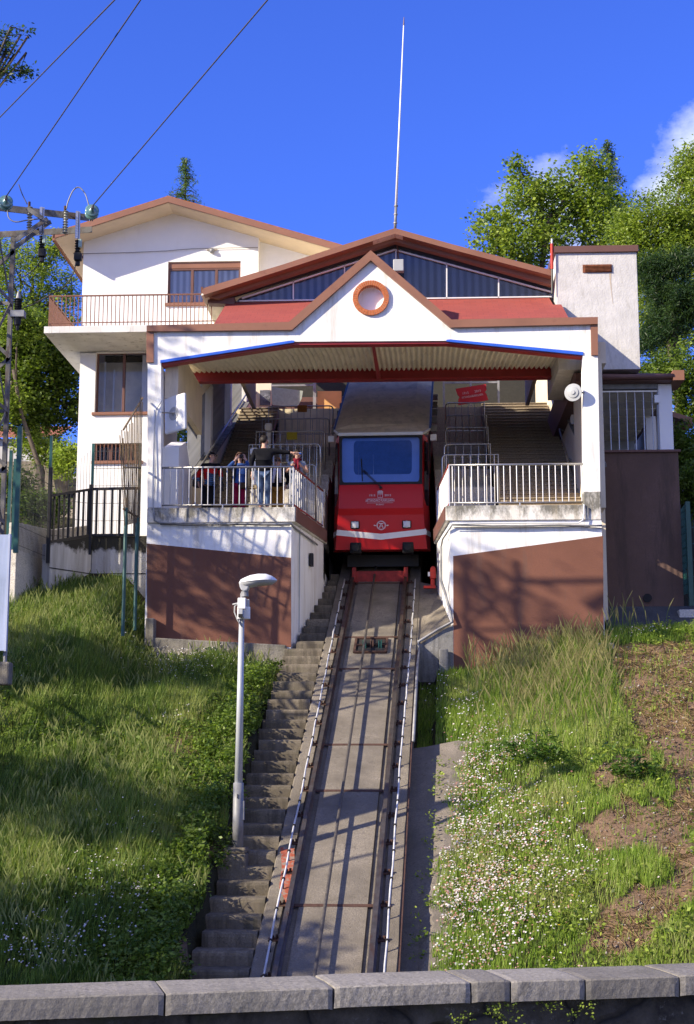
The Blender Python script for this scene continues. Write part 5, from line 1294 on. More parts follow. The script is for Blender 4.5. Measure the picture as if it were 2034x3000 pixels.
for (x,y) in legs:
    mb=MB(); mb.box(x-.08,x+.0,y-.006,y+.006,zg_,zt); mb.box(x-.012,x,y+.006,y+.08,zg_,zt); mb.build('leg', m['pyl'], PY)
nb=9
for f in range(4):
    (xa_,ya_),(xb_,yb_)=legs[f],legs[(f+1)%4]
    for k in range(nb):
        z0=zg_+.6+(zt-.4-zg_-.6)*k/nb; z1=zg_+.6+(zt-.4-zg_-.6)*(k+1)/nb; o_=(.015 if f==0 else 0)+.014*(k%2)
        if k%2==0: p_,q_=(xa_-.03,ya_-o_,z0),(xb_,yb_-o_,z1)
        else: p_,q_=(xb_,yb_-o_,z0),(xa_-.03,ya_-o_,z1)
        MB().beam(p_,q_,.07,.012,up=(0,1,0) if f in(0,2) else (1,0,0)).build('brace', m['pyl'], PY)
        if k%2: MB().beam((xa_,ya_-o_*2,z1),(xb_,yb_-o_*2,z1),.07,.012,up=(0,1,0) if f in(0,2) else (1,0,0)).build('cross_strut', m['pyl'], PY)
arm0,arm1=Pt(-90,598),at(262,638,26.6)
def armp(f,dz=0,dy=0): p=arm0.lerp(arm1,f); return p+Vector((0,dy,dz))
mb=MB(); mb.beam(armp(0),armp(1),.016,.13); mb.beam(armp(0,.06,.06),armp(1,.06,.06),.12,.014); mb.build('crossarm', m['pyl'], PY)
mb=MB(); mb.beam(armp(0,-.28,.9),armp(1,-.14,.25),.016,.12); mb.build('rear_crossarm', m['pyl'], PY)
for p_,q_ in ((Pt(44,705),Pt(140,640)),(Pt(44,725,26.3),Pt(140,655,26.4)),(Pt(80,610),Pt(125,640)),(Pt(150,650,26.3),Pt(115,665,26.3))):
    MB().beam(p_,q_,.08,.014,up=(0,1,0)).build('arm_brace', m['pyl'], PY)
def disc_ins(px,py,lab):
    c=at(px,py,25.85); d=Vector((.25,-.85,.12)).normalized(); e=thing('glass_insulator',lab,'insulator',tuple(c),'green glass disc insulators')
    gm=m.get('gi') or M('green_glass',(.12,.24,.22),.15,.1,4,spec=.8,coat=.5); m['gi']=gm
    for k in range(2):
        MB().lathe(c+d*(.12*k-.1),d,[(-.05,.04),(-.02,.06),(0,.125),(.012,.127),(.02,.10),(.025,.045),(.06,.035)],24).build('glass_disc',gm,e,smooth=True)
    MB().tube([c+d*-.35,c+d*.22],.02,8).lathe(c+d*.12,d,[(0,.035),(.06,.03)],8).build('fitting', m['galv'], e)
    return c+d*.22
d1=disc_ins(18,592,'round green glass insulator at the pylon top, cut by the left edge'); d2=disc_ins(270,619,'round green glass insulator at the outer tip of the pylon crossarm')
def wirep(label,a,b_,sag=0,r=.011,name='power_line',cat='power line',mt=None,n=14):
    P=[Vector(a).lerp(Vector(b_),i/n)-Vector((0,0,sag*4*(i/n)*(1-i/n))) for i in range(n+1)]
    o=MB().tube(P,r,6).build(name,mt or m['cable'],smooth=True); tag(o,label,cat,'overhead wires' if cat=='power line' else None); return o
def topw(px,Y=19.): return at(px,0,Y)
for lab,a,bq in (('overhead wire from the outer insulator, rightmost of the three in the sky',d2,topw(784)),('overhead wire from the pylon-top insulator, middle of the three in the sky',d1,topw(412)),('overhead wire crossing the top left corner, leftmost of the three in the sky',at(-60,405,26),topw(336))):
    ext=bq+(bq-a)*.9; wirep(lab,a,ext,0)
def curve(label,pts,Y,r=.010,mt=None,cat='cable',par_=None,nm='jumper_cable'):
    P=[at(*p,Y) for p in pts]; Q=[]
    for i in range(len(P)-1):
        p0,p1,p2_,p3=P[max(i-1,0)],P[i],P[i+1],P[min(i+2,len(P)-1)]
        for k in range(6):
            t=k/6; Q.append(.5*((2*p1)+(p2_-p0)*t+(2*p0-5*p1+4*p2_-p3)*t*t+(3*p1-p0-3*p2_+p3)*t**3))
    Q.append(P[-1]); o=MB().tube(Q,r,6).build(nm,mt or m['cable'],par_,smooth=True)
    if par_ is None: tag(o,label,cat)
    return o
curve('pale looped cable arching over the pylon crossarm',[(195,612),(200,590),(215,558),(232,549),(250,568),(260,600),(272,648)],26.2,.012,m['galv'])
curve('black cable from the wire down to the left pin insulator',[(55,540),(66,570),(80,598)],26.1)
curve('pale cable curling below the pylon-top insulator',[(23,600),(25,635),(45,650),(80,645),(125,640)],26.0,.012,m['galv'])
curve('long black cable drooping from the right fuse toward the pylon',[(223,765),(215,800),(190,840),(150,862),(100,890),(62,905)],26.6,.011)
curve('thin black cable drooping from the left fuse',[(122,752),(112,775),(90,798),(60,815)],26.4,.010)
def pin_ins(px,py0,py1,Y,lab):
    a,bq=at(px,py0,Y),at(px,py1,Y); e=thing('pin_insulator',lab,'insulator',tuple(bq),'ribbed pin insulators on the crossarm')
    L=a.z-bq.z; pr=[(0,.02)]; n=9
    for k in range(n): pr+=[(L*(k+.3)/n,.032),(L*(k+.6)/n,.055),(L*(k+.9)/n,.032)]
    MB().lathe(bq,(0,0,1),pr,12).build('ribbed_body',M('porcelain',(.30,.30,.25),.3,.2,5,spec=.6),e)
    MB().tube([a,a+Vector((0,0,.09))],.025,8).build('cap',m['rust'],e)
pin_ins(86,605,672,26.1,'ribbed pin insulator on the crossarm near the pylon'); pin_ins(191,617,686,26.4,'ribbed pin insulator on the crossarm near its outer end')
def fuse(px,py,Y,lab):
    e=thing('cutout_fuse',lab,'fuse',tuple(at(px,py+75,Y)),'hanging fuses')
    a,bq=at(px,py,Y),at(px-2,py+80,Y); MB().beam(a,bq,.012,.055,up=(1,0,0)).beam(a+Vector((-.03,-.03,0)),bq+Vector((-.03,-.03,0)),.05,.012,up=(0,1,0)).build('hanger',m['steel'],e)
    c=at(px-3,py+82,Y); pr=[(0,.02)]
    for k in range(7): pr+=[(.05*k+.01,.035),(.05*k+.03,.06),(.05*k+.045,.035)]
    MB().lathe(c+Vector((0,0,-.36)),(0,0,1),pr,12).build('ribbed_body',m['black'],e)
    MB().box(c.x+.03,c.x+.09,c.y-.1,c.y-.04,c.z-.18,c.z-.02).build('fuse_tube',M('pale_tube',(.35,.45,.38),.4,.2,9),e,bevel=.01)
    MB().box(c.x-.06,c.x+.08,c.y-.06,c.y+.05,c.z-.42,c.z-.26).box(c.x-.03,c.x+.05,c.y-.03,c.y+.03,c.z-.52,c.z-.42).build('clamp',m['black'],e,bevel=.02)
fuse(127,608,26.2,'black cutout fuse hanging from the crossarm near the pylon'); fuse(232,620,26.5,'black cutout fuse hanging from the crossarm in front of the house eave')
e=thing('surge_arrester','black ribbed surge arrester on a bracket on the pylon leg','arrester',tuple(at(52,930,25.9)))
c=at(53,912,25.9); pr=[(0,.03)]
for k in range(7): pr+=[(.032*k+.004,.05),(.032*k+.018,.075),(.032*k+.028,.05)]
MB().lathe(c,(0,0,1),pr,14).build('ribbed_body',m['black'],e); MB().lathe(c+Vector((0,0,.24)),(0,0,1),[(0,.05),(.1,.03),(.14,.015)],10).build('cap',m['galv'],e)
MB().box(c.x-.12,c.x+.13,c.y-.08,c.y+.08,c.z-.12,c.z-.0).build('bracket',m['galv'],e); MB().lathe(c+Vector((0,0,-.12)),(0,0,-1),[(0,.07),(.14,.055),(.16,.03),(.24,.025)],10).build('lower_cap',m['black'],e)

# ================================================================= blue board at the left edge
Yb_=22.5; a,bq=at(29,1566,Yb_),at(25,1906,Yb_)
e=thing('blue_board','weathered pale blue panel on a post with a concrete foot at the left edge','board',(a.x-.5,Yb_,gz(a.x-.4,Yb_)))
MB().box(a.x-1.6,a.x-.005,Yb_,Yb_+.05,bq.z,a.z).build('panel',M('blue_board',(.32,.38,.52),.7,.12,3,dirt=(.38,.44,.60),dk=.45,dw=.15,ds=(8,8,.6)),e)
MB().box(a.x-.02,a.x+.012,Yb_-.012,Yb_+.06,bq.z-.01,a.z+.01).build('edge_strip',M('edge_metal',(.42,.47,.60),.5,.1),e)
p=at(15,1940,Yb_+.1); MB().tube([(p.x,p.y,p.z-.1),(p.x,p.y,a.z)],.03,8).build('post',m['galv'],e)
MB().box(p.x-.15,p.x+.10,p.y-.12,p.y+.12,p.z-.35,p.z+.0).build('foot',m['kerb'],e,bevel=.03)

# ================================================================= terrace wall and fences on the left
YW=34.35
cA,cB,cC,cD=at(62,1545,33.6),at(148,1592,33.2),at(270,1572,YW),at(434,1572,YW)
e=thing('terrace_wall','stained pale concrete retaining wall with mossy top below the black railing','wall',(cC.x,YW,4.2))
def wallseg(p,q,t_,zb_,nm,mt):
    d=Vector((q.x-p.x,q.y-p.y,0)).normalized(); n_=Vector((-d.y,d.x,0))*t_
    MB().add([(p.x,p.y,zb_),(q.x,q.y,zb_),(q.x,q.y,q.z),(p.x,p.y,p.z),(p.x+n_.x,p.y+n_.y,zb_),(q.x+n_.x,q.y+n_.y,zb_),(q.x+n_.x,q.y+n_.y,q.z),(p.x+n_.x,p.y+n_.y,p.z)],
      [(0,1,2,3),(4,7,6,5),(3,2,6,7),(1,5,6,2),(0,3,7,4)]).build(nm,mt,e,bevel=.015)
t=NT('mossy_wall'); sp=t.n('ShaderNodeSeparateXYZ'); tcx=t.n('ShaderNodeTexCoord'); t.l(tcx.outputs['Object'],sp.inputs[0])
mr=t.n('ShaderNodeMapRange'); mr.inputs['From Min'].default_value=4.7; mr.inputs['From Max'].default_value=5.25; mr.inputs['To Min'].default_value=-.12; mr.inputs['To Max'].default_value=.28; t.l(sp.outputs['Z'],mr.inputs['Value'])
aa=t.math('ADD',t.noise(1,7,sc=(1.6,1.6,1.2),rough=.7),mr.outputs[0])
c=t.mix(t.ramp(aa,.52,.62),t.ramp(t.noise(1,6,sc=(5,5,.4)),.35,.65,(.55,.54,.52),(.33,.31,.28)),(.03,.028,.02)); t.l(c,t.b.inputs['Base Color']); t.b.inputs['Roughness'].default_value=.95; t.bump(t.noise(30,5),.6,.02)
m['mossy']=t.mat
wallseg(cB,cC,.25,3,'left_face',m['mossy']); wallseg(cC,cD,.25,3,'main_face',m['mossy'])
for z in (4.42,): 
    o=MB().beam((cB.x,cB.y-.012,z),(cC.x,cC.y-.012,z),.012,.02).beam((cC.x,cC.y-.008,z),(cD.x,cD.y-.008,z),.012,.02).build('wall_joint',m['dark'],e)
e=thing('wing_wall','smooth light grey concrete wing wall sloping down beside the green fence post','wall',(cA.x,33.6,4.5))
w0,w1=at(52,1530,32.4),at(150,1552,34.4); wallseg(w0,w1,.2,3.2,'wall_face',m['plat'])
w2_=at(270,1538,36.0); wallseg(w1,w2_,.2,3.2,'wall_face',m['plat'])
def barfence(name,label,posts,ztops,zbots,nbars,mt,r,railr,bow=0):
    e=thing(name,label,'railing',tuple(posts[0]))
    for k in range(len(posts)-1):
        p,q=Vector(posts[k]),Vector(posts[k+1]); n=nbars[k]; tp_,tq=ztops[k],ztops[k+1]; bp,bq_=zbots[k],zbots[k+1]
        MB().beam((p.x,p.y,tp_),(q.x,q.y,tq),railr,railr).build('top_rail',mt,e); MB().beam((p.x,p.y,bp),(q.x,q.y,bq_),railr,railr).build('bottom_rail',mt,e)
        o0=None
        for i in range(n):
            f=(i+.7)/(n+.4); c=p.lerp(q,f); z0,z1=bp+(bq_-bp)*f,tp_+(tq-tp_)*f
            if o0 is None: o0=MB().beam((c.x,c.y,z0),(c.x,c.y,z1),r,r,up=(1,0,0)).build('bar',mt,e); c0=Vector((c.x,c.y,z0))
            else: inst(o0,(c.x-c0.x,c.y-c0.y,z0-c0.z))
    return e
q0,q1,q2=at(150,1452,cB.y),at(270,1433,YW),at(412,1430,YW)
fb=barfence('black_railing','thick black bar railing on top of the stained terrace wall',[(q0.x,cB.y,cB.z),(q1.x,YW,cC.z),(q2.x,YW,cC.z)],[q0.z,q1.z,q2.z],[at(150,1590,cB.y).z+.02,cC.z+.03,cC.z+.03],[8,6],m['blackm'],.045,.06)
for (px,y0,y1,Y) in ((150,1370,1650,cB.y-.06),(268,1420,1625,YW-.06)):
    a,bq=at(px,y0,Y),at(px,y1,Y); MB().box(a.x-.04,a.x+.04,Y-.03,Y+.03,bq.z,a.z).build('post',m['blackm'],fb)
def meshfence(label,segs,wire_r=.006,dx=.085,dz=.42,mt=None):
    p0=segs[0][0]; e=thing('mesh_fence',label,'fence',(p0[0],p0[1],segs[0][2]))
    for k,(p,q,z0,z1,z0b,z1b) in enumerate(segs):
        p,q=Vector((*p,0)),Vector((*q,0)); L=(q-p).length; n=int(L/dx); mb=MB()
        for i in range(n+1):
            f=i/n; c=p.lerp(q,f); mb.beam((c.x,c.y,z0+(z0b-z0)*f),(c.x,c.y,z1+(z1b-z1)*f),wire_r*1.3,wire_r*1.3,up=(1,0,0))
        nz=int((z1-z0)/dz)
        for i in range(nz+1):
            z=z0+i*dz+.03; mb.beam((p.x,p.y-.006,z),(q.x,q.y-.006,z+(z0b-z0)),wire_r*1.6,wire_r*1.6)
        o=mb.build('mesh_panel',mt or m['green'],e)
    for p in sorted(set([s[0] for s in segs]+[s[1] for s in segs])):
        z0=min(s[2] for s in segs)-.5; z1=max(s[3] for s in segs)+.1
        MB().box(p[0]-.03,p[0]+.03,p[1]-.03,p[1]+.03,z0,z1).build('post',m['green'],e)
    return e
dkg=M('dark_wire',(.05,.05,.05),.5,.1)
a=at(60,1290,33.0); b2=at(148,1380,33.6); c3=at(274,1312,YW+.15); d4=at(412,1308,YW+.15)
meshfence('wire mesh fence with green posts standing behind the black railing',[((b2.x,33.6),(c3.x,YW+.15),5.2,b2.z-.3,5.25,c3.z),((c3.x,YW+.15),(d4.x,YW+.15),5.25,c3.z,5.25,c3.z)],mt=dkg)
g0=at(58,1250,31.5); 
e=thing('green_gate','tall green steel gate frame with mesh panels beside the pylon','gate',(g0.x,31.5,4.4))
for (px,y0,y1,Y,w_) in ((60,1250,1620,31.5,.10),(47,1345,1610,32.3,.07),(34,1320,1580,33,.07)):
    a,bq=at(px,y0,Y),at(px-8,y1,Y); MB().box(a.x-w_/2,a.x+w_/2,Y-.04,Y+.04,bq.z,a.z).build('post',m['green'],e)
mb=MB(); a0,a1=at(60,1345,31.52),at(150,1372,33.5)
for i in range(26):
    f=i/25; x=a0.x+(a1.x-a0.x)*f; y=31.5+2*f; mb.beam((x,y,4.6),(x,y,a0.z+(a1.z-a0.z)*f),.008,.008,up=(1,0,0))
for k in range(6): z=4.7+k*.42; mb.beam((a0.x,31.5,z),(a1.x,33.5,z),.01,.01)
mb.build('mesh_panel',dkg,e)
# rusty anti-climb grille at the corner of the portal
e=thing('rusty_grille','rusty fan of vertical bars fencing off the left corner of the station portal','fence',(xL-.15,32,5.2))
Xg=XL-.42; o0=None
for i in range(15):
    Y=30.9+(YF-.15-30.9)*i/14; f=i/14; zt_g=6.9+1.3*f**1.3+.12*math.sin(i*2.1); zb_g=5.0+.35*f
    MB().beam((Xg,Y,zb_g),(Xg-.10+.10*f,Y-.25*(1-f),zt_g),.018,.018,up=(1,0,0)).build('bar',m['rustbar'],e)
for dz,dzb in ((5.35,5.45),(6.25,6.6)): MB().beam((Xg-.02,30.85,dz),(Xg-.02,YF-.1,dzb),.045,.03).build('rail',m['rustbar'],e)
MB().beam((Xg-.06,30.8,7.05),(Xg,YF-.1,8.2),.03,.03).build('top_rail',m['rustbar'],e)
for (px,y0,y1,Y,lab) in ((389,1590,1835,31.0,'post'),(432,1560,1820,32.3,'post')):
    a,bq=at(px,y0,Y),at(px-8,y1,Y); MB().tube([(Xg,Y,bq.z-.2),(Xg,Y,5.4)],.04,8).build('post',m['green'],e)
# right green fence
e=thing('green_fence','dark green wire mesh fence with a tall post at the right edge beside the annex','fence',tuple(at(2012,1790,34.2)))
p=at(2014,1470,34.2); bq=at(2018,1775,34.2); MB().box(p.x-.05,p.x+.05,34.15,34.25,bq.z,p.z).build('post',m['green'],e)
mb=MB(); x0_=at(1988,1500,34.95).x
for i in range(14): f=i/13; mb.beam((x0_+(p.x-x0_)*f,34.95-.75*f,3.9),(x0_+(p.x-x0_)*f,34.95-.75*f,5.9+.1*f),.012,.012,up=(1,0,0))
for k in range(12): z=3.95+k*.17; mb.beam((x0_,34.95,z),(p.x,34.2,z),.010,.010)
for i in range(24): x=p.x+i*.06; mb.beam((x,34.2-.02*i,3.4),(x,34.2-.02*i,5.5),.008,.008,up=(1,0,0))
for k in range(6): z=3.5+k*.38; mb.beam((p.x,34.2,z),(p.x+1.4,33.7,z-.1),.012,.012)
mb.build('mesh_panel',m['green'],e)
a=at(1992,1790,34.6); MB().box(a.x-.1,a.x+2,34.1,34.5,3.0,at(2000,1775,34.1).z-.08).build('concrete_base',m['plat'],e,bevel=.02)
# block and rubble at the right of the brown wall
bk=at(1768,1915,32.3); e=thing('concrete_block','small weathered concrete block in the grass at the corner of the brown wall','block',(bk.x,32.3,bk.z-.3))
MB().box(bk.x-.17,bk.x+.22,32.1,32.6,bk.z-.45,bk.z+.22).build('block',m['kerb'],e,bevel=.04)

# ================================================================= far left: garden wall, steps, little house
Yq=44
a,bq=at(60,1345,Yq),at(168,1440,Yq); e=thing('garden_wall','old rubble stone garden wall behind the left fences','wall',(a.x,Yq,7))
vs=[(a.x-1,Yq,6),(bq.x,Yq,6),(bq.x,Yq,at(140,1350,Yq).z),(a.x-1,Yq,at(60,1352,Yq).z),(a.x-1,Yq+.4,6),(bq.x,Yq+.4,6),(bq.x+.3,Yq+.4,at(140,1350,Yq).z),(a.x-1,Yq+.4,at(60,1352,Yq).z)]
MB().add(vs,[(0,1,2,3),(4,7,6,5),(3,2,6,7),(1,5,6,2)]).build('wall_face',m['stone'],e)
e=thing('garden_steps','pale stone garden steps climbing behind the black railing','steps',tuple(at(200,1530,39)))
for k in range(9):
    p,q=at(170,1545-k*10.5,38.5+k*.3),at(218,1545-k*10.5,38.5+k*.3); MB().box(p.x,q.x,p.y,p.y+.9,p.z-.4,p.z).build('step',m['stone'],e,bevel=.01)
e=thing('red_cabin','small dark red cabin with a white roof edge far behind the fences','cabin',tuple(at(200,1430,50)))
p,q=at(178,1410,50),at(228,1445,50); MB().box(p.x,q.x,50,52,q.z-1,p.z).build('wall',M('cabin_red',(.16,.04,.03),.8),e); MB().box(p.x-.1,q.x+.1,49.9,50.4,p.z,p.z+.15).build('roof_edge',m['whitep'],e)
e=thing('hill_house','pale house with clay tiled roof glimpsed far left under the trees','house',tuple(at(120,1330,60)))
p,q=at(20,1300,60),at(150,1345,60); MB().box(p.x-1,q.x,60,64,q.z-3,p.z+.2).build('wall',M('pale_far_wall',(.55,.53,.50),.8),e)
MB().add([(p.x-1.3,59.7,p.z+.2),(q.x+.3,59.7,p.z+.2),(q.x+.3,62.5,p.z+1.3),(p.x-1.3,62.5,p.z+1.3)],[(0,1,2,3)]).build('roof',m['tile'],e)

# ================================================================= people
def skinmesh(name,J,E,mats,parent,sub=1,flat=None):
    me=bpy.data.meshes.new(name); me.from_pydata([j[0] for j in J],E,[]); o=bpy.data.objects.new(name,me); COL.objects.link(o)
    md=o.modifiers.new('s','SKIN'); md.use_smooth_shade=True
    for i,j in enumerate(J): 
        r=j[1]; me.skin_vertices[0].data[i].radius=(r,r) if not isinstance(r,tuple) else r
    me.skin_vertices[0].data[0].use_root=True
    sb=o.modifiers.new('u','SUBSURF'); sb.levels=sub; sb.render_levels=sub
    bpy.context.view_layer.update(); dg=bpy.context.evaluated_depsgraph_get()
    m2=bpy.data.meshes.new_from_object(o.evaluated_get(dg)); bpy.data.objects.remove(o)
    m2.name=name; m2.materials.clear()
    for mm in (mats if isinstance(mats,list) else [mats]): m2.materials.append(mm)
    m2.polygons.foreach_set('use_smooth',[True]*len(m2.polygons)); m2.polygons.foreach_set('material_index',[0]*len(m2.polygons))
    if flat: flat(m2)
    o=bpy.data.objects.new(name,m2); COL.objects.link(o); par(o,parent); return o
def person(label,px,Y,H,face,armL,armR,top,pants,hairm,lean=(0,0),hair='short',sleeve=1.0,top_len=.0,skirt=False,skinm=None,legs=((-.10,0),(.10,0)),zones=None,build_=1.0):
    """face: azimuth of the face, 0 towards the camera, +90 deg to the right; arms: (elbow, hand) offsets from the shoulder"""
    s=H/1.75; x0=at(px,1480,Y).x; skinm=skinm or m['skin']
    e=thing('person',label,'person',(x0,Y,zf))
    fx,fy=math.sin(face),-math.cos(face)
    def W(x,y,z): return Vector((x0+(x+lean[0]*max(0,z-.9))*s,Y+(y+lean[1]*max(0,z-.9))*s,zf+z*s))
    B=build_
    J=[];E=[]
    def add(p,r,par_=None): J.append((p,r*s if not isinstance(r,tuple) else (r[0]*s,r[1]*s))); k=len(J)-1; (E.append((par_,k)) if par_ is not None else None); return k
    pel=add(W(0,0,.95),(.145*B,.10)); wa=add(W(0,0,1.10),(.125*B,.09),pel); ch=add(W(0,0,1.30),(.15*B,.10),wa); nb_=add(W(0,0,1.44),(.085,.07),ch)
    nk=add(W(0,0,1.51),.052,nb_); hx,hy=fx*.02,fy*.02
    jw=add(W(hx*1.2,hy*1.2,1.56),(.062,.07),nk); hm=add(W(hx,hy,1.635),(.078,.092),jw); ht=add(W(0,0,1.70),(.062,.072),hm)
    hips=[];info={}
    for si,(lx,ly) in zip((-1,1),legs):
        hp=add(W(si*.09,0,.88),(.095*B,.09),pel); kn=add(W(lx*1.0,ly*.5-.02,.50),.062,hp); an=add(W(lx,ly,.10),.042,kn); ft=add(W(lx+fx*.10,ly+fy*.10,.045),(.04,.03),an); hips.append((hp,kn,an,ft))
    arms=[]
    for si,(el,hd) in zip((-1,1),(armL,armR)):
        sh=add(W(si*.175*B,0,1.40),.062,ch); S0=Vector((si*.175*B,0,1.40)); el,hd=Vector(el),Vector(hd)
        pe=S0+el; ph=pe+hd; k1=add(W(*pe),.043,sh); dh=hd.normalized(); k2=add(W(*(ph-dh*.02)),.028,k1); k3=add(W(*(ph+dh*.045)),(.036,.02),k2)
        sd_=dh.cross(Vector((fx,fy,.2))).normalized(); 
        if sd_.length<.1: sd_=Vector((1,0,0))
        cu=Vector((fx,fy,-.1))*.02
        for q,(o_,L) in enumerate(((-.027,.060),(-.009,.072),(.009,.068),(.027,.052))):
            b0=add(W(*(ph+dh*.085+sd_*o_)),.0095,k3); b1=add(W(*(ph+dh*(.085+L*.55)+sd_*o_*1.1+cu*.4)),.0085,b0); add(W(*(ph+dh*(.085+L)+sd_*o_*1.1+cu)),.007,b1)
        t0=add(W(*(ph+dh*.02-sd_*.034)),.011,k3); add(W(*(ph+dh*.065-sd_*.055)),.009,t0)
        arms.append((sh,k1,k2,pe,ph))
    body=skinmesh('body',J,E,skinm,e)
    # clothes
    TJ=[];TE=[]
    def cl(lst,mats,name,sub=1,flat=None):
        idx={};JJ=[];EE=[]
        for k,(p,r,pa) in enumerate(lst): JJ.append((p,r*s if not isinstance(r,tuple) else (r[0]*s,r[1]*s))); (EE.append((pa,k)) if pa is not None else None)
        return skinmesh(name,JJ,EE,mats,e,sub,flat)
    lst=[(W(0,0,1.02),(.165*B,.125),None),(W(0,0,.93-top_len),(.172*B,.13),0),(W(0,0,1.14),(.15*B,.118),0),(W(0,0,1.31),(.178*B,.125),2),(W(0,0,1.44),(.105,.085),3),(W(0,0,1.475),(.062,.06),4)]
    for ar,si in zip(arms,(-1,1)):
        b_=len(lst); pe,ph=ar[3],ar[4]; lst.append((W(si*.18*B,0,1.40),.078,3)); lst.append((W(*(Vector((si*.175*B,0,1.40)).lerp(pe,.5 if sleeve<1 else 1))),.060 if sleeve>=1 else .065,b_))
        if sleeve>=1: lst.append((W(*(pe.lerp(ph,.88))),.042,b_+1))
    tb=cl(lst,top if isinstance(top,list) else [top],'top',1,zones)
    if skirt: 
        MB().lathe(W(0,0,.22),(0,0,1),[(0,.24*s),(.25*s,.22*s),(.5*s,.20*s),(.72*s,.16*s),(.85*s,.14*s)],16).build('skirt',pants,e,smooth=True)
    else:
        lst=[(W(0,0,.95),(.16*B,.12),None)]
        for si,(lx,ly) in zip((-1,1),legs):
            b_=len(lst); lst+= [(W(si*.09,0,.86),(.11*B,.105),0),(W(lx,ly*.5-.02,.50),.080,b_),(W(lx,ly,.13),.066,b_+1)]
        cl(lst,[pants],'trousers')
    for si,(lx,ly) in zip((-1,1),legs):
        c=W(lx+fx*.05,ly+fy*.05,.045); d=Vector((fx,fy,0)); MB().beam(c-d*.11*s,c+d*.13*s,.09*s,.08*s).build('shoe',m['blackm'],e,bevel=.03)
    # face and hair
    F_=Vector((fx,fy,0)); R_v=Vector((-fy,fx,0)); hc=W(hx,hy,1.635)
    MB().lathe(hc+F_*.085*s+Vector((0,0,-.015*s)),F_+Vector((0,0,-.3)),[(0,.016*s),(.022*s,.013*s),(.03*s,.004*s)],8).build('nose',skinm,e,smooth=True)
    for si in (-1,1):
        MB().lathe(hc+F_*.080*s+R_v*si*.032*s+Vector((0,0,.008*s)),F_,[(0,.012*s),(.006*s,.008*s)],8).build('eye',m['dark'],e)
        MB().lathe(hc+R_v*si*.078*s+Vector((0,0,-.01*s)),R_v*si,[(0,.022*s),(.012*s,.024*s),(.02*s,.012*s)],10).build('ear',skinm,e,smooth=True)
    MB().beam(hc+F_*.082*s-R_v*.022*s+Vector((0,0,-.052*s)),hc+F_*.082*s+R_v*.022*s+Vector((0,0,-.052*s)),.008*s,.008*s).build('mouth',M('lips',(.35,.12,.10),.6),e)
    hb=hc-F_*.022*s
    bm=bmesh.new(); bmesh.ops.create_icosphere(bm,subdivisions=3,radius=1)
    for v in list(bm.verts):
        n=v.co.copy(); f=n.dot(F_)
        if (f>.35 and n.z<.42) or n.z<(-.85 if (hair=='long' or f<-.1) else -.25): bm.verts.remove(v); continue
        wv=1+.06*math.sin(n.x*17+n.y*9)+.04*math.sin(n.z*23)
        v.co=hb+Vector((n.x*.096,n.y*.102,n.z*.102+.03))*s*wv
    me=bpy.data.meshes.new('hair'); bm.to_mesh(me); bm.free(); me.materials.append(hairm); me.polygons.foreach_set('use_smooth',[True]*len(me.polygons))
    o=bpy.data.objects.new('hair',me); COL.objects.link(o); par(o,e); so_=o.modifiers.new('t','SOLIDIFY'); so_.thickness=.012
    if hair=='long':
        for k in range(7):
            a=-1.9+3.8*k/6; dr=(-F_*math.cos(a)+R_v*math.sin(a)); p=hb+dr*.085*s
            MB().tube([p+Vector((0,0,.03*s)),p+dr*.02*s+Vector((0,0,-.10*s)),p+dr*.03*s+Vector((0,-.02,-.24*s)),p+dr*.015*s+Vector((0,-.03,-.36*s))],.034*s,8,r2=.012*s).build('hair_lock',hairm,e,smooth=True)
    return e,W,s,hc,F_,R_v
def glasses(e,hc,F_,R_v,s,fm_,lm,wrap=.0):
    for si in (-1,1):
        c=hc+F_*.10*s+R_v*si*.034*s+Vector((0,0,.010*s)); MB().beam(c-R_v*.026*s,c+R_v*.026*s,.008*s,.040*s).build('lens',lm,e,bevel=.004)
        MB().tube([c+R_v*si*.03*s+Vector((0,0,.012*s)),hc+R_v*si*.09*s+Vector((0,0,.01*s))],.005*s,5).build('temple_arm',fm_,e)
    c=hc+F_*.103*s+Vector((0,0,.028*s)); MB().beam(c-R_v*.065*s,c+R_v*.065*s,.012*s,.014*s).build('frame',fm_,e)
def tzones(z1,z2):
    def f(me):
        for p in me.polygons: p.material_index = 0 if p.center.z > z1 else (1 if p.center.z > z2 else 2)
    return f
RD=simple('red_cloth',(.55,.02,.02)); BK=simple('black_cloth',(.012,.012,.015)); BL=simple('blue_cloth',(.05,.11,.33)); PK=simple('crimson_trousers',(.28,.012,.05)); GR=simple('grey_tee',(.22,.26,.34)); MU=simple('mustard_trousers',(.32,.16,.03)); MA=simple('maroon_scarf',(.16,.015,.03)); WS=simple('white_scarf',(.62,.60,.68)); SKT=simple('grey_skirt',(.35,.35,.36))
JN=M('jeans',(.10,.16,.27),.8,.5,5,dirt=(.25,.33,.44),dk=.52,dw=.12,ds=(9,9,1.5))
zh=zf
e1=person('man in black and red striped jersey and glasses leaning back, leftmost of the five people',610,34.4,1.64,math.radians(62),((-.12,.10,-.24),(.06,-.12,-.22)),((.10,.0,-.25),(.02,-.12,-.20)),[BK,RD,m['stripes']],BK,m['hair'],lean=(.10,.04),legs=((-.10,.0),(.06,.05)),zones=tzones(zh+1.27*.94,zh+1.10*.94),build_=1.1)
glasses(e1[0],e1[3],e1[4],e1[5],e1[2],m['blackm'],m['glass'])
c=e1[1](-.25,.08,.98); MB().box(c.x-.16,c.x+.08,c.y-.05,c.y+.10,c.z-.12,c.z+.14).build('shoulder_bag',m['blackm'],e1[0],bevel=.06)
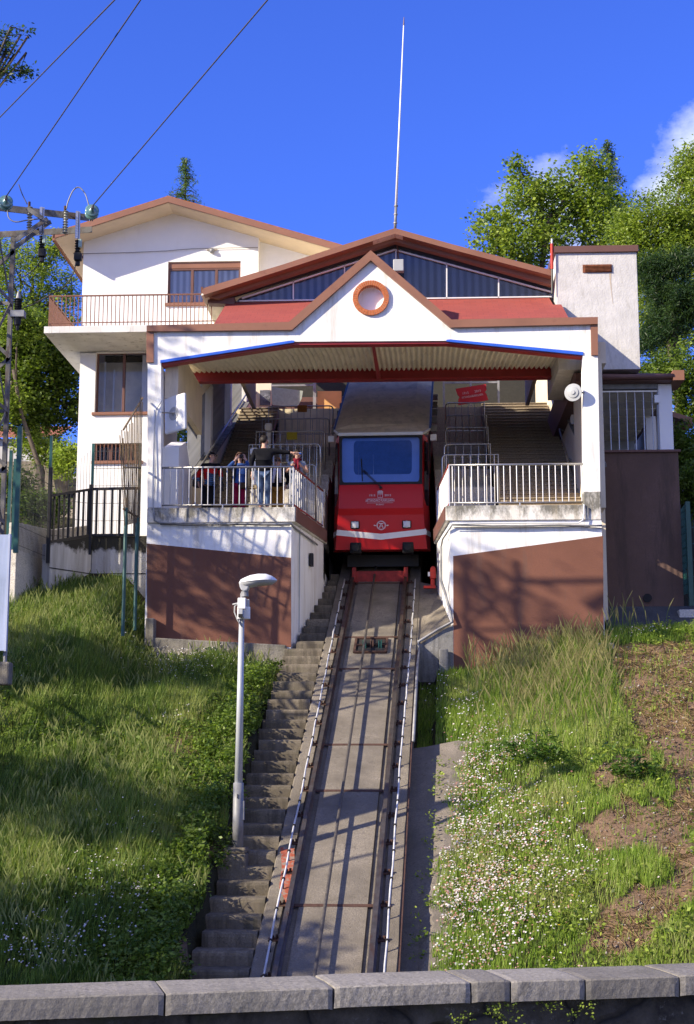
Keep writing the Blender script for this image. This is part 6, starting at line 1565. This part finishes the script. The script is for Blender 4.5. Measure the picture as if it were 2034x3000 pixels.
c=e1[1](.36,-.1,.86); o=MB().lathe(c+Vector((0,0,-.12)),(0,0,1),[(0,.045),(.16,.045),(.18,.03),(.22,.03)],12).build('bottle',m['blackm']); tag(o,'small black bottle held by the man in the striped jersey','bottle')
e2=person('woman in blue sweatshirt and crimson trousers photographing with a black camera',701,34.3,1.60,math.radians(12),((-.10,-.16,-.08),(.19,-.03,.20)),((.10,-.16,-.08),(-.10,-.03,.21)),BL,PK,m['hairb'],hair='long',skinm=M('fair_skin',(.66,.42,.34),.6,.05))
c=e2[3]+Vector((.075,-.16,-.02)); e=thing('camera','black camera with lens held up to the eye by the woman in blue','camera',tuple(c))
MB().box(c.x-.075,c.x+.075,c.y-.0,c.y+.06,c.z-.045,c.z+.045).build('camera_body',m['black'],e,bevel=.01); MB().lathe(c,(0,-1,-.0),[(0,.036),(.07,.034),(.075,.028)],14).build('lens_barrel',m['blackm'],e)
glasses(e2[0],e2[3],e2[4],e2[5],e2[2],MA,m['glass'])
c=e2[1](.10,-.14,.86); MB().box(c.x-.11,c.x+.11,c.y-.05,c.y+.05,c.z-.08,c.z+.07).build('pouch',simple('brown_leather',(.07,.045,.03)),e2[0],bevel=.03)
MB().tube([e2[1](-.16,-.12,.93),e2[1](-.13,-.15,1.15),e2[1](-.10,-.12,1.40)],.04,8).build('hanging_jacket',BK,e2[0],smooth=True)
e3=person('tall man in black jacket and jeans seen from behind pointing his arm to the right',772,33.35,1.78,math.radians(150),((-.08,-.02,-.27),(.02,-.02,-.25)),((.24,.02,-.02),(.20,.0,-.02)),BK,JN,m['hair'],lean=(.0,0),legs=((-.07,.0),(.08,.06)),build_=1.12,top_len=.10)
MB().tube([e3[1](.66,.02,1.36),e3[1](.71,.02,1.355),e3[1](.78,.02,1.345)],.012,6).build('pointing_finger',m['skin'],e3[0],smooth=True)
e4=person('short-haired person in black coat, white scarf and mustard trousers behind the railing',813,34.5,1.50,math.radians(8),((-.07,-.03,-.26),(.05,-.08,-.22)),((.10,.02,-.26),(-.07,-.10,-.20)),BK,MU,m['hairg'],legs=((-.09,0),(.09,0)),build_=1.15,top_len=.18)
glasses(e4[0],e4[3],e4[4],e4[5],e4[2],m['blackm'],m['black'])
for sx_ in (-1,1): MB().tube([e4[1](sx_*.07,.0,1.49),e4[1](sx_*.07,-.12,1.38),e4[1](sx_*.09,-.16,1.18),e4[1](sx_*.10,-.16,1.03)],.045,8,r2=.03).build('scarf_end',WS,e4[0],smooth=True)
e5=person('woman in grey tee, maroon scarf and blue mirrored sunglasses with hands raised',870,34.1,1.60,math.radians(25),((-.10,-.08,-.24),(.15,-.16,.12)),((.10,-.08,-.24),(-.13,-.16,.12)),GR,SKT,m['hair'],sleeve=.5,skirt=True,hair='short',lean=(.0,0))
glasses(e5[0],e5[3],e5[4],e5[5],e5[2],m['whitep'],M('mirror_lens',(.02,.25,.65),.1,.3,30,metal=.6))
MB().tube([e5[1](-.07,-.04,1.50),e5[1](.0,-.11,1.46),e5[1](.07,-.04,1.50),e5[1](0,.07,1.50),e5[1](-.07,-.04,1.50)],.040,8).build('scarf_loop',MA,e5[0],smooth=True)
for sx_ in (-1,1): MB().tube([e5[1](sx_*.03,-.12,1.46),e5[1](sx_*.05,-.15,1.30),e5[1](sx_*.04,-.16,1.14)],.04,8,r2=.028).build('scarf_end',MA,e5[0],smooth=True)
MB().tube([e5[1](-.09,.04,1.6),e5[1](-.13,-.02,1.45),e5[1](-.13,-.06,1.30)],.03,6,r2=.01).build('hair_lock',m['hair'],e5[0],smooth=True)
# ================================================================= foliage
def leafcloud(name, C, per, sig, size, cols, parent=None, flat=.5, asp=.5, droop=0.0, seed=1, mat_=None, jit=.35):
    r=np.random.default_rng(seed); C=np.asarray(C,float); N=len(C)*per
    P=np.repeat(C,per,0)+r.normal(size=(N,3))*np.array(sig)
    d=r.normal(size=(N,3)); d[:,2]=d[:,2]*flat-droop; d/=np.linalg.norm(d,axis=1,keepdims=True)+1e-9
    n=r.normal(size=(N,3))*.7+np.array([0,-.2,.8]); s=np.cross(d,n); s/=np.linalg.norm(s,axis=1,keepdims=True)+1e-9
    L=size*r.uniform(.6,1.35,(N,1)); W=L*asp
    up=np.cross(s,d)
    V=np.stack([P-d*L*.5, P+s*W*.5+up*L*.08, P+d*L*.5, P-s*W*.5+up*L*.08],1).reshape(-1,3)
    Fq=np.arange(N*4).reshape(N,4)
    cols=np.array(cols,float); ck=np.repeat(r.uniform(0,1,len(C)),per)*.6+r.uniform(0,1,N)*.4
    k=np.clip(ck*(len(cols)-1),0,len(cols)-1.001); i0=k.astype(int); f=(k-i0)[:,None]
    c=cols[i0]*(1-f)+cols[i0+1]*f; c=c*r.uniform(1-jit,1+jit*.6,(N,1))
    o=fastmesh(name,V,Fq,mat_ or m['leaf'],col=np.repeat(c,4,0)); par(o,parent); return o
def shellpts(blobs,n,r,inner=.35):
    out=[]; wts=np.array([b[3]*b[4]+b[4]*b[5]+b[3]*b[5] for b in blobs]); wts=wts/wts.sum()
    for b,k in zip(blobs,r.multinomial(n,wts)):
        v=r.normal(size=(k,3)); v/=np.linalg.norm(v,axis=1,keepdims=True); rad=r.uniform(inner,1.08,(k,1))**.6
        out.append(v*rad*np.array(b[3:6])+np.array(b[:3]))
    return np.concatenate(out)
def tree(label,base,blobs,ncl,per,sig,size,cols,name='broadleaf_tree',cat='tree',group=None,tr=.16,seed=1,asp=.6,flat=.5,twigs=60,droop=0.):
    r=np.random.default_rng(seed); base=Vector(base); e=thing(name,label,cat,tuple(base),group)
    C=shellpts(blobs,ncl,r); leafcloud('crown',C,per,sig,size,cols,e,flat,asp,droop,seed+5)
    mb=MB(); cen=Vector(np.mean([b[:3] for b in blobs],0)); hub=Vector((cen.x,cen.y,cen.z-.3*blobs[0][5]))
    P=[base+Vector((0,0,-.3)),base.lerp(hub,.35)+Vector((.1,0,0)),base.lerp(hub,.7)+Vector((-.08,.05,0)),hub]
    mb.tube(P,tr,8,r2=tr*.6)
    hubs=[]
    for b in blobs:
        q=Vector(b[:3]); mid=hub.lerp(q,.5)+Vector((r.uniform(-.2,.2),r.uniform(-.2,.2),.15)); tp_=q+Vector((0,0,b[5]*.55)); mb.tube([hub.lerp(P[2],.3),mid,q,tp_],tr*.45,6,r2=tr*.12); hubs.append(q)
    sel=C[r.choice(len(C),min(twigs,len(C)),replace=False)]
    for c in sel:
        c=Vector(c); h=min(hubs,key=lambda q:(q-c).length); md=h.lerp(c,.5)+Vector((0,0,-.08*(h-c).length)); mb.tube([h,md,c],tr*.16,4,r2=tr*.05)
    mb.build('trunk',m['bark'],e,smooth=True,recalc=False); return e
def bl(px,py,Y,rp,rq,ry=None):   # crown lobe: centre where the photo shows it, radii in metres from its picture size
    c=at(px,py,Y); s=Y/4373; return (c.x,c.y,c.z,rp*s,(ry or rp*s*.9),rq*s)
G1=[(.08,.13,.02),(.21,.30,.04),(.33,.43,.065),(.45,.52,.10)]
G2=[(.05,.10,.02),(.12,.20,.03),(.22,.31,.05)]
G3=[(.03,.055,.012),(.08,.13,.02),(.17,.25,.035)]
GD=[(.02,.05,.02),(.05,.10,.035),(.10,.165,.05)]
# right: plane tree, conifer behind, locusts, pine, bushes
tree('tall plane tree with lumpy light green crown behind the station roof at right',(3.5,50,9.8),[bl(1450,690,50,75,90),bl(1530,600,50,80,95),bl(1620,620,50.5,85,120),bl(1700,560,50.5,80,110),bl(1760,640,50.5,90,120),bl(1550,720,50,130,60),bl(1740,490,50.5,38,60),bl(1525,505,50,30,45)],520,36,(.20,.20,.16),.13,G1,tr=.15,seed=11,asp=.7,twigs=110)
tree('feathery green locust tree filling the upper right edge of the picture',(8.2,46,8),[bl(1990,620,46,110,130),bl(1900,660,46,90,90),bl(2070,520,46,90,120),bl(1850,720,46,60,70),bl(1990,800,46,120,120),bl(2020,470,46,40,60),bl(1900,780,46,70,90),bl(1830,690,46.5,60,60),bl(1960,960,47,120,110),bl(1900,870,47.5,70,110),bl(2010,700,46.5,90,100)],1100,44,(.20,.20,.13),.12,G1,name='locust_tree',tr=.10,seed=12,asp=.42,twigs=90)
def conifer(label,base,topz,rad,n,seed,cols,Y0z):
    r=np.random.default_rng(seed); e=thing('conifer_tree',label,'tree',tuple(base)); b=Vector(base); C=[]; mb=MB(); mb.tube([b,Vector((b.x,b.y,topz))],.14,6,r2=.02)
    z=Y0z
    while z<topz-.1:
        f=(topz-z)/(topz-Y0z); L=rad*f**.8
        for k in range(6):
            a=r.uniform(0,2*PI); l=L*r.uniform(.7,1.1); tip=Vector((b.x+math.cos(a)*l,b.y+math.sin(a)*l,z-.30*l+.25*l*0)); st_=Vector((b.x,b.y,z)); mid=st_.lerp(tip,.5)+Vector((0,0,.12*l))
            mb.tube([st_,mid,tip],.02,4,r2=.006)
            for q in np.linspace(.2,1,max(3,int(l/.14))):
                c=st_.lerp(mid,q*2) if q<.5 else mid.lerp(tip,q*2-1); C.append((c.x,c.y,c.z-.05))
        z+=.22
    leafcloud('crown',C,n,(.07,.07,.09),.13,cols,e,.5,.22,.7,seed); mb.build('trunk',m['bark'],e,recalc=False); return e
c=at(545,470,52); conifer('small dark conifer tip poking above the white house roof',(c.x,52,12),c.z+.1,1.0,10,21,[(.05,.09,.02),(.10,.18,.04),(.18,.28,.06)],at(545,640,52).z)
c=at(1780,408,53); conifer('dark drooping conifer top rising behind the plane tree at right',(c.x,53,11),c.z,1.5,11,22,[(.04,.08,.02),(.09,.15,.035),(.15,.23,.06)],at(1780,720,53).z)
def pine(label,base,blobs,seed):
    r=np.random.default_rng(seed); e=thing('pine_tree',label,'tree',tuple(base)); C=shellpts(blobs,420,r,.15)
    leafcloud('crown',C,60,(.13,.13,.10),.15,GD,e,.9,.16,-.1,seed); mb=MB(); b=Vector(base); h=Vector(blobs[0][:3]); mb.tube([b,b.lerp(h,.6)+Vector((.3,0,0)),h],.16,8,r2=.08)
    for q in blobs: q=Vector(q[:3]); mb.tube([h+Vector((.2,0,-.9)),h.lerp(q,.6)+Vector((0,0,-.3)),q],.07,6,r2=.03)
    mb.build('trunk',m['bark'],e,recalc=False); return e
pine('dark pine with dense needle clumps beside the white tower',(7.4,42.5,6.6),[bl(1960,880,42.5,80,60),bl(1905,800,42.5,50,70),bl(1980,780,42.5,70,50),bl(1940,960,42.5,70,50),bl(2030,900,42.5,60,80),bl(1900,1010,42,50,40)],31)
for k,(px,py,Y,rx,rz,lab) in enumerate(((1990,1090,41,80,70,'glossy green bush above the far eave at right'),(2030,1180,41.5,60,80,'green bush at the right edge above the brown eave'),(2010,1330,40,50,90,'tall glossy bush at the right edge beside the annex wall'),(2040,1440,38.5,60,70,'low dark bush at the right edge behind the green fence'),(1900,1120,43,60,50,'bush tops showing between the tower and the annex roof'))):
    q=bl(px,py,Y,rx,rz); e=thing('bush',lab,'bush',(q[0],q[1],q[2]-q[5]),'bushes at the right edge'); r=np.random.default_rng(40+k)
    leafcloud('foliage',shellpts([q],110,r,.3),36,(.13,.13,.13),.11,G2+[(.20,.28,.06)],e,.6,.5,0,40+k)
# left trees behind the house
for k,(x,y,z,lab) in enumerate(((-7.5,45,9.9,'bush in the gap between the house and the station hall'),(-7.9,49,11.4,'bushy tree top behind the gap between house and station hall'))):
    e=thing('bush',lab,'bush',(x,y,z-1.6),'bushes in the gap beside the hall'); leafcloud('foliage',shellpts([(x,y,z,1.2,.8,1.6)],150,np.random.default_rng(45+k),.2),36,(.14,.14,.13),.11,G2,e,.6,.5,0,45+k)
tree('feathery locust tree behind the pylon with sky between its branches',(-12.3,47,8.5),[bl(60,820,47,120,120),bl(160,900,47,75,110),bl(110,1000,47,110,100),bl(0,950,47,90,90),bl(-30,760,47,80,100),bl(210,850,47,30,60),bl(120,760,47,40,60),bl(180,720,47.5,60,50),bl(60,1080,46.5,110,80)],600,42,(.20,.20,.12),.12,G1,name='locust_tree',tr=.13,seed=51,asp=.4,twigs=130)
tree('dense dark green tree left of the house wall below the balcony',(-11.2,43.5,7.2),[bl(110,1090,44,130,110),bl(190,1180,44,70,90),bl(60,1000,44,100,70),bl(-30,1100,44,90,100),bl(200,1060,44,55,70),bl(120,980,44.5,110,60),bl(60,1210,43.5,110,60),bl(30,1130,43.8,90,90)],760,44,(.17,.17,.14),.13,G3+[(.17,.22,.04)],seed=52,tr=.15)
tree('sunny yellow-green bush tree under the balcony left of the house',(-10.6,42,7),[bl(60,960,42,70,50),bl(20,1180,42,50,60)],110,40,(.16,.16,.13),.12,G1,seed=53,tr=.08,twigs=20)
for k,(px,py,Y,rx,rz,lab) in enumerate(((120,1490,37.5,70,45,'dark bush behind the mesh fence left of the house'),(40,1430,40,70,60,'leafy bush behind the pylon foot'),(200,1350,41,50,60,'bush between the stone garden wall and the house'),(110,1310,43,80,50,'bush leaning over the stone garden wall'))):
    q=bl(px,py,Y,rx,rz); e=thing('bush',lab,'bush',(q[0],q[1],q[2]-q[5]),'bushes left of the house'); r=np.random.default_rng(60+k)
    leafcloud('foliage',shellpts([q],90,r,.2),36,(.13,.13,.12),.10,G3 if k<2 else G1,e,.6,.5,0,60+k)
# tree whose twigs reach into the top left corner; its crown is outside the frame and dapples the walls
q=[bl(20,105,20,40,22),bl(70,90,20,16,14),bl(15,150,20,45,14),bl(60,205,20,40,18),bl(0,215,20,45,20),bl(85,112,20,10,8),bl(-120,130,20,90,90)]
e=tree('locust tree outside the left edge with leafy twigs reaching into the top left sky',(-11.5,19.5,gz(-11.5,19.5)),q,90,26,(.07,.07,.045),.07,[(.03,.06,.03),(.06,.11,.035),(.12,.17,.04)],name='locust_tree',seed=71,asp=.4,tr=.045,twigs=60)
tree('tall sparse tree standing left outside the picture',(-18,22,gz(-18,22)),[(-16,22.5,12.5,2.6,2.4,2.6),(-20,26,14,2.4,2.2,2.4),(-17.5,26.5,15.5,1.6,1.6,1.8)],90,26,(.34,.34,.22),.22,G2,seed=72,tr=.05,twigs=10)
tree('bushy tree beside the slope left outside the picture',(-16.5,25,gz(-16.5,25)),[(-16.6,25,7.6,2.3,1.3,1.3),(-19.0,24.5,6.6,1.6,1.2,1.2),(-15.4,26.8,10.2,1.6,.9,1.3),(-14.6,18.5,5.2,1.3,.8,.9)],210,40,(.25,.25,.2),.2,G2,seed=75,tr=.08,twigs=10)
tree('leaning tree low on the slope left outside the picture',(-16.5,14.5,gz(-16.5,14.5)),[(-15.5,14.8,3.5,2.4,1.6,1.5),(-18.8,18.5,6.0,1.6,1.3,1.2)],150,36,(.3,.3,.2),.24,G2,seed=73,tr=.12,twigs=16)

# ================================================================= grass, flowers, weeds
def sample(n,x0,x1,y0,y1,r): return r.uniform(x0,x1,n),r.uniform(y0,y1,n)
def bedclear(X,Y):
    u=X-TX(Y); ok=(u<-1.98-.1*np.sin(Y*3))|(u>np.where(Y>28.5,HB+.06,1.27+.60*np.clip(Y-20,0,9)/8+.08*np.sin(Y*2.3)+.09*np.sin(Y*6.1)+.06*np.sin(Y*17)))
    ok&=~((X>xL-.02)&(X<4.2)&(Y>YF-.28)); ok&=~((X<=xL)&(Y>33.9)); ok&=~((X>4.0)&(Y>33.35+.12*np.sin(X*2.3))); ok&=Y>11.6
    return ok
def scat(n,box,r,dirt_keep=.06):
    X,Y=sample(n,*box,r); Z=ground(X,Y); P=np.stack([X,Y,Z],1); px,py=projn(P)
    k=bedclear(X,Y)&(px>-90)&(px<2120)&(py<2960)
    P=P[k]; d=dirtmask(P); keep=~d|(r.uniform(size=len(P))<dirt_keep); return P[keep]
def blades(name,label,P,h,hv,w_,cols,seed,bend=.45,green=None):
    r=np.random.default_rng(seed); N=len(P); a=r.uniform(0,2*PI,N); H=(h*(1+hv*r.normal(size=N)*.5)).clip(.04,None)
    lean=np.stack([np.cos(a),np.sin(a),0*a],1)*(r.uniform(.1,bend,N)*H)[:,None]+np.array([.10,.02,0])*H[:,None]
    b=r.uniform(0,2*PI,N); s=np.stack([np.cos(b),np.sin(b)*.6,0*b],1)*(w_*.5*r.uniform(.7,1.4,N))[:,None]; upv=np.stack([0*H,0*H,H],1)
    V=np.stack([P-s,P+s,P+upv*.55+lean*.35+s*.7,P+upv*.55+lean*.35-s*.7,P+upv+lean],1).reshape(-1,3)
    i=np.arange(N)*5; Fq=np.concatenate([np.stack([i,i+1,i+2],1),np.stack([i,i+2,i+3],1),np.stack([i+3,i+2,i+4],1)])
    cols=np.array(cols,float); ck=np.clip(.5+.5*vnoise(P[:,0],P[:,1],1.3,seed)+r.normal(size=N)*.25,0,.999)*(len(cols)-1); i0=ck.astype(int); f=(ck-i0)[:,None]
    c=(cols[i0]*(1-f)+cols[i0+1]*f)*r.uniform(.7,1.2,(N,1)); o=fastmesh(name,V,Fq,m['grass'],col=np.repeat(c,5,0)); tag(o,label,'grass',kind='stuff'); return o
r=np.random.default_rng(5)
GG=[(.06,.10,.015),(.10,.18,.022),(.17,.26,.035),(.26,.33,.06),(.34,.36,.11)]
GR_=[(.11,.20,.022),(.19,.31,.03),(.26,.38,.045),(.33,.42,.08),(.38,.40,.14)]
PL_=scat(230000,(-9.5,-2.0,15,34.4),r,.2)
hn=vnoise(PL_[:,0],PL_[:,1],1.1,12)
blades('grass','dense green grass covering the slope left of the stairs',PL_[:110000],(.22+.15*np.clip(hn[:110000],-1,1)+.06*np.clip(vnoise(PL_[:110000,0],PL_[:110000,1],4.5,41),-1,1)).clip(.07),.6,.014,GG,81)
PR_=scat(280000,(-.1,8.5,15,34.3),r,.06)
pxr,pyr=projn(PR_); tall=np.exp(-(((pxr-1620)/190)**2+((pyr-2000)/140)**2))
dark=((pxr<1420)&(pyr<2230)); hn=vnoise(PR_[:,0],PR_[:,1],1.3,13)
hh=(.12+.06*np.clip(hn,-1,1)+.42*tall+.10*np.exp(-(((pxr-1870)/120)**2+((pyr-2560)/120)**2))).clip(.05)
blades('grass','sunny light green grass on the slope right of the track',PR_[:140000],hh[:140000],.6,.011,GR_,82,bend=.4)
# seed heads: taller bent stems
def stems(name,label,P,h,seed,col=(.26,.29,.09),ws=1.0):
    r=np.random.default_rng(seed); N=len(P); a=r.uniform(0,2*PI,N); H=h*r.uniform(.7,1.25,N); d=np.stack([np.cos(a)*.25,np.sin(a)*.2,0*a],1)*H[:,None]; K=5; V=[];Fs=[]
    t=np.linspace(0,1,K)
    for k in range(K):
        p=P+np.stack([0*H,0*H,H*t[k]*(1-.12*t[k])],1)+d*(t[k]**2.2); w_=ws*(.005 if k<3 else .011 if k==3 else .003)
        V+= [p+np.array([-w_,0,0]),p+np.array([w_,0,0])]
    V=np.stack(V,1).reshape(-1,3); i=np.arange(N)*2*K
    Fq=np.concatenate([np.stack([i+2*k,i+2*k+1,i+2*k+3,i+2*k+2],1) for k in range(K-1)]); c=np.tile(np.array([[.10,.17,.03]]*6+[col]*4),(N,1))*np.repeat(r.uniform(.7,1.2,(N,1)),2*K,0)
    o=fastmesh(name,V,Fq,m['grass'],col=c); tag(o,label,'grass',kind='stuff')
pl2=scat(11000,(-9.5,-3,16,33.5),r,0); stems('seeding_grass','tall seeding grass stems scattered over the left slope',pl2[vnoise(pl2[:,0],pl2[:,1],.9,5)>.0],.42,83)
pr2=scat(16000,(1,7,27,33.2),r,0); qx,qy=projn(pr2); pr2=pr2[(r.uniform(size=len(pr2))<np.exp(-(((qx-1620)/190)**2+((qy-1980)/120)**2)))]
stems('seeding_grass','tall seeding grass in front of the right brown wall',pr2[::2],.85,84,(.32,.29,.12),1.1)
# daisies
def petals(name,label,P,h,size,cols,seed):
    r=np.random.default_rng(seed); N=len(P); Q=P+np.stack([r.normal(size=N)*.02,r.normal(size=N)*.02,h*r.uniform(.6,1.25,N)],1)
    n=np.stack([r.normal(size=N)*.4-.2,r.normal(size=N)*.4-.6,np.ones(N)],1); n/=np.linalg.norm(n,axis=1,keepdims=True); a=np.cross(n,np.array([1.,0,0])); a/=np.linalg.norm(a,axis=1,keepdims=True); b=np.cross(n,a)
    R=(size*.5*r.uniform(.6,1.3,N))[:,None]; V=np.stack([Q+(a*math.cos(t)+b*math.sin(t))*R for t in np.arange(6)*PI/3],1).reshape(-1,3); Fq=np.arange(N*6).reshape(N,6)
    cols=np.array(cols); c=cols[r.integers(0,len(cols),N)]*r.uniform(.8,1.1,(N,1)); o=fastmesh(name,V,Fq,m['petal'],col=np.repeat(np.clip(c,0,.9),6,0)); tag(o,label,'flowers',kind='stuff')
def pick(P,blobs,r,mul=1.0):
    x,y=projn(P); w_=sum(a*np.exp(-(((x-cx_)/sx_)**2+((y-cy_)/sy_)**2)) for cx_,cy_,sx_,sy_,a in blobs); w_=w_*(.35+.9*np.clip(.5+vnoise(P[:,0],P[:,1],4.5,77),0,1.4)); return P[r.uniform(size=len(P))<w_*mul]
Wc=[(.72,.70,.68),(.68,.64,.62),(.60,.52,.48),(.50,.32,.26),(.42,.20,.16)]
F1=pick(scat(160000,(.2,8,15,33),r,0),[(1320,2420,40,110,.45),(1310,2650,35,130,.45),(1400,2260,90,80,.35),(1500,2180,110,60,.3),(1430,2450,130,150,.40),(1560,2500,200,120,.22),(1380,2700,110,150,.45),(1500,2650,180,160,.25),(1620,2090,80,60,.12),(1880,1850,60,20,.3)],r,.95)
petals('daisies','small white and pink daisies sprinkled over the right grass slope',F1,.14,.031,Wc,91)
F2=pick(scat(60000,(0,4,15,33),r,0),[(1390,2090,80,50,.25),(1280,2020,50,50,.12)],r,.6)
F3=pick(scat(90000,(-9.5,-2,15,34),r,0),[(530,1960,90,50,.40),(460,1890,90,60,.16),(640,1950,120,30,.16),(330,2650,160,110,.16),(130,2780,160,70,.35),(420,2420,120,60,.12),(560,2120,60,30,.18),(350,2700,60,50,.2),(20,1990,60,30,.3)],r,1.1)
petals('daisies','small white daisies scattered over the left grass slope',F3,.20,.028,Wc[:3],92)
petals('daisies','pale daisies in the shaded hollow right of the track',F2,.18,.032,Wc[:3],94)
F4=pick(scat(9000,(1,7,15,30),r,0),[(1650,2400,80,60,.12),(1620,2700,80,60,.1)],r,1); petals('buttercups','few tiny yellow flowers in the right grass',F4,.2,.03,[(.75,.45,.02)],93)
# leafy ground cover
def cover(name,label,P,h,per,size,cols,seed,sig=.07):
    r=np.random.default_rng(seed); C=P+np.stack([0*P[:,0],0*P[:,0],r.uniform(.1,1,len(P))*h],1); o=leafcloud(name,C,per,(sig,sig,sig*.8),size,cols,None,.4,.55,0,seed); tag(o,label,'weeds',kind='stuff'); return o
n=3400; Y=r.uniform(15,31.5,n); u=-2.05-np.abs(r.normal(size=n))*.5; X=u+TX(Y); Pk=np.stack([X,Y,ground(X,Y)],1)
hk=(.50*np.exp(-((u+2.2)/.35)**2)+.18)*(.6+.5*np.clip(vnoise(X,Y,2,6),-.8,1)); Pk2=Pk.copy(); cover('ivy_hedge','leafy ivy and brambles spilling over the left edge of the stairs',Pk2,hk,16,.075,G2+[(.17,.24,.04)],95,.08)
n=900; Y=r.uniform(15,31,n); u=-1.86+r.normal(size=n)*.06; X=u+TX(Y); Pk=np.stack([X,Y,TZ(Y)+.05],1); kk=vnoise(X,Y,1.4,8)>.25; cover('ivy_hedge','bramble leaves hanging onto the ends of the stair treads',Pk[kk],.25,12,.06,G3,96,.06)
Pw=scat(5200,(-9.5,-2.4,15,34),r,.25); cover('weeds','broad-leaved weeds between the grass on the left slope',Pw[vnoise(Pw[:,0],Pw[:,1],1.2,15)>-.1],.16,9,.075,G2+[(.16,.22,.04)],97)
Pw=scat(5200,(1,8.5,15,34),r,.12); qx,qy=projn(Pw); kk=(vnoise(Pw[:,0],Pw[:,1],1.3,16)>.05)|(qx>1850); cover('weeds','broad-leaved weeds between the grass on the right slope',Pw[kk],.15,10,.075,G1,98)
Pw=scat(5000,(-9.5,8.5,15,34),r,1.0); Pw=Pw[dirtmask(Pw)]; Pw=Pw[vnoise(Pw[:,0],Pw[:,1],2.5,18)>.25]; cover('weeds','small weeds sprouting in the bare soil patches',Pw,.06,8,.05,G1,99,.05)
Y=r.uniform(16,28,70); X=TX(Y)+1.15+.45*(Y-20).clip(0)/8+r.normal(size=70)*.06; cover('weeds','small weeds rooted in the cracks of the drain strip',np.stack([X,Y,TZ(Y)-.38],1),.08,9,.06,G1,101,.05)
# dark leafy plant in the right grass
for (px,py,lab,s_) in ((1570,2240,'leafy dark green weed clump with a brown stalk amid the right daisies',.32),(1860,2290,'bright green weed clump on the right soil slope',.25),(1400,2940,'x',0)):
    if s_==0: continue
    p=None
    for Y in np.arange(20,33,.02):
        q=at(px,py,Y)
        if q.z>=gz(q.x,Y)-.02 and q.z-gz(q.x,Y)<.25: p=q
        if gz(q.x,Y)>q.z: p=q; break
    e=thing('weed_plant',lab,'plant',tuple(p)); rr=np.random.default_rng(int(px)); C=np.array([[p.x+rr.normal()*s_,p.y+rr.normal()*s_*.6,p.z+.08+abs(rr.normal())*s_*.6] for _ in range(46)]); leafcloud('foliage',C,12,(.05,.05,.05),.15,[(.05,.11,.02),(.10,.19,.03),(.15,.25,.04)],e,.5,.22,0,int(px))
    MB().tube([p,p+Vector((.02,0,s_*1.7))],.012,5).build('stalk',m['bark'],e)
# straw, twigs, stones on the bare soil
Ps=scat(60000,(-9.5,8.5,15,34),r,1.0); Ps=Ps[dirtmask(Ps)|(vnoise(Ps[:,0],Ps[:,1],2,22)>1.0)][:9000]; N=len(Ps); a=r.uniform(0,PI,N); L=r.uniform(.05,.22,N); d=np.stack([np.cos(a)*L,np.sin(a)*L,np.sin(a)*L*SL+r.normal(size=N)*.02],1); q=Ps+np.array([0,0,.02]); w3=np.array([0,-.004,.005]); kk=vnoise(Ps[:,0],Ps[:,1],1.8,31)>-.1
V=np.stack([q-d-w3,q-d+w3,q+d+w3,q+d-w3],1)[kk].reshape(-1,3); o=fastmesh('straw',V,np.arange(len(V)).reshape(-1,4),m['petal'],col=np.repeat(np.array([.42,.30,.16])*r.uniform(.3,1.1,(len(V)//4,1)),4,0)); tag(o,'dry straw and twigs lying on the bare soil patches','straw',kind='stuff')
Pq=scat(60000,(-9.5,8.5,15,34.2),r,1.0); Pq=Pq[dirtmask(Pq)]; N=len(Pq); R=(.008+.03*r.uniform(size=N)**5)[:,None]
oct_=np.array([[1,0,0],[0,1,0],[-1,0,0],[0,-1,0],[0,0,.8],[0,0,-.5]]); V=(Pq[:,None,:]+oct_[None]*R[:,None]*r.uniform(.6,1.4,(N,6,1))+np.array([0,0,.008])).reshape(-1,3); i=np.arange(N)[:,None]*6
Fq=np.concatenate([i+np.array([[a_,b_,4]]) for a_,b_ in ((0,1),(1,2),(2,3),(3,0))]+[i+np.array([[b_,a_,5]]) for a_,b_ in ((0,1),(1,2),(2,3),(3,0))]); cs=np.array([[.22,.14,.09],[.35,.28,.22],[.55,.50,.45],[.16,.10,.07]])[r.integers(0,4,N)]
o=fastmesh('stones',V,Fq,m['soil'],col=np.repeat(cs,6,0)); tag(o,'small stones and clods strewn over the bare soil','stones',kind='stuff')
# ferny bits growing under the coping slabs of the foreground wall
for k,px in enumerate((1445,1485,1345,1700,1600)):
    s=wall_at(px); p=PL+wd*s-wnr*.02; L=[.05,.16,.14,.10,.03][k]; r2=np.random.default_rng(200+k)
    C=np.array([[p.x+r2.normal()*.04,p.y-.01,wz-.16-r2.uniform(0,L)] for _ in range(14)]); e=leafcloud('wall_fern',C,4,(.015,.01,.015),.02,G1,None,.5,.7,0,200+k)
    tag(e,['small bright fern tuft below the coping slab, second from the left','longest hanging fern strip on the dark parapet face','wide fern tuft low on the parapet face, leftmost','fern tuft hanging under the coping joint at the right','smallest fern tuft on the parapet between two larger ones'][k],'fern','ferns on the parapet wall')
